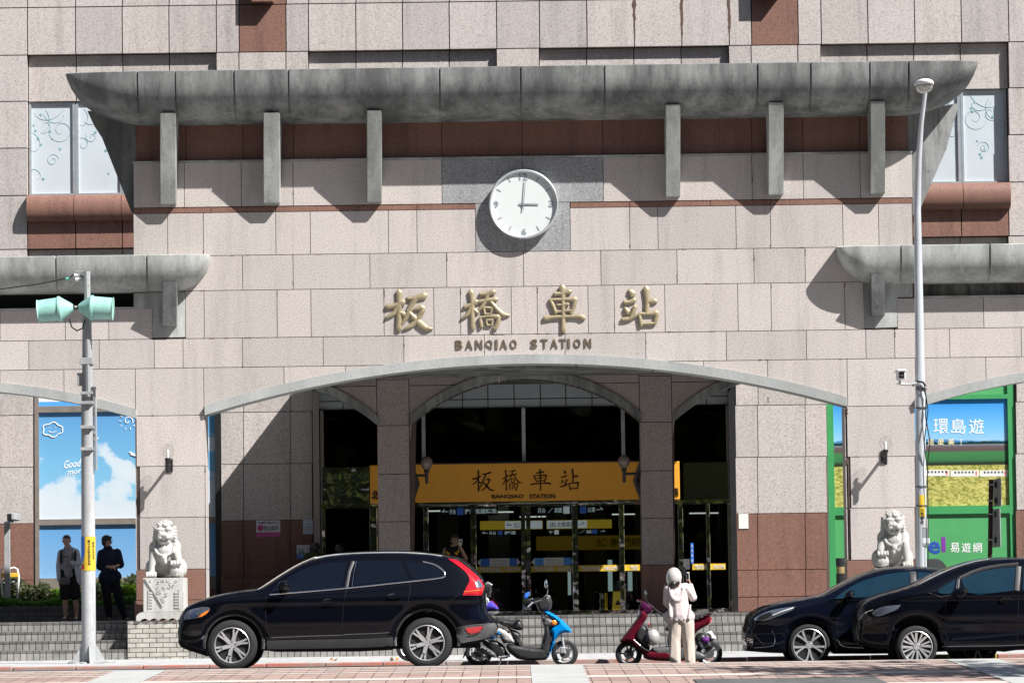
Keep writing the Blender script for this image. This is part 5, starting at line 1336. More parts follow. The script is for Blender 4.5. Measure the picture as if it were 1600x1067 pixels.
def wraptext(s_, a_deg, ztop, size, rad, mat, parent, cen, name='notice_writing'):
    a = math.radians(a_deg)
    for k, ch in enumerate(s_):
        me = textm(ch, size, 0.0008, 0.001); cxx = sum(v.co.x for v in me.vertices)/len(me.vertices)
        for v in me.vertices:
            aa = a+(v.co.x-cxx)/rad; v.co = (cen[0]+(rad+v.co.z)*math.sin(aa), cen[1]-(rad+v.co.z)*math.cos(aa), ztop-k*size*1.05+v.co.y)
        me.materials.clear(); me.materials.append(mat); o = link(name, me); o.parent = parent; o.location = -Vector(parent['_loc'])
wraptext('請勿在此張貼廣告物', 12, W(139, 847, D)[1], 0.044, 11.5/s, BLACK, LP, (xb, D)); wraptext('違者依法告發', 48, W(139, 850, D)[1], 0.046, 11.5/s, BLACK, LP, (xb, D))
wrap('red_mark', 882, 889, -70, -30, 11.5/s, plain('red_mark_print', (0.5, 0.03, 0.02, 1), 0.5), LP)
# two pale green horn loudspeakers with a cable
HORN = plain('mint_green_plastic', (0.27, 0.52, 0.46, 1), 0.45, var=0.12)
hz = W(122, 482, D)
for sgn, (uo, vo), lbl in ((-1, (62, 488), 'mint green drum loudspeaker at the side of the pole nearer the wall edge'), (1, (179, 484), 'mint green drum loudspeaker on the side of the pole nearer the lion')):
    H_ = thing('loudspeaker', lbl.replace('at the side of the pole nearer the wall edge', 'pointing away from the entrance on its pole').replace('on the side of the pole nearer the lion', 'pointing towards the entrance on its pole'), 'loudspeaker', (hz[0], D-0.2, hz[1]), 'loudspeakers on the pole')
    o = Vector((W(uo, vo, D)[0], 0, W(uo, vo, D)[1])); cpt = Vector((W(118 if sgn < 0 else 124, 483, D)[0], 0, W(118, 482, D)[1])); ax = (o-cpt); ln = ax.length; ax.normalize()
    def Q(t): p = cpt+ax*t*ln; return Vector((p.x, D-0.22, p.z))
    bm = bmesh.new()
    prof = [(0.02, 5), (0.08, 8), (0.34, 18.0), (0.37, 20.0), (0.43, 20.0), (0.44, 18.3), (0.97, 17), (1.0, 18.2), (1.0, 16), (0.9, 15)]
    tube(bm, [Q(t) for t, r in prof], [r/s for t, r in prof], 28); bmesh.ops.recalc_face_normals(bm, faces=bm.faces)
    finish('horn', bm, HORN, H_, 35)
    tubeo('mounting_bolt', [Q(0.0), Q(0.1)], 3/s, BLACK, H_)
    tubeo('bracket', [Q(0.0), (xb, D-0.12, Q(0).z)], 3.2/s, PLASG, H_)
cb = thing('cable', 'thin dark overhead wire with a white insulator tied to the pole head', 'cable', (xb, D, W(139, 440, D)[1]))
tubeo('wire', [V3(-60, 457, D), V3(0, 452, D), V3(60, 444, D), V3(105, 435, D)], 0.011, BLACK, cb, 5)
tubeo('insulator', [V3(103, 436, D), V3(108, 435, D)], 0.022, plain('green_insulator', (0.1, 0.5, 0.35, 1), 0.3), cb)
tubeo('insulator', [V3(116, 430, D), V3(125, 430, D)], 0.03, WHITEP, cb); tubeo('insulator', [V3(118, 437, D), V3(125, 436, D)], 0.03, WHITEP, cb)
tubeo('hook', [V3(108, 435, D), V3(116, 428, D), V3(126, 430, D), V3(134, 437, D-0.1), V3(138, 448, D-0.14)], 0.012, BLACK, cb, 5)
tubeo('arm', [V3(118, 425, D), V3(137, 425, D-0.1)], 0.012, GALV, cb, 5); tubeo('arm', [V3(120, 438, D), V3(137, 438, D-0.1)], 0.012, GALV, cb, 5)
tubeo('loop', [V3(108, 498, D-0.22), V3(112, 511, D-0.22), V3(120, 517, D-0.2), V3(129, 513, D-0.2), V3(133, 500, D-0.16)], 0.013, BLACK, cb, 5)
# ------------------------------------------------------------------ street lamp
D = 62.0; s = 6000/D
SL = thing('street_lamp', 'tall light grey street lamp post in front of the lion by the parked cars', 'street lamp', (W(1440, 1020, D)[0], D, 0.05))
pts = [(1440.5, 1022, 8.4), (1440, 900, 8.2), (1439, 760, 8.0), (1438, 600, 7.6), (1435.5, 450, 6.6), (1433.5, 330, 5.4), (1434, 250, 4.6), (1436.5, 195, 3.8), (1441.5, 148, 3.0)]
bm = bmesh.new(); tube(bm, [(W(u, v, D)[0], D-(0.0 if v > 300 else (300-v)/150*0.45), W(u, v, D)[1]) for u, v, r in pts], [r/s for _, _, r in pts], 20)
bmesh.ops.recalc_face_normals(bm, faces=bm.faces); finish('post', bm, POLEW, SL, True)
lx, lz = W(1443.5, 133, D-0.75); yl = D-0.78
def head(bm): ball(bm, (lx, yl, lz), 0.155, (1.0, 2.1, 0.42), sub=3)
bm = bmesh.new(); ball(bm, (lx, yl, lz+0.01), 0.155, (1.0, 2.2, 0.5), sub=3)
bmesh.ops.bisect_plane(bm, geom=list(bm.verts)+list(bm.edges)+list(bm.faces), plane_co=(0, 0, lz-0.012), plane_no=(0, 0, 1), clear_inner=True)
bmesh.ops.holes_fill(bm, edges=[e for e in bm.edges if e.is_boundary]); finish('lamp_hood', bm, WHITEP, SL, 40)
bm = bmesh.new(); ball(bm, (lx, yl+0.03, lz-0.025), 0.142, (1.0, 1.9, 0.78), sub=3)
bmesh.ops.bisect_plane(bm, geom=list(bm.verts)+list(bm.edges)+list(bm.faces), plane_co=(0, 0, lz-0.016), plane_no=(0, 0, 1), clear_outer=True)
finish('lamp_glass', bm, plain('lamp_bowl', (0.42, 0.41, 0.38, 1), 0.15, coat=1.0), SL, True)
for v in (608, 637, 790, 760): 
    z = W(1440, v, D)[1]; latheo('band', [(9.3/s, -0.01), (9.3/s, 0.01)], (W(1439.5, v, D)[0], D, z), PLASG, SL)
cP = (W(1440.5, 700, D)[0], D)
wrap('yellow_notice', 791, 824, -30, 35, 8.6/s, YEL, SL, cen=(W(1440, 800, D)[0], D))
wraptext('火警電話', 4, W(1440, 799, D)[1], 0.06, 8.8/s, BLACK, SL, (W(1440, 800, D)[0], D))
wrap('paper_remnant', 828, 842, -60, 60, 8.65/s, plain('weathered_paper', (0.5, 0.5, 0.5, 1), 0.8), SL, cen=cP); wrap('grime_band', 843, 870, -88, 60, 8.63/s, GALV, SL, cen=cP); wrap('paper_remnant', 858, 866, -80, 80, 8.75/s, plain('weathered_paper_2', (0.62, 0.64, 0.66, 1), 0.8), SL, cen=cP)
CT = thing('security_camera', 'white box security camera on a short arm strapped to the street lamp post', 'security camera', V3(1407, 590, D-0.2))
x0, z1 = W(1398.5, 580, D-0.3); x1, z0 = W(1412, 594, D-0.3)
boxo('housing', x0+0.02, x1, D-0.6, D-0.2, z0+0.0, z1-0.02, WHITEP, CT, 0.015); boxo('hood', x0, x1+0.01, D-0.66, D-0.18, z1-0.022, z1+0.012, WHITEP, CT, 0.01)
boxo('lens_plate', x0+0.035, x1-0.015, D-0.615, D-0.598, z0+0.015, z1-0.035, BLACK, CT); latheo('lens', [(0.001, -0.01), (0.03, -0.01), (0.03, 0.02)], ((x0+x1)/2+0.01, D-0.615, (z0+z1)/2), PLASG, CT, 'Y')
tubeo('arm', [((x0+x1)/2, D-0.35, z0), ((x0+x1)/2, D-0.35, z0-0.06), V3(1420, 601, D-0.3), V3(1433, 598, D-0.1)], 0.02, GALV, CT)
boxo('foot', x0+0.02, x1, D-0.4, D-0.3, z0-0.07, z0-0.05, WHITEP, CT)
tubeo('strap', [V3(1426, 603, D-0.14), V3(1433, 596, D-0.12), V3(1442, 597, D-0.12), V3(1446, 603, D-0.1)], 0.018, BLACK, CT, 5)
tubeo('lead', [V3(1430, 604, D-0.12), V3(1443, 606, D-0.13), V3(1447, 620, D-0.1), V3(1446, 650, D-0.12), V3(1453, 690, D-0.12), V3(1449, 725, D-0.12), V3(1450, 800, D-0.1), V3(1450, 900, D-0.1)], 0.010, BLACK, CT, 5)
tubeo('lead', [V3(1444, 600, D-0.12), V3(1450, 640, D-0.12), V3(1444, 690, D-0.15), V3(1447, 720, D-0.12)], 0.009, BLACK, CT, 5)
# ------------------------------------------------------------------ bollard, rusty post, shelter, steel hood
D = 67.9; X = W(1313.5, 900, D)[0]; zt_ = W(1313.5, 871.5, D)[1]; s = 6000/D
BO = thing('bollard', 'black round bollard light with a glass band beside the green window', 'bollard', (X, D, PZ))
h = zt_-PZ
latheo('post', [(7/s, 0), (7/s, h-0.27), (0.001, h-0.27)], (X, D, PZ), BLACK, BO); latheo('glass_band', [(6.4/s, h-0.275), (6.4/s, h-0.14)], (X, D, PZ), plain('amber_glass_band', (0.28, 0.22, 0.10, 1), 0.2), BO); latheo('cap', [(7/s, h-0.145), (7/s, h-0.005), (6.6/s, h), (0.001, h)], (X, D, PZ), BLACK, BO)
D = 69.6; s = 6000/D
RUST = concrete('rusty_steel', (0.06, 0.035, 0.025, 1), (0.02, 0.012, 0.01, 1), 0.9)
SP_ = thing('sign_post', 'dark rusty post carrying two street signs seen edge on before the green window', 'sign post', (W(1547, 900, D)[0], D, PZ))
a, b = V3(1548.5, 749, D), V3(1546, 945, D); bm = bmesh.new(); tube(bm, [a, b], 3.6/s, 12); bmesh.ops.recalc_face_normals(bm, faces=bm.faces); finish('post', bm, RUST, SP_, True)
for v0, v1, u0, u1 in ((748, 791, 1556.5, 1560), (795, 854.5, 1555, 1559.5)):
    x0, z1 = W(u0, v0, D); x1, z0 = W(u1, v1, D)
    bm = bmesh.new(); box(bm, x0, x0+0.012, D-0.45, D+0.35, z0, z1, 0.003); bmesh.ops.rotate(bm, verts=bm.verts, cent=(x0, D, (z0+z1)/2), matrix=Matrix.Rotation(math.radians(3), 3, 'Z')); finish('sign_plate', bm, GALV, SP_)
for v in (757, 782, 803, 843):
    x, z = W(1547, v, D); tubeo('clamp', [(x-0.06, D-0.06, z), (x+0.12, D-0.06, z)], 0.012, GALV, SP_, 6); boxo('clamp_pad', x+0.07, x+0.11, D-0.1, D+0.02, z-0.06, z+0.05, BLACK, SP_, 0.01)
D = 70.6
SHD = thing('electrical_cabinet', 'rounded grey steel cabinet hood between the stone lion and green window', 'cabinet', V3(1464, 886, D))
prismo('hood', [W(u, v, D) for u, v in ((1449, 900), (1449, 873), (1465, 872.5), (1473, 877), (1481, 888), (1482, 900), (1482, 930), (1449, 930))], D, D+0.5, GALV, SHD)
boxo('base', W(1449, 929, D)[0], W(1482, 929, D)[0], D+0.02, D+0.48, PZ, W(1449, 929, D)[1]+0.002, GALV, SHD)
D = 73.1
SH = thing('bus_shelter', 'edge of a dark flat roofed shelter on a grey post by the brown wall', 'shelter', V3(10, 900, D))
x1, z1 = W(26, 803, D); z0 = W(26, 813, D)[1]
boxo('roof', -9.6, x1-0.03, D-0.4, D+0.5, z0, z1, BLACK, SH, 0.01); boxo('roof_end', x1-0.05, x1+0.01, D-0.42, D+0.52, z0+0.01, z1+0.01, GALV, SH, 0.01); boxo('roof_lip', -9.6, x1-0.12, D-0.38, D+0.48, z0-0.03, z0, GALV, SH)
xx0, xx1 = W(7, 850, D)[0], W(15.5, 850, D)[0]; boxo('post', xx0, xx1, D-0.05, D+0.05, PZ+0.2, z0-0.02, GALV, SH, 0.005)
# folding walking frame left behind the planting
D = 73.25
WF = thing('walking_frame', 'white and yellow folding walking frame standing among the shrubs by the shelter', 'walking frame', V3(15, 930, D))
for dy in (0, 0.35):
    tubeo('frame', [V3(u, v, D+dy) for u, v in ((5, 950), (2, 900), (2, 890), (6, 887), (12, 888))], 0.02, WHITEP, WF); tubeo('frame', [V3(u, v, D+dy) for u, v in ((26, 950), (29.5, 900), (27, 889), (22, 886.5), (16, 888))], 0.02, WHITEP, WF)
x0, z1 = W(2, 895, D); x1, z0 = W(29, 901.5, D); boxo('yellow_bar', x0, x1, D-0.04, D-0.01, z0, z1, YEL, WF, 0.008)
tubeo('crossbar', [V3(5, 910, D), V3(28, 908, D+0.3)], 0.015, ALU, WF); tubeo('crossbar', [V3(5, 908, D+0.3), V3(27, 914, D)], 0.015, ALU, WF)
# ------------------------------------------------------------------ planter and planting
D = 72.4
PL = thing('brick_planter', 'low grey brick planter wall in shade behind the two pedestrians', 'planter', (W(100, 950, D)[0], D, PZ))
zt_ = ZC(936, D)
boxo('wall', -11.5, W(212, 950, D)[0], D, D+0.22, PZ, zt_-0.05, BRICKD, PL); boxo('coping', -11.5, W(212, 950, D)[0]+0.0, D-0.015, D+0.24, zt_-0.05, zt_, BRICKD, PL)
boxo('soil', -11.5, W(340, 950, D)[0], D+0.24, DM-0.1, PZ, zt_-0.06, plain('soil', (0.05, 0.035, 0.025, 1), 0.95), PL)
PL2 = thing('brick_planter', 'low planter wall mostly hidden behind the parked cars under the green window', 'planter', (W(1500, 950, D)[0], D, PZ))
boxo('wall', W(1440, 950, D)[0], 11.5, D, D+0.22, PZ, zt_, BRICKD, PL2); boxo('soil', W(1440, 950, D)[0], 11.5, D+0.22, DM-0.1, PZ, zt_-0.02, plain('soil_2', (0.05, 0.035, 0.025, 1), 0.95), PL2)
def leafmat(name, a, b_):
    m, t, b = base_mat(name, 0.5, 0, 0.4); geo = N(t, 'ShaderNodeNewGeometry')
    L(t, ramp(t, geo.outputs['Random Per Island'], [(0, a), (1, b_)]), b.inputs['Base Color'])
    tr = N(t, 'ShaderNodeBsdfTranslucent'); tr.inputs[0].default_value = b_; mx = N(t, 'ShaderNodeMixShader'); mx.inputs[0].default_value = 0.45
    o = t.nodes['Material Output']; L(t, b.outputs[0], mx.inputs[1]); L(t, tr.outputs[0], mx.inputs[2]); L(t, mx.outputs[0], o.inputs[0]); return m
LG = leafmat('yellow_green_leaves', (0.06, 0.17, 0.012, 1), (0.26, 0.40, 0.03, 1)); DG_ = leafmat('olive_leaves', (0.03, 0.05, 0.02, 1), (0.14, 0.16, 0.07, 1)); MG = leafmat('low_green_leaves', (0.03, 0.10, 0.012, 1), (0.10, 0.22, 0.03, 1))
rl = random.Random(11)
def leaf(bm, p, s, up=0.4, asp=0.42):
    a = rl.uniform(0, 2*PI); el = rl.uniform(-0.3, 1.3)*up; d = Vector((math.cos(a)*math.cos(el), math.sin(a)*math.cos(el), math.sin(el)))
    w = d.cross(Vector((rl.uniform(-1, 1), rl.uniform(-1, 1), rl.uniform(-1, 1)))).normalized()*s*asp; p = Vector(p); n_ = d.cross(w).normalized()*s*0.12
    v = [bm.verts.new(q) for q in (p, p+d*s*0.5+w+n_, p+d*s, p+d*s*0.5-w+n_)]; bm.faces.new(v)
def mass(name, label, cat, x0, x1, y0, y1, zb, hf, n, size, mat, up=0.5, parent=None):
    bm = bmesh.new()
    for _ in range(n):
        x = rl.uniform(x0, x1); h = hf(x); t = rl.random()**0.7; y = rl.uniform(y0, y1)
        leaf(bm, (x, y, zb+h*t), rl.uniform(0.6, 1.2)*size, up)
    return tag(finish(name, bm, mat), label, cat, None, 'stuff')
zs = zt_-0.05
mass('ground_cover', 'low green ground cover filling the planter behind the pedestrians', 'ground cover', -11, W(213, 940, 73)[0], 72.65, 73.3, zs, lambda x: 0.16+0.05*math.sin(5*x), 5200, 0.07, MG)
mass('shrubs', 'tangled olive green shrubs along the planter under the blue poster', 'shrubs', -11, W(208, 940, 73)[0], 73.3, 73.95, zs, lambda x: 0.42+0.14*math.sin(3.1*x)+0.08*math.sin(11*x), 6500, 0.085, DG_, 1.0)
mass('bright_shrub', 'bright yellow green bushes glowing among the olive shrubs', 'shrubs', W(80, 930, 73)[0], W(100, 930, 73)[0]+0.1, 73.2, 73.7, zs, lambda x: 0.36, 900, 0.06, LG)
mass('bright_shrub', 'bright yellow green bush touching the pillar of the fully visible lion', 'shrubs', W(188, 930, 73)[0], W(211, 930, 73)[0], 73.2, 73.7, zs, lambda x: 0.42, 900, 0.07, LG)
mass('low_plants', 'sparse low plants seen between the cabinet hood and the parked car roof', 'plants', W(1470, 930, 73)[0], 11, 72.7, 73.6, zs, lambda x: 0.46+0.1*math.sin(6*x), 3500, 0.08, DG_, 1.0)
# ------------------------------------------------------------------ wheels
def wheel(parent, cx, cz, y, r, rim, spokes, style, wdt=0.22, face=-1):
    "wheel whose outer face looks along -Y at y (face=-1) or +Y (face=1)"
    def Y(d): return y-face*d*-1 if False else y+(-face)*d
    w = bpy.data.objects.new('wheel', None); C.objects.link(w); w.parent = parent; w.location = -Vector(parent['_loc'])
    k = -face
    prof = [(rim+0.004, 0.012), (rim+0.03, 0.0), (r-0.06, 0.004), (r-0.022, 0.018), (r-0.004, 0.045), (r, 0.075), (r, wdt-0.075), (r-0.004, wdt-0.04), (r-0.03, wdt-0.01), (rim+0.02, wdt)]
    bm = bmesh.new(); lathe(bm, [(a, k*b) for a, b in prof], (cx, y, cz), 'Y', 64)
    for f in list(bm.faces):
        if len(f.verts) > 4: bm.faces.remove(f)
    for g_ in (0.085, 0.11, 0.135): pass
    bmesh.ops.recalc_face_normals(bm, faces=bm.faces)
    t = finish('tyre', bm, RUB, w, 35); t.location = (0, 0, 0)
    bm = bmesh.new(); lathe(bm, [(rim+0.006, k*0.010), (rim-0.003, k*0.004), (rim-0.010, k*0.014), (rim-0.014, k*0.05)], (cx, y, cz), 'Y', 64)
    for f in list(bm.faces):
        if len(f.verts) > 4: bm.faces.remove(f)
    lathe(bm, [(0.001, k*0.028), (0.045, k*0.03), (0.062, k*0.045), (0.062, k*0.09)], (cx, y, cz), 'Y', 24)
    for s in range(spokes):
        a0 = 2*PI*s/spokes+style.get('ph', 0)
        def arm(a_in, a_out, w0, w1, r0=0.05, r1=rim-0.012, y0=0.03, y1=0.014):
            n = 5; prev = None
            for i in range(n+1):
                t_ = i/n; a = a_in+(a_out-a_in)*t_; rr = r0+(r1-r0)*t_; ww = w0+(w1-w0)*t_; yy = y0+(y1-y0)*t_
                p = Vector((math.cos(a)*rr, 0, math.sin(a)*rr)); q = Vector((-math.sin(a), 0, math.cos(a)))*ww
                cur = [bm.verts.new((cx+p.x+q.x*s_, y+k*(yy+dy), cz+p.z+q.z*s_)) for s_, dy in ((-1, 0.03), (-0.8, 0.0), (0.8, 0.0), (1, 0.03))]
                if prev:
                    for j in range(3): bm.faces.new((prev[j], prev[j+1], cur[j+1], cur[j]))
                prev = cur
        if style['kind'] == 'split':      # broad arm that forks at the rim
            arm(a0, a0, 0.036, 0.030, 0.035, rim*0.6); arm(a0-0.09, a0-0.13, 0.017, 0.017, rim*0.45); arm(a0+0.09, a0+0.13, 0.017, 0.017, rim*0.45)
        elif style['kind'] == 'vee': arm(a0-0.05, a0-0.22, 0.012, 0.020, 0.05); arm(a0+0.05, a0+0.22, 0.012, 0.020, 0.05)
        elif style['kind'] == 'fan':
            arm(a0-0.10, a0-0.20, 0.015, 0.022, 0.05); arm(a0+0.14, a0+0.17, 0.010, 0.017, 0.06)
        else: arm(a0, a0, style['w'], style['w'], 0.03)
    bmesh.ops.recalc_face_normals(bm, faces=bm.faces)
    bw = bmesh.new(); lathe(bw, [(rim-0.014, k*0.05), (rim-0.03, k*(wdt-0.05)), (0.02, k*(wdt-0.05))], (cx, y, cz), 'Y', 48); t = finish('wheel_well', bw, VOID, w, 35); t.location = (0, 0, 0)
    t = finish('rim', bm, style.get('mat', ALLOY), w, 35); t.location = (0, 0, 0)
    bm = bmesh.new()
    for s in range(style.get('bolts', 5)):
        a = 2*PI*s/5+0.3; lathe(bm, [(0.001, k*0.022), (0.008, k*0.022), (0.009, k*0.04)], (cx+0.055*math.cos(a), y, cz+0.055*math.sin(a)), 'Y', 8)
    lathe(bm, [(0.02, k*0.10), (rim-0.03, k*0.10), (rim-0.03, k*0.11), (0.02, k*0.11)], (cx, y, cz), 'Y', 32)
    bmesh.ops.recalc_face_normals(bm, faces=bm.faces); t = finish('hub_bolts', bm, BLACK, w, 30); t.location = (0, 0, 0)
    bm = bmesh.new(); lathe(bm, [(0.04, k*0.075), (rim*0.68, k*0.075), (rim*0.68, k*0.09), (0.04, k*0.09)], (cx, y, cz), 'Y', 40)
    t = finish('brake_disc', bm, plain('brake_steel', (0.16, 0.155, 0.15, 1), 0.4, 0.9) if 'brake_steel' not in bpy.data.materials else bpy.data.materials['brake_steel'], w, 30); t.location = (0, 0, 0)
    return w
# ------------------------------------------------------------------ cars
def bodywf(poly, hw, belt, top, tum, xf, xr, front=0.20, rear=0.12, r=0.13, low=0.03):
    def f(x, z):
        d = dist_poly(x, z, poly)
        w = hw
        if z > belt: w -= tum*((z-belt)/(top-belt))**1.25
        else:
            t = (belt-z)/(belt-0.2); w -= low*abs(t-0.35)*1.2
            w -= 0.012*math.exp(-((z-(belt-0.10))/0.05)**2)*0.6
            w -= 0.014*math.exp(-((z-0.42)/0.07)**2)
        if x < xf+0.9: w -= front*((xf+0.9-x)/0.9)**2.4
        if x > xr-0.8: w -= rear*((x-(xr-0.8))/0.8)**2.2
        rr = r if z > 0.45 else 0.05
        if d < rr: w -= rr*0.85*(1-math.sqrt(max(0, 1-(1-d/rr)**2)))
        return w
    return f
def convpx(l, ox, oy, k, D): return [W(ox+a/k, oy+b/k, D) for a, b in l]
class Car:
    def __init__(s, name, label, Yn, width, body, keep=(), belt=0.95, top=1.6, tum=0.26, cell=0.045, mat=None, group=None, front=0.2, rear=0.12):
        s.D = Yn; s.yc = Yn+width/2; s.hw = width/2
        s.poly = smooth_poly([W(u, v, Yn) for u, v in body], 2, keep)
        xs = [p[0] for p in s.poly]; s.x0, s.x1 = min(xs), max(xs); s.zr = gz((s.x0+s.x1)/2)
        s.t = thing(name, label, 'car', ((s.x0+s.x1)/2, s.yc, s.zr), group)
        s.wf = bodywf(s.poly, s.hw, belt, top, tum, s.x0, s.x1, front, rear)
        def crown(x, z, nx, nz): return 0.035 if nz > 0.5 else (0.02 if abs(nx) > 0.6 and z > 0.3 else 0.0)
        s.body = shell('body', s.poly, s.wf, s.yc, mat, s.t, cell, crown, 6)
        s.mat = mat
    def P(s, l): return [W(u, v, s.D) for u, v in l]
    def pan(s, name, l, mat, it=2, keep=(), off=0.004, sides=(-1, 1), thick=0.012, cell=0.05, parent=None):
        return patch(name, smooth_poly(s.P(l), it, keep), s.wf, s.yc, mat, parent or s.t, off, cell, sides, thick)
    def st(s, name, l, w, mat, off=0.004, it=0, sides=(-1, 1)):
        p = s.P(l)
        for _ in range(it):
            q = [p[0]]
            for a, b in zip(p, p[1:]): q += [(a[0]*.75+b[0]*.25, a[1]*.75+b[1]*.25), (a[0]*.25+b[0]*.75, a[1]*.25+b[1]*.75)]
            p = q+[p[-1]]
        return stripe(name, p, w, s.wf, s.yc, mat, s.t, off, sides)
    def underbody(s, u0, u1, v0, v1):
        (x0, z1), (x1, z0) = W(u0, v0, s.D), W(u1, v1, s.D)
        boxo('underbody', x0, x1, s.yc-s.hw*0.62, s.yc+s.hw*0.62, z0, z1, VOID, s.t)
    def wheels(s, cs, r, rim, n, style, steer=0):
        for (u, v) in cs:
            x, _ = W(u, v, s.D); z = gz(x)+r-0.004
            wheel(s.t, x, z, s.yc-s.hw+0.03, r, rim, n, style, 0.23, -1); wheel(s.t, x, z, s.yc+s.hw-0.03, r, rim, n, style, 0.23, 1)
    def arch(s, u, v, rpx, mat, w=0.05):
        s.st('arch_lip', [(u+rpx*math.cos(a), v-rpx*math.sin(a)) for a in [PI*(-0.05+1.1*i/24) for i in range(25)]], w, mat, 0.006)
SEAM = plain('panel_gap', (0.002, 0.002, 0.003, 1), 0.6)
# ---- the estate / sport utility car
body = [(320, 1024), (300, 1018), (279, 1011), (275, 1000), (274.5, 982), (280, 971), (282, 958), (288, 949), (301, 943), (318, 936.5), (345, 929), (380, 923.5), (400, 921.5), (412, 916), (437, 899), (465, 882), (490, 871.5), (520, 866), (560, 863), (610, 861.5), (650, 863), (690, 867.5), (718, 873), (724, 877), (737, 888), (752, 903), (758, 915), (756, 929), (757, 945), (761, 962), (772, 971), (777, 978), (775, 990), (764, 998), (722, 1008.5), (716, 1006), (714, 985), (706, 970), (692, 957), (676, 951.5), (658, 951.5), (641, 957), (628, 968), (619, 986), (616, 1003), (613, 1015), (560, 1017.5), (432, 1018), (415, 1016), (411, 1000), (405, 985), (393, 969), (376, 960.5), (358, 960.5), (341, 967), (328, 980), (321, 996)]
keepi = (0, 25, 34, 35, 45, 46, 47)
V = Car('parked_car', 'black estate car with red tail lamps parked before the steps by the blue scooter', 56.6, 1.89, body, keepi, 0.98, 1.62, 0.27, 0.042, CARB, 'cars parked along the kerb')
V.underbody(300, 750, 944, 1012)
V.wheels([(362, 1005), (666.5, 1000)], 0.372, 0.258, 6, {'kind': 'split', 'ph': 0.27})
wn = V.pan('window', [(424, 923), (434, 913), (452, 899), (478, 886), (505, 879.5), (541, 877), (539, 884), (533, 918), (455, 924.5)], CGLASS, 1, (0, 5, 7))
wn = V.pan('window', [(558, 876), (590, 875), (624, 876), (634, 895), (637.5, 905.5), (553, 913.5)], CGLASS, 1, (0, 2, 4, 5))
wn = V.pan('window', [(631, 876.5), (655, 877.5), (676, 882), (690, 892), (696.5, 899), (694, 903), (685, 904.5), (646, 905.5), (640, 895)], CGLASS, 1, (0, 7))
V.st('chrome_trim', [(421, 928.5), (460, 925.5), (540, 918.7), (640, 908), (690, 902.5), (696, 899), (693, 891), (680, 881), (660, 876.5)], 0.020, CHROME, 0.014, 1)
V.st('window_post', [(551, 876), (545, 893), (541, 917)], 0.045, PLAS, 0.012); V.st('post_highlight', [(556, 876), (552, 895), (550, 915)], 0.01, CHROME, 0.018)
V.st('roof_rail', [(487, 872), (515, 866.5), (550, 863.8), (610, 862.3), (655, 863.5), (690, 868)], 0.022, ALU, 0.008, 1)
V.st('windscreen_edge', [(402, 920.5), (412, 914.5), (437, 897.5), (465, 880.5), (492, 869)], 0.016, plain('pale_trim', (0.4, 0.38, 0.35, 1), 0.4), 0.004, 1)
V.st('door_seam', [(416, 932), (414, 950), (418, 985), (424, 1004), (434, 1012)], 0.007, SEAM, 0.003, 1); V.st('door_seam', [(541, 920), (536, 950), (534, 985), (535, 1004)], 0.007, SEAM, 0.003, 1)
V.st('door_seam', [(640, 910), (641, 925), (634, 950), (622, 972), (612, 996), (604, 1003)], 0.007, SEAM, 0.003, 1); V.st('door_seam', [(424, 1004), (480, 1001), (535, 1000), (604, 997)], 0.007, SEAM, 0.003)
V.st('bumper_seam', [(666, 956), (690, 950), (700, 940), (722, 925), (728, 928)], 0.006, SEAM, 0.003, 1); V.st('bonnet_seam', [(300, 944), (330, 938), (370, 931), (420, 925)], 0.006, SEAM, 0.003, 1)
V.st('rocker_panel', [(417, 1007), (480, 1006), (560, 1004.5), (614, 1002)], 0.13, PLAS, 0.008); V.st('rocker_highlight', [(424, 996), (480, 993.5), (535, 992)], 0.012, PLASG, 0.006)
V.st('rocker_highlight', [(536, 991), (580, 989.5), (608, 988)], 0.012, PLASG, 0.006)
V.st('body_crease', [(440, 935), (480, 930), (540, 926.5), (600, 922), (640, 917)], 0.010, CARN, 0.004, 1)
V.arch(365, 1006, 46.5, PLAS, 0.045); V.arch(667, 1001, 50, PLAS, 0.045)
for (u, v) in ((514, 940), (615, 932)):
    h = V.pan('door_handle', [(u-10, v-2.5), (u+11, v-4.5), (u+13, v-1), (u+10, v+2.5), (u-9, v+4)], CARB, 2, (), 0.03, (-1, 1), 0.02, 0.03)
    V.pan('handle_recess', [(u-10, v-4), (u+2, v-6), (u+5, v+2), (u-7, v+5)], SEAM, 2, (), 0.001, (-1, 1), 0.006, 0.03)
tl = V.pan('tail_lamp', [(699, 872), (712, 873), (722, 879), (738, 892), (750, 903), (756, 912), (757, 917), (753, 928), (752, 929.5), (723, 929.5), (728, 918), (735, 905), (728, 893), (714, 882)], REDL, 1, (0, 8, 9), 0.014, (-1, 1), 0.02, 0.03)
V.pan('reversing_lamp', [(746, 903), (751, 908), (755, 917), (750, 918), (743, 918)], CLRL, 1, (), 0.02, (-1, 1), 0.01, 0.03)
V.st('lamp_bar', [(725, 924), (752, 921.5)], 0.012, ORL, 0.024); V.st('lamp_bar', [(727, 927.5), (752, 927)], 0.008, plain('deep_red_lens', (0.3, 0.004, 0.01, 1), 0.15), 0.022)
V.pan('rear_window', [(724, 878), (733, 884), (749, 899), (757, 908), (757, 914), (750, 903), (738, 891)], CGLASS, 1, (), 0.01, (-1, 1))
V.pan('bumper_moulding', [(713, 981), (730, 976), (760, 974), (774, 973), (777, 979), (774, 990), (762, 997), (717, 1005), (713, 992)], PLASG, 1, (0, 7), 0.012, (-1, 1), 0.02)
V.pan('fog_lamp', [(727, 981), (755, 977.5), (752, 984), (745, 988), (732, 990)], REDL, 1, (0, 1), 0.02, (-1, 1), 0.012, 0.03); V.st('fog_lamp_trim', [(755, 978), (752, 985), (745, 989.5), (731, 991.5)], 0.012, CHROME, 0.03, 1)
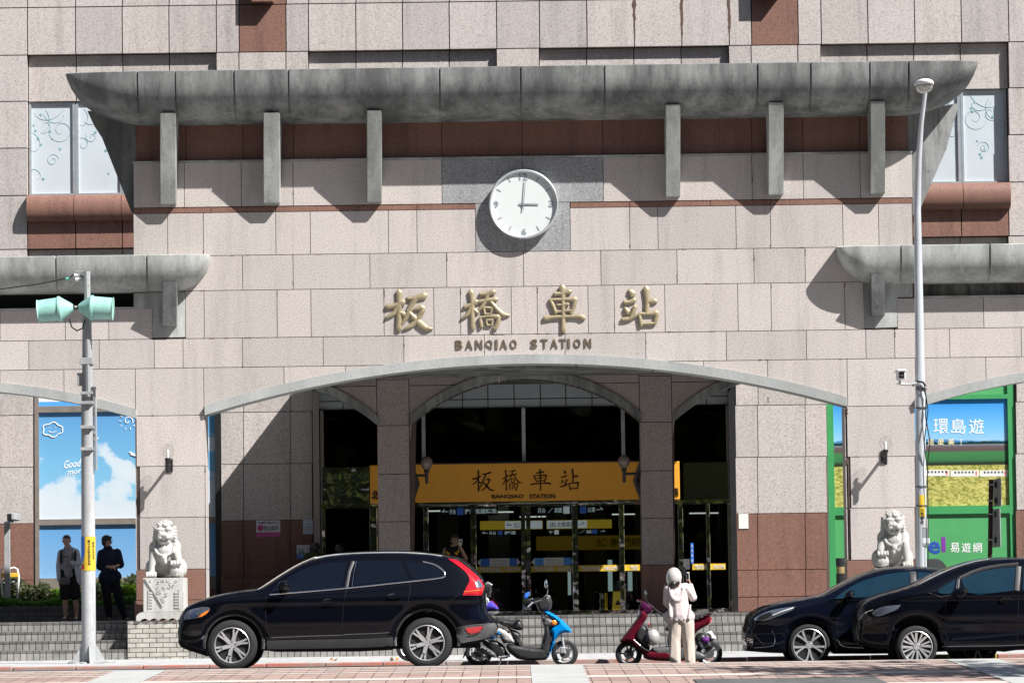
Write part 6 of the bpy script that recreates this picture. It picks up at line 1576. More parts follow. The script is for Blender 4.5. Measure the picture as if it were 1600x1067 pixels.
V.st('bumper_lip', [(713, 981), (735, 976.5), (772, 973.5)], 0.014, PLASG, 0.018)
V.pan('wrap_panel', [(731, 952), (742, 945), (752, 946), (755, 955), (759, 969), (730, 971)], CARN, 1, (), 0.006, (-1, 1))
hl = V.pan('headlamp', [(287, 968), (286, 962), (292, 953), (304, 949.5), (322, 947), (329, 950), (324, 957), (312, 964), (296, 966.5)], CLRL, 1, (0,), 0.010, (-1, 1), 0.02, 0.03)
V.pan('lamp_unit', [(296, 964), (299, 955), (312, 951.5), (318, 953), (311, 962)], plain('lamp_bucket', (0.04, 0.06, 0.14, 1), 0.1, coat=1.0), 2, (), 0.016, (-1, 1), 0.008, 0.03)
V.pan('lamp_projector', [(304, 960), (306, 954), (314, 953), (315, 957), (309, 962)], CHROME, 2, (), 0.02, (-1, 1), 0.008, 0.03)
V.pan('indicator', [(309, 964.5), (313, 959.5), (321, 955), (327, 952), (324, 957), (317, 962)], ORL, 1, (3,), 0.021, (-1, 1), 0.008, 0.03)
V.pan('grille', [(276, 972), (281, 958), (285, 953), (287, 957), (285, 970), (279, 980)], PLASG, 1, (), 0.006, (-1, 1))
V.st('bumper_crease', [(276, 981), (300, 979), (320, 975)], 0.008, SEAM, 0.003, 1); V.pan('bumper_vent', [(292, 985), (312, 984), (316, 990), (296, 994)], PLAS, 2, (), 0.003, (-1, 1))
V.pan('side_marker', [(313, 996), (320, 991), (320, 997), (314, 999)], CLRL, 1, (), 0.008, (-1, 1), 0.006, 0.02)
V.pan('mud_flap', [(319, 990), (322.5, 990), (326, 1025), (319, 1025)], PLAS, 0, (), -0.03, (-1, 1), 0.05)
def mirror(V, pts, y_out, mat, trim=None):
    for sd in (-1, 1):
        p = smooth_poly(V.P(pts), 2); cz = sum(q[1] for q in p)/len(p); cxm = sum(q[0] for q in p)/len(p)
        yb = V.yc+sd*(V.wf(cxm, cz)+y_out)
        m_ = shell('wing_mirror', p, pillow(p, 0.10, 0.06), yb, mat, V.t, 0.03, 0, 2)
        bm = bmesh.new(); x, z = cxm, cz-0.07; tube(bm, [(x, yb, z+0.03), (x-0.01, V.yc+sd*(V.wf(x, z)-0.02), z-0.02)], 0.03, 8); bmesh.ops.recalc_face_normals(bm, faces=bm.faces); finish('mirror_stalk', bm, PLAS, m_, True)
        if trim: shell('mirror_trim', smooth_poly(V.P(trim), 2), lambda x, z: 0.104, yb, CHROME, m_, 0.03, 0, 2)
mirror(V, [(434, 913), (438, 908), (449, 907), (453, 910), (454, 920), (446, 924), (436, 921)], 0.16, CARB, [(443, 917), (452, 915), (453, 921), (444, 922)])
bm = bmesh.new(); (xa_, za_), (xb_, zb__) = W(648, 861, V.D), W(668, 857.5, V.D)
prismo('roof_aerial', [W(645, 863.5, V.D), W(654, 858.5, V.D), (W(667, 858, V.D)), W(669, 865, V.D)], V.yc-0.02, V.yc+0.02, CARB, V.t); bm.free()
tubeo('exhaust', [(W(728, 1006, V.D)[0], V.yc-0.45, W(728, 1006, V.D)[1]), (W(754, 1003, V.D)[0], V.yc-0.45, W(754, 1003, V.D)[1])], 0.04, CHROME, V.t)
# ---- hatchback behind, beside the right lion
body = [(1228, 1020), (1200, 1019.5), (1168, 1017), (1170, 1009), (1167, 1000), (1166.5, 986), (1171, 975), (1172, 966), (1182, 957), (1198, 949), (1222, 943), (1250, 938), (1276, 933.5), (1292, 929.5), (1312, 918), (1335, 906), (1358, 896), (1385, 889), (1415, 886.5), (1450, 887.5), (1485, 891), (1530, 900), (1570, 912), (1598, 922), (1612, 935), (1616, 960), (1618, 995), (1606, 1013), (1570, 1018), (1562, 1000), (1552, 984), (1536, 976), (1520, 976), (1504, 984), (1494, 1000), (1490, 1017), (1400, 1021), (1304, 1021), (1302, 1004), (1296, 988), (1284, 976), (1266, 970.5), (1248, 975), (1236, 986), (1229, 1001)]
T = Car('parked_car', 'black hatchback beside the steps whose front wheel is uncovered, behind the other dark car', 57.65, 1.75, body, (0, 2, 28, 35, 37), 0.92, 1.42, 0.26, 0.045, CARN, 'cars parked along the kerb', 0.3)
T.underbody(1200, 1590, 962, 1014)
T.wheels([(1265, 1006), (1528, 1003)], 0.322, 0.245, 5, {'kind': 'vee', 'ph': 0.95})
T.pan('window', [(1304, 935), (1320, 922), (1345, 908), (1375, 899), (1402, 894), (1424, 893), (1420, 925), (1360, 932)], CGLASS2, 1, (0, 5, 6), 0.004)
T.pan('window', [(1436, 893), (1470, 895), (1500, 900), (1512, 905), (1508, 918), (1434, 924)], CGLASS2, 1, (0, 3, 5), 0.004)
T.st('chrome_trim', [(1323, 939), (1360, 935), (1420, 929), (1520, 918)], 0.014, CHROME, 0.012); T.st('window_post', [(1429, 892), (1427, 924)], 0.09, PLAS, 0.012)
T.st('door_seam', [(1308, 940), (1307, 975), (1310, 1000), (1314, 1010), (1360, 1011)], 0.007, SEAM, 0.003, 1); T.st('door_seam', [(1428, 930), (1428, 1008)], 0.007, SEAM, 0.003)
T.pan('headlamp', [(1176, 968), (1190, 958), (1213, 950.5), (1243, 947), (1236, 954), (1210, 965), (1190, 970)], CLRL, 1, (3,), 0.008, (-1, 1), 0.02, 0.03)
T.pan('lamp_unit', [(1182, 966), (1196, 958), (1208, 955), (1204, 963), (1190, 968)], BLACK, 1, (), 0.014, (-1, 1), 0.008, 0.03); T.st('daytime_lamp', [(1208, 961), (1222, 955), (1240, 949)], 0.018, WHITEP, 0.018)
T.pan('grille', [(1167, 985), (1172, 975), (1178, 990), (1180, 1002), (1172, 1010), (1168, 1000)], BLACK, 1, (), 0.006, (-1, 1)); T.st('grille_edge', [(1172, 976), (1180, 992), (1195, 1008)], 0.01, SEAM, 0.01)
T.st('chrome_trim', [(1180, 1012), (1200, 1010), (1211, 1008), (1212, 995), (1207, 985)], 0.012, CHROME, 0.010, 1)
for k in range(5): T.st('grille_bar', [(1169, 997+k*2.6), (1178, 999+k*2.6)], 0.01, CHROME, 0.012)
T.st('arch_lip', [(1265+37*math.cos(a), 1007-37*math.sin(a)) for a in [PI*i/20 for i in range(21)]], 0.012, CARB, 0.004)
T.st('side_skirt', [(1310, 1006), (1316, 1013), (1360, 1014), (1490, 1010)], 0.05, CARN, 0.012); T.st('skirt_trim', [(1302, 998), (1310, 999), (1314, 1010), (1350, 1012)], 0.01, CHROME, 0.02, 1)
T.st('body_crease', [(1310, 968), (1360, 952), (1420, 946), (1500, 942)], 0.012, CARB, 0.004, 1); T.pan('door_handle', [(1398, 946), (1418, 943), (1418, 947), (1398, 950)], CARN, 1, (), 0.03, (-1, 1), 0.02, 0.03)
T.pan('front_plate', [(1165.5, 984), (1170, 984), (1170, 996), (1165.5, 996)], WHITEP, 0, (), -0.35, (-1,), 0.02)
mirror(T, [(1318, 930), (1322, 923), (1332, 920), (1334, 926), (1333, 934), (1322, 937)], 0.14, CARN, [(1326, 929), (1333, 928), (1333, 932), (1327, 932)])
# ---- compact car nearest, running out of the frame
body = [(1390, 1015), (1360, 1013), (1346, 1004), (1343, 985), (1342, 965), (1346, 950), (1356, 940), (1380, 930), (1410, 922), (1437, 914), (1460, 902), (1490, 889), (1520, 879), (1550, 874), (1590, 872), (1650, 873), (1700, 878), (1735, 890), (1752, 915), (1756, 960), (1752, 995), (1735, 1010), (1712, 1010), (1708, 990), (1697, 975), (1680, 968), (1662, 972), (1650, 982), (1643, 1000), (1640, 1014), (1560, 1016), (1474, 1017), (1471, 1000), (1465, 984), (1452, 971), (1434, 965.5), (1415, 970), (1401, 982), (1394, 998)]
H = Car('parked_car', 'black compact car nearest the street lamp, cut by the picture edge, blue tinted windows', 55.85, 1.69, body, (0, 21, 29, 31), 0.95, 1.5, 0.24, 0.045, CARB, 'cars parked along the kerb', 0.28)
H.underbody(1375, 1735, 956, 1010)
H.wheels([(1433, 1001), (1676, 998)], 0.303, 0.222, 8, {'kind': 'fan', 'ph': 0.2})
H.pan('window', [(1464, 923), (1474, 916), (1494, 905), (1489, 925), (1482, 928), (1470, 927)], CGLASS2, 2, (2,), 0.004); H.st('window_trim', [(1451, 925.5), (1462, 922), (1480, 911), (1497, 902), (1493, 928), (1470, 932), (1451, 926)], 0.010, CHROME, 0.010)
H.pan('window', [(1503, 904), (1530, 893), (1560, 887.5), (1589, 885), (1584, 922), (1512, 931)], CGLASS2, 1, (0, 3, 4), 0.004); H.st('window_post', [(1594, 884), (1589, 922)], 0.07, PLAS, 0.012)
H.pan('window', [(1602, 884), (1650, 884), (1690, 890), (1680, 908), (1598, 921)], CGLASS2, 1, (0, 4), 0.004)
H.st('rain_guard', [(1500, 903), (1528, 890), (1560, 883.5), (1594, 880.5)], 0.045, PLAS, 0.02, 1)
H.st('window_post', [(1499, 903), (1496, 926)], 0.035, PLAS, 0.014)
H.st('door_seam', [(1478, 934), (1477, 965), (1479, 995), (1484, 1006), (1560, 1006)], 0.007, SEAM, 0.003, 1); H.st('door_seam', [(1592, 925), (1591, 965), (1590, 1004)], 0.007, SEAM, 0.003)
H.pan('headlamp', [(1362, 958), (1372, 950), (1386, 946), (1408, 944.5), (1402, 952), (1384, 959), (1372, 963)], CLRL, 1, (3,), 0.008, (-1, 1), 0.02, 0.03)
H.pan('lamp_unit', [(1366, 959), (1374, 951), (1386, 948), (1383, 956)], plain('lamp_bucket_2', (0.06, 0.07, 0.10, 1), 0.1, coat=1.0), 1, (), 0.014, (-1, 1), 0.008, 0.03)
H.pan('front_grille', [(1346, 955), (1352, 947), (1356, 958), (1366, 968), (1358, 980), (1347, 970)], PLAS, 1, (), 0.006, (-1, 1)); H.st('grille_bar', [(1345, 968), (1354, 956), (1366, 952)], 0.012, CHROME, 0.012, 1); H.st('grille_bar', [(1350, 985), (1352, 970), (1362, 966)], 0.01, PLASG, 0.012, 1)
H.st('body_crease', [(1508, 956), (1525, 946), (1550, 942), (1600, 938), (1700, 934)], 0.014, CARN, 0.004, 1); H.st('lower_crease', [(1488, 998), (1540, 994), (1620, 986)], 0.04, CARN, 0.005)
H.st('sill_line', [(1473, 1010), (1560, 1009), (1640, 1006)], 0.02, PLAS, 0.008); H.st('arch_lip', [(1434+37*math.cos(a), 1003-37*math.sin(a)) for a in [PI*i/20 for i in range(21)]], 0.012, CARN, 0.004)
H.pan('door_handle', [(1558, 936.5), (1572, 933.5), (1588, 936), (1572, 941)], CARB, 1, (), 0.03, (-1, 1), 0.02, 0.03); H.pan('handle_recess', [(1563, 933), (1582, 932), (1582, 943), (1563, 944)], SEAM, 2, (), 0.001, (-1, 1), 0.006, 0.03)
H.st('windscreen_edge', [(1437, 912.5), (1460, 900.5), (1490, 887.5), (1520, 877.5), (1550, 872.5)], 0.014, ALU, 0.004, 1)
mirror(H, [(1488, 925), (1494, 918), (1508, 917), (1511, 921), (1509, 934), (1500, 938), (1490, 934)], 0.14, CARB, [(1503, 920), (1511, 919), (1511, 924), (1504, 926)])
H.pan('front_plate', [(1341, 981), (1345, 981), (1345, 999), (1341, 999)], PLASG, 0, (), -0.3, (-1,), 0.02)
# ------------------------------------------------------------------ scooters
def slab_px(name, l, y, hw, mat, parent, it=2, keep=(), r=0.05, cell=0.025, D=58.9): return pill(name, [W(u, v, D) for u, v in l], hw, r, y, mat, parent, cell, it, keep)
def scoot_wheel(parent, u, D, y, r, mat_rim, n=5, z0=None):
    x = W(u, 1015, D)[0]; z = (gz(x) if z0 is None else z0)+r-0.003
    w = bpy.data.objects.new('wheel', None); C.objects.link(w); w.parent = parent; w.location = -Vector(parent['_loc'])
    bm = bmesh.new(); lathe(bm, [(r-0.075, -0.03), (r-0.06, -0.05), (r-0.02, -0.045), (r-0.003, -0.02), (r, 0), (r-0.003, 0.02), (r-0.02, 0.045), (r-0.06, 0.05), (r-0.075, 0.03)], (x, y, z), 'Y', 40)
    for f in list(bm.faces):
        if len(f.verts) > 4: bm.faces.remove(f)
    bmesh.ops.recalc_face_normals(bm, faces=bm.faces); t = finish('tyre', bm, RUB, w, 40); t.location = (0, 0, 0)
    bm = bmesh.new(); lathe(bm, [(r-0.06, -0.045), (r-0.085, -0.03), (r-0.085, 0.03), (r-0.06, 0.045)], (x, y, z), 'Y', 40)
    for f in list(bm.faces):
        if len(f.verts) > 4: bm.faces.remove(f)
    lathe(bm, [(0.001, -0.045), (0.03, -0.045), (0.035, 0.045), (0.001, 0.045)], (x, y, z), 'Y', 16)
    for k in range(n): a = 2*PI*k/n+0.4; tube(bm, [(x+0.025*math.cos(a), y, z+0.025*math.sin(a)), (x+(r-0.08)*math.cos(a+0.15), y, z+(r-0.08)*math.sin(a+0.15))], 0.012, 6)
    bmesh.ops.recalc_face_normals(bm, faces=bm.faces); t = finish('rim', bm, mat_rim, w, 40); t.location = (0, 0, 0)
    bm = bmesh.new(); lathe(bm, [(0.04, -0.062), (0.078, -0.062), (0.078, -0.058), (0.04, -0.058)], (x, y, z), 'Y', 28); t = finish('brake_disc', bm, PLASG, w); t.location = (0, 0, 0)
    return x, z
D = 58.9; y = 59.05
S1 = thing('scooter', 'blue and black scooter with rounded black seat parked behind the estate car tail', 'scooter', (W(815, 1030, D)[0], y, gz(W(815, 1030, D)[0])), 'scooters parked by the kerb')
def q(l): return [W(u, v, D) for u, v in l]
zx = lambda l: [(700+a/7.114, 900+b/7.114) for a, b in l]
fx_, fz_ = scoot_wheel(S1, 882.5, D, y, 0.205, ALLOY); rx_, rz_ = scoot_wheel(S1, 748, D, y, 0.21, ALLOY)
sp = lambda name, l, hw, mat, it=2, keep=(), r=0.05, dy=0.0, cell=0.025: slab_px(name, zx(l), y+dy, hw, mat, S1, it, keep, r, cell)
sp('seat', [(515, 445), (600, 470), (700, 485), (790, 470), (835, 515), (845, 580), (830, 603), (760, 598), (640, 560), (540, 515)], 0.15, PLAS)
sp('side_fairing', [(530, 545), (600, 570), (700, 620), (740, 700), (770, 760), (700, 740), (640, 755), (560, 650), (525, 625)], 0.16, SSIL)
sp('blue_side_panel', [(525, 560), (560, 570), (590, 610), (690, 650), (700, 665), (600, 665), (530, 650)], 0.175, SBLUE, 1)
sp('dark_side_panel', [(560, 655), (690, 665), (700, 690), (640, 755), (610, 740)], 0.172, PLASG, 1)
sp('front_seat_post', [(650, 570), (720, 590), (790, 620), (820, 660), (800, 690), (850, 790), (760, 790), (740, 700), (700, 620)], 0.14, PLAS, 1)
sp('floorboard', [(640, 760), (700, 745), (860, 775), (1000, 795), (1090, 780), (1120, 820), (1110, 920), (1060, 935), (900, 935), (780, 925), (720, 880), (660, 830)], 0.17, PLAS, 1, ())
sp('leg_shield', [(1045, 400), (1080, 420), (1110, 500), (1140, 560), (1150, 700), (1140, 830), (1110, 900), (1060, 900), (1020, 820), (1050, 700), (1075, 600), (1050, 520), (1030, 440)], 0.17, PLAS, 1)
sp('front_fairing', [(1040, 372), (1110, 385), (1200, 430), (1290, 500), (1350, 560), (1380, 610), (1370, 630), (1290, 630), (1240, 650), (1200, 710), (1170, 790), (1130, 870), (1108, 925), (1112, 850), (1150, 740), (1150, 650), (1120, 580), (1180, 550), (1230, 520), (1180, 480), (1090, 430)], 0.15, SBLUE, 1, (17,))
sp('front_black_panel', [(1060, 450), (1110, 445), (1180, 480), (1225, 520), (1190, 555), (1120, 580), (1060, 560), (1045, 500)], 0.155, PLASG, 1)
x, z = W(*zx([(1178, 515)])[0], D); latheo('indicator', [(0.001, -0.012), (0.03, -0.01), (0.042, 0.0), (0.042, 0.02)], (x, y-0.155, z), ORL, S1, 'Y')
sp('headlamp', [(1290, 530), (1320, 540), (1370, 590), (1382, 615), (1360, 625), (1310, 580)], 0.11, CLRL, 1)
sp('front_mudguard', [(1190, 760), (1240, 720), (1310, 700), (1370, 740), (1415, 785), (1400, 790), (1340, 760), (1260, 750), (1200, 790)], 0.06, PLAS, 1, (4,))
for dy in (-0.075, 0.075): tubeo('fork', [(W(*zx([(1265, 650)])[0], D)[0], y+dy, W(*zx([(1265, 650)])[0], D)[1]), (fx_, y+dy, fz_)], 0.02, ALU, S1)
x, z = W(*zx([(1275, 820)])[0], D); boxo('brake_caliper', x-0.04, x+0.04, y-0.11, y-0.06, z-0.05, z+0.05, ALLOY, S1, 0.015)
sp('handlebar_cover', [(970, 290), (1050, 240), (1090, 205), (1130, 215), (1155, 260), (1160, 300), (1145, 370), (1090, 385), (1045, 400), (1020, 400), (990, 340)], 0.10, PLAS, 1)
sp('instrument_pod', [(1060, 225), (1095, 203), (1130, 212), (1145, 235), (1120, 262), (1080, 265)], 0.07, SSIL, 2)
for dy in (-0.28, 0.28):
    a = W(*zx([(1080, 250)])[0], D); b = W(*zx([(940, 300 if dy < 0 else 260)])[0], D); c = W(*zx([(850, 378 if dy < 0 else 300)])[0], D)
    tubeo('handlebar', [(a[0], y, a[1]), (b[0], y+dy*0.7, b[1]), (c[0], y+dy*1.2, c[1])], 0.016, PLAS, S1); tubeo('grip', [((b[0]+c[0])/2, y+dy*0.95, (b[1]+c[1])/2), (c[0], y+dy*1.2, c[1])], 0.021, RUB, S1)
    tubeo('brake_lever', [(b[0], y+dy*0.7, b[1]+0.02), (c[0]+0.05, y+dy*1.15, c[1]+0.05)], 0.007, ALU, S1)
m0 = W(*zx([(1100, 210)])[0], D); m1 = W(*zx([(1112, 150)])[0], D)
tubeo('mirror_stem', [(m0[0], y+0.2, m0[1]), (m1[0], y+0.24, m1[1])], 0.01, BLACK, S1); sp('mirror', [(1075, 60), (1085, 35), (1100, 40), (1112, 90), (1112, 130), (1080, 125), (1072, 95)], 0.02, CHROME, 2, (), 0.03, 0.24); sp('mirror_back', [(1092, 115), (1112, 112), (1114, 150), (1098, 152)], 0.02, PLAS, 2, (), 0.03, 0.235)
sp('mirror', [(838, 230), (850, 200), (880, 175), (905, 170), (900, 215), (870, 250), (845, 258)], 0.02, BLUEF, 2, (), 0.03, -0.26)
tubeo('mirror_stem', [(W(*zx([(870, 245)])[0], D)[0], y-0.26, W(*zx([(870, 245)])[0], D)[1]), (W(*zx([(935, 290)])[0], D)[0], y-0.2, W(*zx([(935, 290)])[0], D)[1])], 0.008, BLACK, S1)
sp('engine_cover', [(430, 720), (520, 700), (620, 760), (660, 850), (700, 880), (640, 920), (540, 910), (470, 850)], 0.11, BLACK, 1)
sp('exhaust', [(290, 790), (340, 745), (400, 770), (500, 830), (545, 880), (530, 910), (440, 880), (330, 840)], 0.06, PLASG, 1, (), 0.05, -0.16); sp('exhaust_guard', [(320, 790), (345, 762), (420, 795), (480, 835), (490, 850), (420, 835)], 0.02, PLAS, 1, (), 0.03, -0.215)
sp('rear_fender', [(200, 800), (230, 780), (240, 820), (190, 880), (155, 930), (170, 880)], 0.05, PLAS, 1)
tubeo('kick_stand', [(W(*zx([(560, 900)])[0], D)[0], y-0.1, W(*zx([(560, 900)])[0], D)[1]), (W(*zx([(690, 880)])[0], D)[0], y-0.1, W(*zx([(690, 880)])[0], D)[1])], 0.018, ALU, S1); tubeo('kick_stand_foot', [(W(*zx([(600, 890)])[0], D)[0], y-0.1, W(*zx([(600, 890)])[0], D)[1]), (W(*zx([(560, 960)])[0], D)[0], y-0.2, gz(0)+0.01)], 0.015, BLACK, S1)
sp('tail_fairing', [(430, 560), (520, 540), (560, 600), (540, 700), (440, 700), (400, 640)], 0.15, SBLUE, 1)
# second blue scooter, hidden but for its tail rack
y2 = 60.0; S1b = thing('scooter', 'rear of a purple and blue scooter showing above the estate car bumper', 'scooter', (W(745, 1030, D)[0]-0.3, y2, 0.05), 'scooters parked by the kerb')
sp2 = lambda name, l, hw, mat, it=1: pill(name, [W(u, v, 59.4) for u, v in zx(l)], hw, 0.05, y2, mat, S1b, 0.025, it)
sp2('rear_fairing', [(400, 330), (470, 262), (510, 290), (550, 340), (570, 370), (500, 375), (420, 380), (300, 400), (250, 380)], 0.12, paint('violet_scooter_paint', (0.08, 0.06, 0.5, 1), 0.2)); sp2('tail_lamp', [(470, 262), (500, 270), (545, 325), (560, 350), (540, 350), (500, 300)], 0.125, REDL)
sp2('number_plate', [(415, 235), (440, 232), (480, 335), (462, 350)], 0.10, WHITEP, 0); sp2('lower_body', [(250, 385), (560, 380), (590, 400), (500, 430), (430, 470), (250, 450)], 0.14, PLASG)
sp2('seat', [(100, 330), (300, 350), (400, 345), (400, 400), (100, 400)], 0.14, PLAS)
tubeo('luggage_rack', [(W(*zx([(385, 330)])[0], 59.4)[0], y2, W(*zx([(385, 330)])[0], 59.4)[1]), (W(*zx([(390, 110)])[0], 59.4)[0], y2, W(*zx([(390, 110)])[0], 59.4)[1]), (W(*zx([(440, 65)])[0], 59.4)[0], y2, W(*zx([(440, 65)])[0], 59.4)[1]), (W(*zx([(485, 95)])[0], 59.4)[0], y2, W(*zx([(485, 95)])[0], 59.4)[1])], 0.014, ALU, S1b)
sp2('rack_bracket', [(395, 105), (470, 85), (490, 160), (470, 190), (480, 230), (430, 225), (440, 160)], 0.07, BLACK)
tubeo('luggage_rack', [(W(*zx([(430, 340)])[0], 59.4)[0], y2-0.08, W(*zx([(430, 340)])[0], 59.4)[1]), (W(*zx([(405, 110)])[0], 59.4)[0], y2-0.08, W(*zx([(405, 110)])[0], 59.4)[1])], 0.012, ALU, S1b)
for u in (640, 752): scoot_wheel(S1b, u, 60.0, y2, 0.21, ALLOY, 5, 0.05)
# ---- dark red scooter
D = 58.7; y = 58.95
S2 = thing('scooter', 'dark red scooter with a spare helmet standing behind the helmeted woman', 'scooter', (W(1045, 1030, D)[0], y, -0.08), 'scooters parked by the kerb')
zr = lambda l: [(950+a/5.93, 870+b/5.93) for a, b in l]
sr = lambda name, l, hw, mat, it=2, keep=(), r=0.05, dy=0.0, cell=0.025: slab_px(name, zr(l), y+dy, hw, mat, S2, it, keep, r, cell, D)
fx_, fz_ = scoot_wheel(S2, 983, D, y, 0.205, plain('dark_rim', (0.08, 0.08, 0.085, 1), 0.35, 0.7)); rx_, rz_ = scoot_wheel(S2, 1109, D, y, 0.205, ALLOY)
sr('leg_shield', [(300, 480), (360, 500), (380, 560), (330, 620), (330, 660), (240, 760), (380, 850), (420, 865), (600, 860), (600, 960), (480, 965), (335, 945), (330, 900), (230, 810), (200, 790), (120, 795), (110, 780), (190, 680), (250, 600), (290, 540)], 0.16, SRED, 1, (16,))
sr('inner_shield', [(300, 610), (370, 640), (390, 700), (385, 800), (400, 845), (370, 860), (240, 765), (260, 680)], 0.17, PLAS, 1)
sr('floorboard', [(410, 835), (560, 820), (780, 820), (800, 850), (800, 940), (700, 965), (500, 965), (400, 870)], 0.15, PLASG, 1)
stripe('edge_trim', [W(u, v, D) for u, v in zr([(237, 765), (300, 820), (350, 855), (385, 865)])], 0.02, lambda x, z: 0.172, y, CHROME, S2)
sr('handlebar_cover', [(300, 430), (330, 410), (380, 425), (430, 470), (420, 500), (390, 530), (340, 545), (290, 520), (285, 480)], 0.10, paint('purple_red_paint', (0.055, 0.006, 0.035, 1), 0.2), 1)
sr('headlamp', [(284, 480), (310, 482), (338, 500), (320, 540), (290, 545), (280, 520)], 0.105, SSIL, 1)
sr('dashboard', [(325, 415), (380, 420), (435, 465), (425, 480), (380, 440)], 0.09, PLAS, 1)
for dy, pts in ((-0.25, [(420, 470), (460, 505), (500, 535)]), (0.25, [(330, 420), (300, 405), (285, 400)])):
    pp = [W(u, v, D) for u, v in zr(pts)]; tubeo('handlebar', [(pp[0][0], y+dy*0.3, pp[0][1]), (pp[1][0], y+dy*0.9, pp[1][1]), (pp[2][0], y+dy*1.3, pp[2][1])], 0.018, PLAS if dy < 0 else SRED, S2)
pp = [W(u, v, D) for u, v in zr([(430, 500), (455, 555)])]; tubeo('brake_lever', [(pp[0][0], y-0.15, pp[0][1]), (pp[1][0], y-0.3, pp[1][1])], 0.008, BLACK, S2)
pp = [W(u, v, D) for u, v in zr([(370, 430), (350, 370)])]; tubeo('mirror_stem', [(pp[0][0], y-0.15, pp[0][1]), (pp[1][0], y-0.2, pp[1][1])], 0.01, BLACK, S2)
sr('mirror', [(330, 310), (345, 303), (365, 330), (370, 355), (350, 360), (345, 395), (335, 390)], 0.03, BLACK, 1, (), 0.03, -0.2)
sr('seat', [(540, 640), (700, 560), (780, 555), (870, 525), (960, 515), (930, 545), (860, 590), (800, 610), (700, 640), (560, 690), (530, 680)], 0.14, PLAS, 1)
sr('seat_body', [(700, 640), (800, 600), (870, 580), (940, 540), (970, 560), (960, 600), (930, 640), (860, 670), (800, 720), (760, 740), (700, 720)], 0.15, SRED, 1)
sr('tail_lamp', [(900, 590), (950, 550), (978, 565), (965, 610), (930, 645), (905, 640)], 0.13, REDL, 1); sr('tail_spoiler', [(800, 600), (900, 540), (965, 512), (985, 525), (940, 550), (880, 590), (810, 620)], 0.155, SRED, 1)
sr('tail_grip', [(970, 512), (1060, 470), (1110, 478), (1105, 495), (1050, 495), (985, 522)], 0.05, STEEL, 1)
sr('body_side', [(560, 690), (700, 690), (740, 760), (760, 860), (620, 860), (550, 820)], 0.14, PLAS, 1)
sr('engine', [(800, 740), (880, 690), (930, 740), (990, 830), (960, 860), (880, 860), (820, 820)], 0.12, BLACK, 1); sr('rear_mudguard', [(930, 740), (990, 760), (1070, 860), (1060, 870), (1010, 830), (960, 790)], 0.06, PLASG, 1)
sr('crank_case', [(690, 900), (740, 870), (860, 870), (920, 910), (900, 955), (820, 965), (700, 960)], 0.07, PLASG, 1, (), 0.05, -0.1)
sr('drive_cover', [(870, 750), (900, 732), (940, 745), (945, 790), (900, 800), (870, 780)], 0.04, paint('violet_metal', (0.13, 0.03, 0.2, 1), 0.25), 1, (), 0.04, -0.13)
pp = [W(u, v, D) for u, v in zr([(860, 790), (905, 880)])]; bm = bmesh.new()
tube(bm, [(pp[0][0]+(pp[1][0]-pp[0][0])*i/40+0.022*math.cos(i*1.3), y-0.14+0.022*math.sin(i*1.3), pp[0][1]+(pp[1][1]-pp[0][1])*i/40) for i in range(41)], 0.006, 5); bmesh.ops.recalc_face_normals(bm, faces=bm.faces); finish('shock_spring', bm, CHROME, S2, True)
npl = sr('number_plate', [(918, 700), (962, 680), (1010, 748), (968, 778)], 0.09, WHITEP, 0)
for dy in (-0.06, 0.06): tubeo('fork', [(W(*zr([(240, 790)])[0], D)[0], y+dy, W(*zr([(240, 790)])[0], D)[1]), (fx_, y+dy, fz_)], 0.022, BLACK, S2)
hx, hz2 = W(*zr([(415, 742)])[0], D)
HM = thing('helmet', 'silver grey open helmet hanging from the dark red scooter', 'helmet', (hx, y-0.17, hz2))
bm = bmesh.new(); ball(bm, (hx, y-0.17, hz2), 0.115, (0.98, 1.0, 1.12), sub=3); bmesh.ops.bisect_plane(bm, geom=list(bm.verts)+list(bm.edges)+list(bm.faces), plane_co=(hx-0.055, y-0.17, hz2), plane_no=(-1, 0, -0.15), clear_outer=True); finish('shell', bm, SSIL, HM, 40)
bm = bmesh.new(); ball(bm, (hx-0.02, y-0.17, hz2), 0.105, (0.95, 1.0, 1.05), sub=3); finish('visor_and_lining', bm, plain('visor_smoke', (0.03, 0.04, 0.06, 1), 0.15, coat=1.0), HM, True)
pp = W(*zr([(385, 630)])[0], D); ball_ = bmesh.new(); ball(ball_, (pp[0], y-0.17, pp[1]), 0.035, (0.8, 0.8, 1.4)); finish('charm', ball_, plain('pink_charm', (0.6, 0.25, 0.25, 1), 0.6), HM, True)
# ------------------------------------------------------------------ wooded park across the road behind the camera (it is what the glass and paint mirror)
rl.seed(5)
bm = bmesh.new()
for k in range(46):
    cx0 = -70+140*k/45+rl.uniform(-1.5, 1.5); cy0 = -28+rl.uniform(-5, 5); hh = rl.uniform(7.5, 12); rr_ = rl.uniform(2.4, 3.6)
    for _ in range(170):
        a = rl.uniform(0, 2*PI); el = rl.uniform(-1, 1); r_ = rr_*rl.uniform(0.5, 1)
        leaf(bm, (cx0+r_*math.cos(a), cy0+r_*math.sin(a), hh*0.55+el*hh*0.45), 1.3, 1.0, 0.5)
tag(finish('tree_belt', bm, leafmat('park_leaves', (0.04, 0.07, 0.012, 1), (0.16, 0.20, 0.045, 1))), 'belt of park trees across the square behind the viewer', 'trees', None, 'stuff')
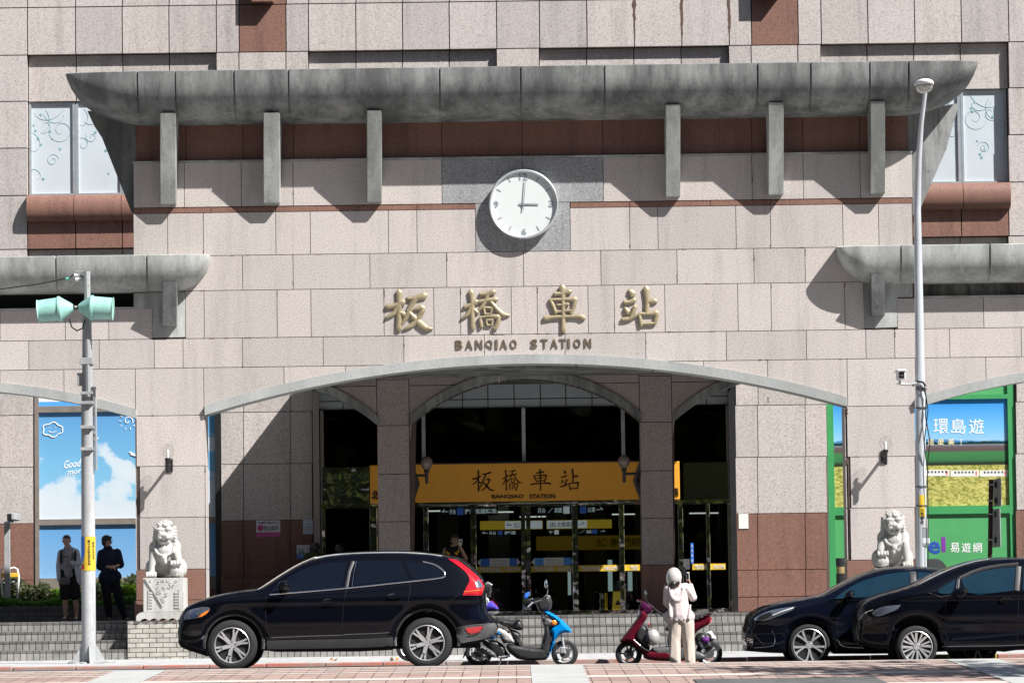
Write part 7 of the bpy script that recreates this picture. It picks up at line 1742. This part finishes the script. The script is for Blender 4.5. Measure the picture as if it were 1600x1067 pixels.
# ------------------------------------------------------------------ people
def hand_on(bm, wr, d, n, s, curl=0.5, thumb=1):
    "palm with five fingers; d = direction, n = palm normal (fingers curl towards it)"
    wr = Vector(wr); d = Vector(d).normalized(); n = (Vector(n)-d*Vector(n).dot(d)).normalized(); side = d.cross(n).normalized()
    L_ = 0.105*s
    for k in range(4):
        o = (k-1.5)*0.019*s
        cap(bm, wr+side*o*0.6, wr+d*0.085*s+side*o, 0.014*s, 0.012*s, 8)
        fl = (0.062, 0.072, 0.068, 0.052)[k]*s; p = wr+d*0.085*s+side*o; c1 = curl*0.9; dd = (d*math.cos(c1)+n*math.sin(c1)); q = p+dd*fl*0.5
        d2 = (d*math.cos(c1*2)+n*math.sin(c1*2)); cap(bm, p, q, 0.0098*s, 0.0088*s, 8); cap(bm, q, q+d2*fl*0.5, 0.0088*s, 0.0078*s, 8)
    p = wr+d*0.03*s+side*thumb*-0.03*s; q = p+(d*0.6-side*thumb*0.55+n*0.35).normalized()*0.045*s
    cap(bm, wr+d*0.015*s, p, 0.014*s, 0.013*s, 8); cap(bm, p, q, 0.012*s, 0.0105*s, 8); cap(bm, q, q+(d*0.8+n*0.5).normalized()*0.028*s, 0.0105*s, 0.009*s, 8)
class Person:
    def __init__(s, label, X, Y, Z0, H, f=-1, look=0.0, j=None):
        s.X, s.Y, s.Z, s.H, s.f = X, Y, Z0, H, f
        s.t = thing('person', label, 'person', (X, Y, Z0))
        s.j = dict(head=(0, 0, 0.93), neck=(0, 0.012, 0.865), chest=(0, 0, 0.75), waist=(0, 0, 0.60), hipL=(-0.052, 0, 0.51), hipR=(0.052, 0, 0.51), shL=(-0.105, 0.01, 0.815), shR=(0.105, 0.01, 0.815),
                   elL=(-0.135, 0.01, 0.64), elR=(0.135, 0.01, 0.64), wrL=(-0.14, -0.03, 0.49), wrR=(0.14, -0.03, 0.49), knL=(-0.058, -0.005, 0.285), knR=(0.058, -0.005, 0.285), anL=(-0.062, 0.01, 0.045), anR=(0.062, 0.01, 0.045), toL=(-0.075, -0.085, 0.015), toR=(0.075, -0.085, 0.015),
                   hdL=(0, -0.2, -1), hdR=(0, -0.2, -1), hnL=(1, 0, 0), hnR=(-1, 0, 0))
        s.j.update(j or {}); s.look = look
    def P(s, a, b=None, c=None):
        if b is None: a, b, c = s.j[a] if isinstance(a, str) else a
        return Vector((s.X+a*s.H, s.Y-s.f*b*s.H if s.f == 1 else s.Y+b*s.H, s.Z+c*s.H))
    def D(s, n):
        a, b, c = s.j[n]; return Vector((a, b if s.f == -1 else -b, c))
    def headpts(s, x, y, z):
        "head local: y negative = front of the face, turned by look"
        c, sn = math.cos(s.look), math.sin(s.look); x, y = x*c-y*sn, x*sn+y*c
        h = s.j['head']; return s.P(h[0]+x, h[1]+y, h[2]+z)
    def body(s, curl=(0.4, 0.4), voxel=0.0066):
        H = s.H; hs = H/1.7
        def b(bm):
            h = s.headpts
            ball(bm, h(0, 0.006, 0.012), 0.052*H, (0.88, 1.02, 1.08), sub=3); ball(bm, h(0, -0.012, -0.018), 0.041*H, (0.88, 0.95, 1.08), sub=3); ball(bm, h(0, -0.030, -0.048), 0.017*H, (1.1, 0.9, 0.7))
            cap(bm, h(0, -0.052, 0.006), h(0, -0.062, -0.012), 0.0055*H, 0.008*H, 8)
            for a in (-1, 1): ball(bm, h(a*0.047, 0.004, -0.004), 0.014*H, (0.4, 0.8, 1.2)); ball(bm, h(a*0.022, -0.044, 0.012), 0.010*H, (1.3, 0.6, 0.5)); ball(bm, h(a*0.028, -0.038, -0.014), 0.014*H)
            ball(bm, h(0, -0.049, -0.028), 0.010*H, (1.4, 0.6, 0.35)); ball(bm, h(0, -0.048, -0.034), 0.009*H, (1.2, 0.6, 0.4))
            cap(bm, s.P('neck'), s.headpts(0, 0.012, -0.03), 0.034*H, 0.030*H)
            cap(bm, s.P('neck'), s.P('chest'), 0.045*H, 0.075*H); ball(bm, s.P('chest'), 0.088*H, (1.12, 0.78, 1.15)); cap(bm, s.P('chest'), s.P('waist'), 0.082*H, 0.072*H); ball(bm, s.P(0, 0.005, 0.54), 0.086*H, (1.1, 0.85, 0.85))
            for q in 'LR':
                cap(bm, s.P('neck')-Vector((0, 0, 0.02*H)), s.P('sh'+q), 0.032*H, 0.036*H); cap(bm, s.P('sh'+q), s.P('el'+q), 0.033*H, 0.024*H); cap(bm, s.P('el'+q), s.P('wr'+q), 0.024*H, 0.0155*H)
                hand_on(bm, s.P('wr'+q), s.D('hd'+q), s.D('hn'+q), hs*1.0, curl[q == 'R'], -1 if q == 'L' else 1)
                cap(bm, s.P('hip'+q), s.P('kn'+q), 0.056*H, 0.034*H); cap(bm, s.P('kn'+q), s.P('an'+q), 0.034*H, 0.022*H)
                k_ = s.P('kn'+q)*0.65+s.P('an'+q)*0.35; ball(bm, k_+Vector((0, 0.012*H, 0)), 0.034*H, (1, 1, 1.6)); cap(bm, s.P('an'+q)-Vector((0, 0, 0.012*H)), s.P('to'+q)+Vector((0, 0, 0.004*H)), 0.022*H, 0.014*H)
        return fuse('body', b, SKIN, s.t, voxel, 2)
    def cl(s, name, b, mat, voxel=0.011, sm=3): return fuse(name, b, mat, s.t, voxel, sm)
    def shoes(s, mat, sole=None):
        for q in 'LR':
            def b(bm):
                a, t = s.P('an'+q), s.P('to'+q); z = s.Z+(s.j['to'+q][2]-0.015)*s.H
                cap(bm, Vector((a.x, a.y, z+0.035)), Vector((t.x, t.y, z+0.03)), 0.042, 0.034); cap(bm, a, Vector((a.x, a.y, z+0.04)), 0.036, 0.042)
            o = fuse('shoe', b, mat, s.t, 0.008, 2)
            if sole:
                a, t = s.P('an'+q), s.P('to'+q); z = s.Z+(s.j['to'+q][2]-0.015)*s.H; boxo('sole', min(a.x, t.x)-0.04, max(a.x, t.x)+0.04, min(a.y, t.y)-0.035, max(a.y, t.y)+0.035, z-0.004, z+0.02, sole, o, 0.008)
def limb(bm, s, a, b, r0, r1): cap(bm, s.P(a), s.P(b), r0*s.H, r1*s.H, 12)
# -- helmeted woman, seen from behind
D = 57.75; x0, _ = W(1063, 1000, D); zg = gz(x0); top = W(1054, 885, D)[1]; H = (top-zg)/1.035
ux = lambda u, v: ((W(u, v, D)[0]-x0)/H, (W(u, v, D)[1]-zg)/H)
def jp(u, v, y): a, c = ux(u, v); return (a, y, c)
A = Person('woman with silver scooter helmet, pale hooded top and cream trousers, photographing the entrance', x0, D, zg, H, 1, 0.0, dict(
    head=(ux(1054, 903)[0], 0, 0.925), neck=(ux(1057, 912)[0], 0.01, 0.855), shL=jp(1043.5, 919, 0.01), shR=jp(1071, 917, 0.01), elL=jp(1042, 941, -0.02), wrL=jp(1050, 951, -0.13), elR=jp(1083, 933, -0.04), wrR=jp(1079.5, 915, -0.10),
    hdR=(-0.15, -0.3, 1), hnR=(-1, 0, 0.0), hdL=(0.5, -1, 0.2), hnL=(1, 0, 0), hipL=jp(1056, 978, 0), hipR=jp(1073, 978, 0), knL=jp(1055, 1006, 0), knR=jp(1076.5, 1005, 0), anL=jp(1056, 1035, 0), anR=jp(1078.5, 1035, 0), toL=(-0.06, -0.09, 0.015), toR=(0.12, -0.09, 0.015), chest=jp(1059, 931, 0), waist=jp(1062, 955, 0)))
A.body((0.5, 0.9))
PKC = cloth('pale_pink_fleece', (0.66, 0.58, 0.575, 1)); CRM = cloth('cream_trousers', (0.56, 0.49, 0.43, 1))
def top_(bm):
    s = A
    cap(bm, s.P('neck')+Vector((0, 0, -0.035*H)), s.P('chest'), 0.05*H, 0.10*H); cap(bm, s.P('chest'), s.P(*jp(1061.5, 960, 0)), 0.10*H, 0.112*H)
    for q in 'LR': limb(bm, s, 'sh'+q, 'el'+q, 0.046, 0.041); limb(bm, s, 'el'+q, 'wr'+q, 0.041, 0.028)
    cap(bm, s.P('shL'), s.P('shR'), 0.043*H, 0.043*H); cap(bm, s.P(*jp(1049, 964, 0)), s.P(*jp(1073.5, 963, 0)), 0.08*H, 0.08*H)
    # hood lying on the back, soft folds
    for k in range(13):
        a = PI*k/12; ball(bm, s.P(ux(1057, 918)[0]+0.066*math.cos(a), 0.075+0.02*math.sin(a), ux(1056, 920)[1]-0.115*math.sin(a)), 0.024*H, (1, 0.8, 1))
    ball(bm, s.P(ux(1057, 926)[0], 0.07, ux(1056, 928)[1]), 0.055*H, (1, 0.5, 1))
    for k, (u1, v1, u2, v2) in enumerate(((1045, 925, 1047, 962), (1052, 940, 1056, 968), (1072, 930, 1068, 966), (1078, 945, 1076, 966), (1062, 945, 1064, 968))):
        cap(bm, s.P(*jp(u1, v1, 0.062)), s.P(*jp(u2, v2, 0.082)), 0.012*H, 0.02*H, 8)
    for k in range(4): t_ = k/3; p = A.P('elR')*(1-t_)+A.P('wrR')*t_; ball(bm, p, (0.044-0.012*t_)*H)
A.cl('hooded_top', top_, PKC, 0.010, 6)
def tr_(bm):
    s = A
    for q, uu in (('L', ((1056, 972), (1054.5, 1000), (1055.5, 1026), (1056, 1036))), ('R', ((1072.5, 972), (1075.5, 1000), (1078, 1026), (1078.5, 1036)))):
        pts = [s.P(*jp(u, v, 0)) for u, v in uu]
        for a, b, r0, r1 in zip(pts, pts[1:], (0.082, 0.064, 0.056), (0.064, 0.056, 0.054)): cap(bm, a, b, r0*H, r1*H, 14)
        for k in range(4):
            u, v = uu[0][0]+(-5 if q == 'L' else 5)+k*1.3*(1 if q == 'L' else -1), 975+k*2; cap(bm, s.P(*jp(u, v, 0.05)), s.P(*jp(u+(k-1.5)*1.5, v+50, 0.045)), 0.018*H, 0.022*H, 8)
    cap(bm, s.P(*jp(1057, 968, 0)), s.P(*jp(1070, 968, 0)), 0.085*H, 0.085*H)
A.cl('trousers', tr_, CRM, 0.010, 2); A.shoes(WHITEP)
def hr(bm):
    ball(bm, A.headpts(0.0, 0.045, -0.055), 0.055*H, (1, 0.7, 0.9)); ball(bm, A.headpts(-0.022, 0.06, -0.085), 0.036*H, (1.1, 0.8, 0.8)); cap(bm, A.headpts(-0.015, 0.07, -0.07), A.headpts(-0.04, 0.085, -0.11), 0.03*H, 0.014*H)
A.cl('hair', hr, HAIR, 0.009)
hx_, hz_ = W(1053, 901.5, D)
WSH = plain('pale_silver_helmet', (0.60, 0.585, 0.56, 1), 0.25, 0.2, var=0.04, coat=0.7)
HE = thing('helmet', 'shiny silver helmet with raised dark visor worn by the woman at the red scooter', 'helmet', (hx_, D, hz_))
bm = bmesh.new(); ball(bm, (hx_, D, hz_), 0.122, (0.98, 1.08, 1.22), sub=4)
bmesh.ops.bisect_plane(bm, geom=list(bm.verts)+list(bm.edges)+list(bm.faces), plane_co=(hx_, D, W(1053, 916.5, D)[1]), plane_no=(0, 0, -1), clear_outer=True); finish('shell', bm, WSH, HE, 45)
bm = bmesh.new(); lathe(bm, [(0.088, -0.008), (0.096, -0.006), (0.098, 0.010), (0.09, 0.014), (0.08, 0.006)], (hx_, D, W(1053, 916.5, D)[1]), 'Z', 32); 
for v in bm.verts: v.co.y = D+(v.co.y-D)*1.1
finish('rim', bm, PLASG, HE, 45)
pv = [W(u, v, D) for u, v in ((1061, 884), (1066, 882.5), (1071, 886), (1073.5, 892), (1073, 899), (1069, 899), (1067.5, 892), (1064.5, 887.5))]
prismo('visor', smooth_poly(pv, 1), D+0.04, D+0.16, plain('dark_visor', (0.02, 0.02, 0.024, 1), 0.1, coat=1.0), HE, True)
PHN = thing('phone', 'pale phone held up in front of the helmeted woman', 'phone', (W(1076, 902, D)[0], D+0.20, W(1076, 902, D)[1]))
p0, p1 = W(1072.8, 893.5, D), W(1078.2, 911, D)
boxo('case', p0[0], p1[0], D+0.10*H+0.05, D+0.10*H+0.062, p1[1], p0[1], WHITEP, PHN, 0.004); boxo('screen', p0[0]+0.006, p1[0]-0.006, D+0.10*H+0.047, D+0.10*H+0.0505, p1[1]+0.012, p0[1]-0.012, plain('phone_screen', (0.02, 0.02, 0.025, 1), 0.08), PHN)
# -- man with sunglasses, light sleeves and black shorts
D = 71.7; x0 = W(108.5, 960, D)[0]; zg = PZ; H = (W(108, 835, D)[1]-zg)
ux = lambda u, v: ((W(u, v, D)[0]-x0)/H, (W(u, v, D)[1]-zg)/H)
zl = lambda a, b: (70+a/6.67, 820+b/6.67)
def jz(a, b, y): p = ux(*zl(a, b)); return (p[0], y, p[1])
M = Person('man in sunglasses, grey shirt, pale sleeves and black shorts standing beside the pole', x0, D, zg, H, -1, 0.05, dict(
    head=jz(228, 165, -0.01), neck=jz(240, 235, 0.01), chest=jz(245, 350, 0), waist=jz(245, 450, 0), shL=jz(175, 295, 0.01), shR=jz(318, 285, 0.01), elL=jz(150, 430, 0.02), elR=jz(350, 400, 0.0), wrL=jz(155, 575, -0.03), wrR=jz(290, 395, -0.10), hdR=(-1, -0.2, 0.1), hnR=(0, 0.3, -1),
    hipL=jz(215, 560, 0), hipR=jz(300, 560, 0), knL=jz(212, 780, -0.01), knR=jz(322, 780, -0.01), anL=jz(218, 945, 0.01), anR=jz(330, 945, 0.01), toL=jz(195, 995, -0.06), toR=jz(325, 995, -0.06)))
M.body((0.35, 0.7))
GRT = cloth('grey_shirt', (0.30, 0.30, 0.32, 1)); WHS = cloth('pale_sleeves', (0.55, 0.56, 0.62, 1)); BKS = cloth('black_shorts', (0.018, 0.018, 0.02, 1))
def shirt(s, r=1.0):
    def b(bm):
        H = s.H; cap(bm, s.P('neck')+Vector((0, 0, -0.03*H)), s.P('chest'), 0.06*H*r, 0.1*H*r); cap(bm, s.P('chest'), s.P('waist'), 0.1*H*r, 0.088*H*r); cap(bm, s.P('waist'), s.P(0, 0, 0.555), 0.088*H*r, 0.09*H*r)
        cap(bm, s.P('shL'), s.P('shR'), 0.043*H*r, 0.043*H*r)
    return b
def sleeves(s, r0=0.045, r1=0.036, r2=0.027, upto=1.0):
    def b(bm):
        for q in 'LR':
            limb(bm, s, 'sh'+q, 'el'+q, r0, r1); e, w = s.P('el'+q), s.P('wr'+q); cap(bm, e, e+(w-e)*upto, r1*s.H, r2*s.H, 12)
    return b
M.cl('shirt', shirt(M), GRT); M.cl('sleeves', sleeves(M, 0.05, 0.042, 0.032, 0.92), WHS)
def sh_(bm):
    for q in 'LR':
        h, k = M.P('hip'+q), M.P('kn'+q); cap(bm, h+Vector((0, 0, 0.02*M.H)), h+(k-h)*0.78, 0.072*M.H, 0.064*M.H, 14)
    cap(bm, M.P(-0.03, 0, 0.57), M.P(0.03, 0, 0.57), 0.078*M.H, 0.078*M.H)
M.cl('shorts', sh_, BKS); M.shoes(plain('black_shoe', (0.015, 0.015, 0.016, 1), 0.6), WHITEP)
def hr(bm): ball(bm, M.headpts(0, 0.014, 0.026), 0.054*M.H, (0.95, 1.0, 0.9)); ball(bm, M.headpts(0, -0.02, 0.045), 0.036*M.H, (1.1, 0.9, 0.6))
M.cl('hair', hr, HAIR, 0.008)
GL = plain('mirror_lens', (0.35, 0.36, 0.38, 1), 0.1, 0.9)
def glasses(s, mat, frame):
    bm = bmesh.new()
    for a in (-1, 1): ball(bm, s.headpts(a*0.019, -0.053, 0.008), 0.0145*s.H, (1.05, 0.35, 0.72))
    tube(bm, [s.headpts(-0.047, -0.01, 0.012), s.headpts(-0.036, -0.05, 0.013), s.headpts(0, -0.062, 0.012), s.headpts(0.036, -0.05, 0.013), s.headpts(0.047, -0.01, 0.012)], 0.003, 5)
    bmesh.ops.recalc_face_normals(bm, faces=bm.faces); finish('glasses', bm, mat, s.t, True)
glasses(M, GL, BLACK)
def strap(s, pts, r, mat, name='strap', n=6): tubeo(name, [s.P(*p) for p in pts], r, mat, s.t, n)
bk = plain('black_webbing', (0.015, 0.015, 0.017, 1), 0.8)
for a in (177, 325): strap(M, [jz(a+(8 if a < 200 else -3), 262, 0.0), jz(a+2, 275, -0.085), jz(a, 330, -0.092), jz(a-3, 400, -0.07)], 0.022, bk, 'backpack_strap')
def bp(bm): ball(bm, M.P(0, 0.12, 0.72), 0.1*M.H, (1, 0.7, 1.5))
M.cl('backpack', bp, bk)
for a in (198, 225, 250): 
    p = M.P(*jz(a, 332, -0.099)); boxo('shirt_print', p.x-0.012, p.x+0.012, p.y-0.004, p.y+0.01, p.z-0.008, p.z+0.01, bk, M.t)
PB_ = thing('shoulder_bag', 'small grey shoulder bag hanging at the front of the man in shorts', 'bag', M.P(*jz(222, 580, -0.12)))
c = M.P(*jz(222, 582, -0.115)); GB = cloth('grey_bag', (0.13, 0.125, 0.13, 1))
pill('pouch', [(c.x-0.095, c.z+0.07), (c.x+0.095, c.z+0.07), (c.x+0.10, c.z-0.04), (c.x+0.05, c.z-0.08), (c.x-0.05, c.z-0.08), (c.x-0.10, c.z-0.04)], 0.035, 0.03, c.y, GB, PB_, 0.02, 2)
tubeo('strap', [c+Vector((0.09, 0, 0.06)), M.P(*jz(285, 400, -0.115)), M.P(*jz(300, 290, -0.07))], 0.008, GB, PB_, 5)
JK = thing('folded_jacket', 'white jacket hung over the bent arm of the man in shorts', 'jacket', M.P('elR'))
def jk(bm):
    for k in range(6): cap(bm, M.P(*jz(325+k*9, 430+k*4, -0.05+0.01*k)), M.P(*jz(340+k*8, 575+k*8, -0.04)), 0.03, 0.035, 8)
fuse('cloth', jk, WHS, JK, 0.012, 3)
# -- person in navy shirt and trousers looking aside
x0 = W(172, 960, D)[0]; H = (W(172, 836, D)[1]-zg)
ux = lambda u, v: ((W(u, v, D)[0]-x0)/H, (W(u, v, D)[1]-zg)/H)
R = Person('person in dark navy shirt and trousers with clasped hands, looking towards the entrance', x0, D, zg, H, -1, 0.95, dict(
    head=jz(650, 170, -0.005), neck=jz(655, 240, 0.01), chest=jz(672, 350, 0), waist=jz(670, 450, 0), shL=jz(592, 300, 0.01), shR=jz(752, 290, 0.01), elL=jz(575, 430, 0.02), elR=jz(785, 410, 0.0), wrL=jz(685, 435, -0.12), wrR=jz(755, 430, -0.11), hdL=(1, -0.2, -0.1), hnL=(0, 0.5, -0.6), hdR=(-1, -0.2, -0.1), hnR=(0, 0.5, -0.6),
    hipL=jz(630, 560, 0), hipR=jz(715, 560, 0), knL=jz(652, 770, -0.02), knR=jz(775, 760, -0.01), anL=jz(672, 960, 0.01), anR=jz(835, 960, 0.0), toL=jz(680, 995, -0.07), toR=jz(885, 995, -0.04)))
R.body((0.8, 0.8)); NV = cloth('dark_navy_shirt', (0.016, 0.02, 0.045, 1)); NT = cloth('black_trousers', (0.012, 0.013, 0.018, 1))
def ns(bm):
    shirt(R, 1.08)(bm); sleeves(R, 0.054, 0.05, 0.042, 0.18)(bm); cap(bm, R.P('waist'), R.P(*jz(675, 545, 0)), 0.098*R.H, 0.108*R.H); cap(bm, R.P(*jz(625, 540, 0)), R.P(*jz(735, 535, 0)), 0.075*R.H, 0.075*R.H)
    cap(bm, R.P('neck')+Vector((-0.02, -0.02, -0.01)), R.P('neck')+Vector((0.03, -0.03, -0.01)), 0.04*R.H, 0.04*R.H)
R.cl('shirt', ns, NV)
def tr2(s, mat, r=(0.07, 0.052, 0.036)):
    def b(bm):
        for q in 'LR': limb(bm, s, 'hip'+q, 'kn'+q, r[0], r[1]); limb(bm, s, 'kn'+q, 'an'+q, r[1], r[2])
        cap(bm, s.P('hipL'), s.P('hipR'), 0.078*s.H, 0.078*s.H)
    return s.cl('trousers', b, mat)
tr2(R, NT); R.shoes(plain('black_shoe_2', (0.012, 0.012, 0.013, 1), 0.5))
def hr(bm):
    ball(bm, R.headpts(0, 0.014, 0.022), 0.06*R.H, (1.0, 1.05, 0.98)); ball(bm, R.headpts(0, 0.02, -0.012), 0.054*R.H, (1.0, 0.8, 1.0)); ball(bm, R.headpts(0, -0.024, 0.044), 0.036*R.H, (1.2, 0.9, 0.6))
    for a in (-1, 1): ball(bm, R.headpts(a*0.042, -0.008, 0.0), 0.022*R.H, (0.6, 1, 1.5))
R.cl('hair', hr, HAIR, 0.008)
bm = bmesh.new(); tube(bm, [R.headpts(-0.047, -0.01, 0.012), R.headpts(-0.036, -0.052, 0.012), R.headpts(0, -0.062, 0.010), R.headpts(0.036, -0.052, 0.012), R.headpts(0.047, -0.01, 0.012)], 0.004, 5)
for a in (-1, 1): tube(bm, [R.headpts(a*0.019+0.015*math.cos(i*PI/6), -0.057, 0.006+0.011*math.sin(i*PI/6)) for i in range(13)], 0.0025, 5)
finish('glasses', bm, BLACK, R.t, True)
# -- woman with phone behind the estate car
D = 72.3; x0 = W(709, 900, D)[0]; H = W(711, 835, D)[1]-zg
ux = lambda u, v: ((W(u, v, D)[0]-x0)/H, (W(u, v, D)[1]-zg)/H)
def jw(a, b, y): p = ux(660+a/10.67, 820+b/10.67); return (p[0], y, p[1])
Q = Person('woman in a black sunflower top holding a phone to her face above the estate car', x0, D, zg, H, -1, 0.15, dict(
    head=jw(540, 255, -0.02), neck=jw(520, 370, 0.01), shL=jw(385, 425, 0.01), shR=jw(640, 420, 0.01), elL=jw(335, 600, 0.03), wrL=jw(350, 780, -0.02), elR=jw(730, 560, -0.04), wrR=jw(640, 385, -0.12), hdR=(-0.3, -0.2, 1), hnR=(-0.7, 0.5, 0), chest=jw(510, 500, 0), waist=jw(510, 680, 0)))
Q.body((0.3, 1.0)); SF = cloth('black_top', (0.016, 0.013, 0.012, 1)); SFY = plain('sunflower_print', (0.62, 0.36, 0.02, 1), 0.8)
def tp(bm):
    H = Q.H; cap(bm, Q.P(-0.02, 0, 0.775), Q.P(0.02, 0, 0.775), 0.088*H, 0.088*H); cap(bm, Q.P('chest'), Q.P(0, 0, 0.5), 0.098*H, 0.11*H)
    for a in (-0.075, 0.07): cap(bm, Q.P(a, -0.05, 0.79), Q.P(a, 0.0, 0.855), 0.02*H, 0.016*H)
o = Q.cl('sleeveless_top', tp, SF, 0.009)
for a, b in ((410, 455), (440, 475), (560, 470), (600, 440), (575, 480)):
    p = Q.P(*jw(a, b, -0.098)); bm = bmesh.new(); lathe(bm, [(0.001, -0.004), (0.02, -0.002), (0.026, 0.012)], (p.x, p.y, p.z), 'Y', 9); finish('flower_print', bm, SFY, o)
tr2(Q, NT); Q.shoes(bk)
def hr(bm): ball(bm, Q.headpts(0, 0.016, 0.022), 0.058*Q.H, (1.0, 1.0, 1.0)); ball(bm, Q.headpts(0, 0.035, -0.03), 0.05*Q.H, (1, 0.7, 1.2)); ball(bm, Q.headpts(0, -0.02, 0.045), 0.036*Q.H, (1.1, 0.9, 0.6))
Q.cl('hair', hr, HAIR, 0.008)
bm = bmesh.new()
for a in (-1, 1): tube(bm, [Q.headpts(a*0.019+0.016*math.cos(i*PI/6), -0.057, 0.006+0.012*math.sin(i*PI/6)) for i in range(13)], 0.003, 5)
finish('glasses', bm, BLACK, Q.t, True)
bm = bmesh.new(); lathe(bm, [(0.04, -0.002), (0.052, -0.002)], (0, 0, 0), 'Y', 4); bm.free()
tubeo('necklace', [Q.P(*jw(440+i*14, 385+60*math.sin(PI*i/12), -0.055-0.02*math.sin(PI*i/12))) for i in range(13)], 0.005, CHROME, Q.t, 5)
PH2 = thing('phone', 'pale phone at the face of the woman in the sunflower top', 'phone', Q.P(*jw(638, 285, -0.17)))
c = Q.P(*jw(636, 285, -0.165)); bm = bmesh.new(); box(bm, c.x-0.035, c.x+0.035, c.y, c.y+0.01, c.z-0.07, c.z+0.055, 0.005); bmesh.ops.rotate(bm, verts=bm.verts, cent=c, matrix=Matrix.Rotation(0.12, 3, 'Y')); finish('case', bm, plain('cream_phone_case', (0.60, 0.55, 0.46, 1), 0.4), PH2)
bm = bmesh.new(); box(bm, c.x-0.012, c.x+0.02, c.y-0.003, c.y-0.0005, c.z-0.01, c.z+0.03, 0.0); finish('case_motif', bm, HAIR, PH2)
# -- two people half hidden behind the estate car roof
D = 72.6
for label, u, vt, mat, mat2, bag in (('dark haired person in an olive jacket, seen from behind above the estate car roof', 494, 847, cloth('olive_jacket', (0.05, 0.055, 0.022, 1)), NT, None), ('person carrying a pink bag on the back at the dark doorway', 531, 850, cloth('dark_coat', (0.02, 0.018, 0.02, 1)), NT, cloth('pink_bag', (0.42, 0.16, 0.26, 1)))):
    x0 = W(u, 950, D)[0]; H = W(u, vt, D)[1]-zg
    E = Person(label, x0, D, zg, H, 1, 0.0); E.body()
    def cc(bm): shirt(E, 1.12)(bm); sleeves(E, 0.056, 0.05, 0.04)(bm)
    E.cl('jacket', cc, mat); tr2(E, mat2); E.shoes(bk)
    def hr(bm): ball(bm, E.headpts(0, 0.012, 0.01), 0.066*E.H, (0.98, 1.05, 1.02)); ball(bm, E.headpts(0, 0.03, -0.02), 0.052*E.H)
    E.cl('hair', hr, HAIR, 0.009)
    if bag:
        BG = thing('backpack', 'pink backpack worn by the person at the dark doorway', 'backpack', E.P(0, 0.12, 0.72))
        def bb(bm): ball(bm, E.P(-0.01, 0.11, 0.76), 0.105*E.H, (1.1, 0.6, 1.0)); ball(bm, E.P(-0.01, 0.11, 0.68), 0.105*E.H, (1.1, 0.6, 1.1))
        fuse('bag', bb, bag, BG, 0.012, 3)
        for a in (-0.07, 0.06): tubeo('strap', [E.P(a, 0.1, 0.84), E.P(a*1.1, 0.02, 0.865), E.P(a*1.1, -0.08, 0.80)], 0.016, bk, BG)
# fallen leaves on the sidewalk
rl.seed(9)
DL = plain('dry_leaf', (0.42, 0.22, 0.08, 1), 0.8)
for k, (u, v, dd, l) in enumerate(((615, 1029, 60.9, 'curled dry leaf lying on the kerb beneath the estate car'), (520, 1026, 61.5, 'small dry leaf on the sidewalk under the estate car'))):
    x, z = W(u, v, dd); bm = bmesh.new()
    for _ in range(3): leaf(bm, (x+rl.uniform(-0.02, 0.02), dd, 0.052), 0.09, 0.6, 0.4)
    tag(finish('dry_leaf', bm, DL), l, 'leaf')
# unseen tall blocks behind the viewer, added to cut skylight and deepen the shade
bm = bmesh.new(); rl.seed(4); x = -150
while x < 120:
    w = rl.uniform(16, 26); h = rl.uniform(58, 78); box(bm, x, x+w-0.5, -95, -60, -1.2, h); x += w
box(bm, -95, -45, -50, 60, -1.2, 62); box(bm, 75, 110, 10, 60, -1.2, 40)
tag(finish('skylight_blockers', bm, tile_mat('blocker_facades', 'XZ', 3.2, 3.4, (0.16, 0.15, 0.14, 1), (0.10, 0.10, 0.10, 1), (0.03, 0.035, 0.04, 1), 0.7)), 'added row of tall blocks behind the viewer that cuts the skylight', 'skylight blockers', None, 'stuff')

# roadside tree standing outside the frame: its broken shade lies on the paving
rl.seed(8); TX, TY = 11.9, 47.6
TT = thing('street_tree', 'leafy street tree beside the square whose shade falls on the paving', 'tree', (TX, TY, plz(TY)))
bm = bmesh.new(); tube(bm, [(TX, TY, plz(TY)), (TX+0.1, TY, 2.5), (TX-0.1, TY+0.1, 4.5), (TX, TY, 7.5)], [0.2, 0.16, 0.12, 0.04], 10)
for k in range(7): a = rl.uniform(0, 6.28); tube(bm, [(TX, TY, 4+k*0.4), (TX+1.6*math.cos(a), TY+1.6*math.sin(a), 5.5+k*0.4)], [0.07, 0.02], 6)
bmesh.ops.recalc_face_normals(bm, faces=bm.faces); finish('trunk', bm, plain('bark', (0.12, 0.09, 0.07, 1), 0.9), TT, True)
bm = bmesh.new()
for k in range(26):
    a = rl.uniform(0, 6.28); r = rl.uniform(0, 2.6)**1.0; c = (TX+r*math.cos(a), TY+r*math.sin(a), rl.uniform(5.2, 9))
    for _ in range(60): leaf(bm, (c[0]+rl.gauss(0, 0.4), c[1]+rl.gauss(0, 0.4), c[2]+rl.gauss(0, 0.3)), 0.28, 0.8, 0.4)
finish('crown', bm, MG, TT)
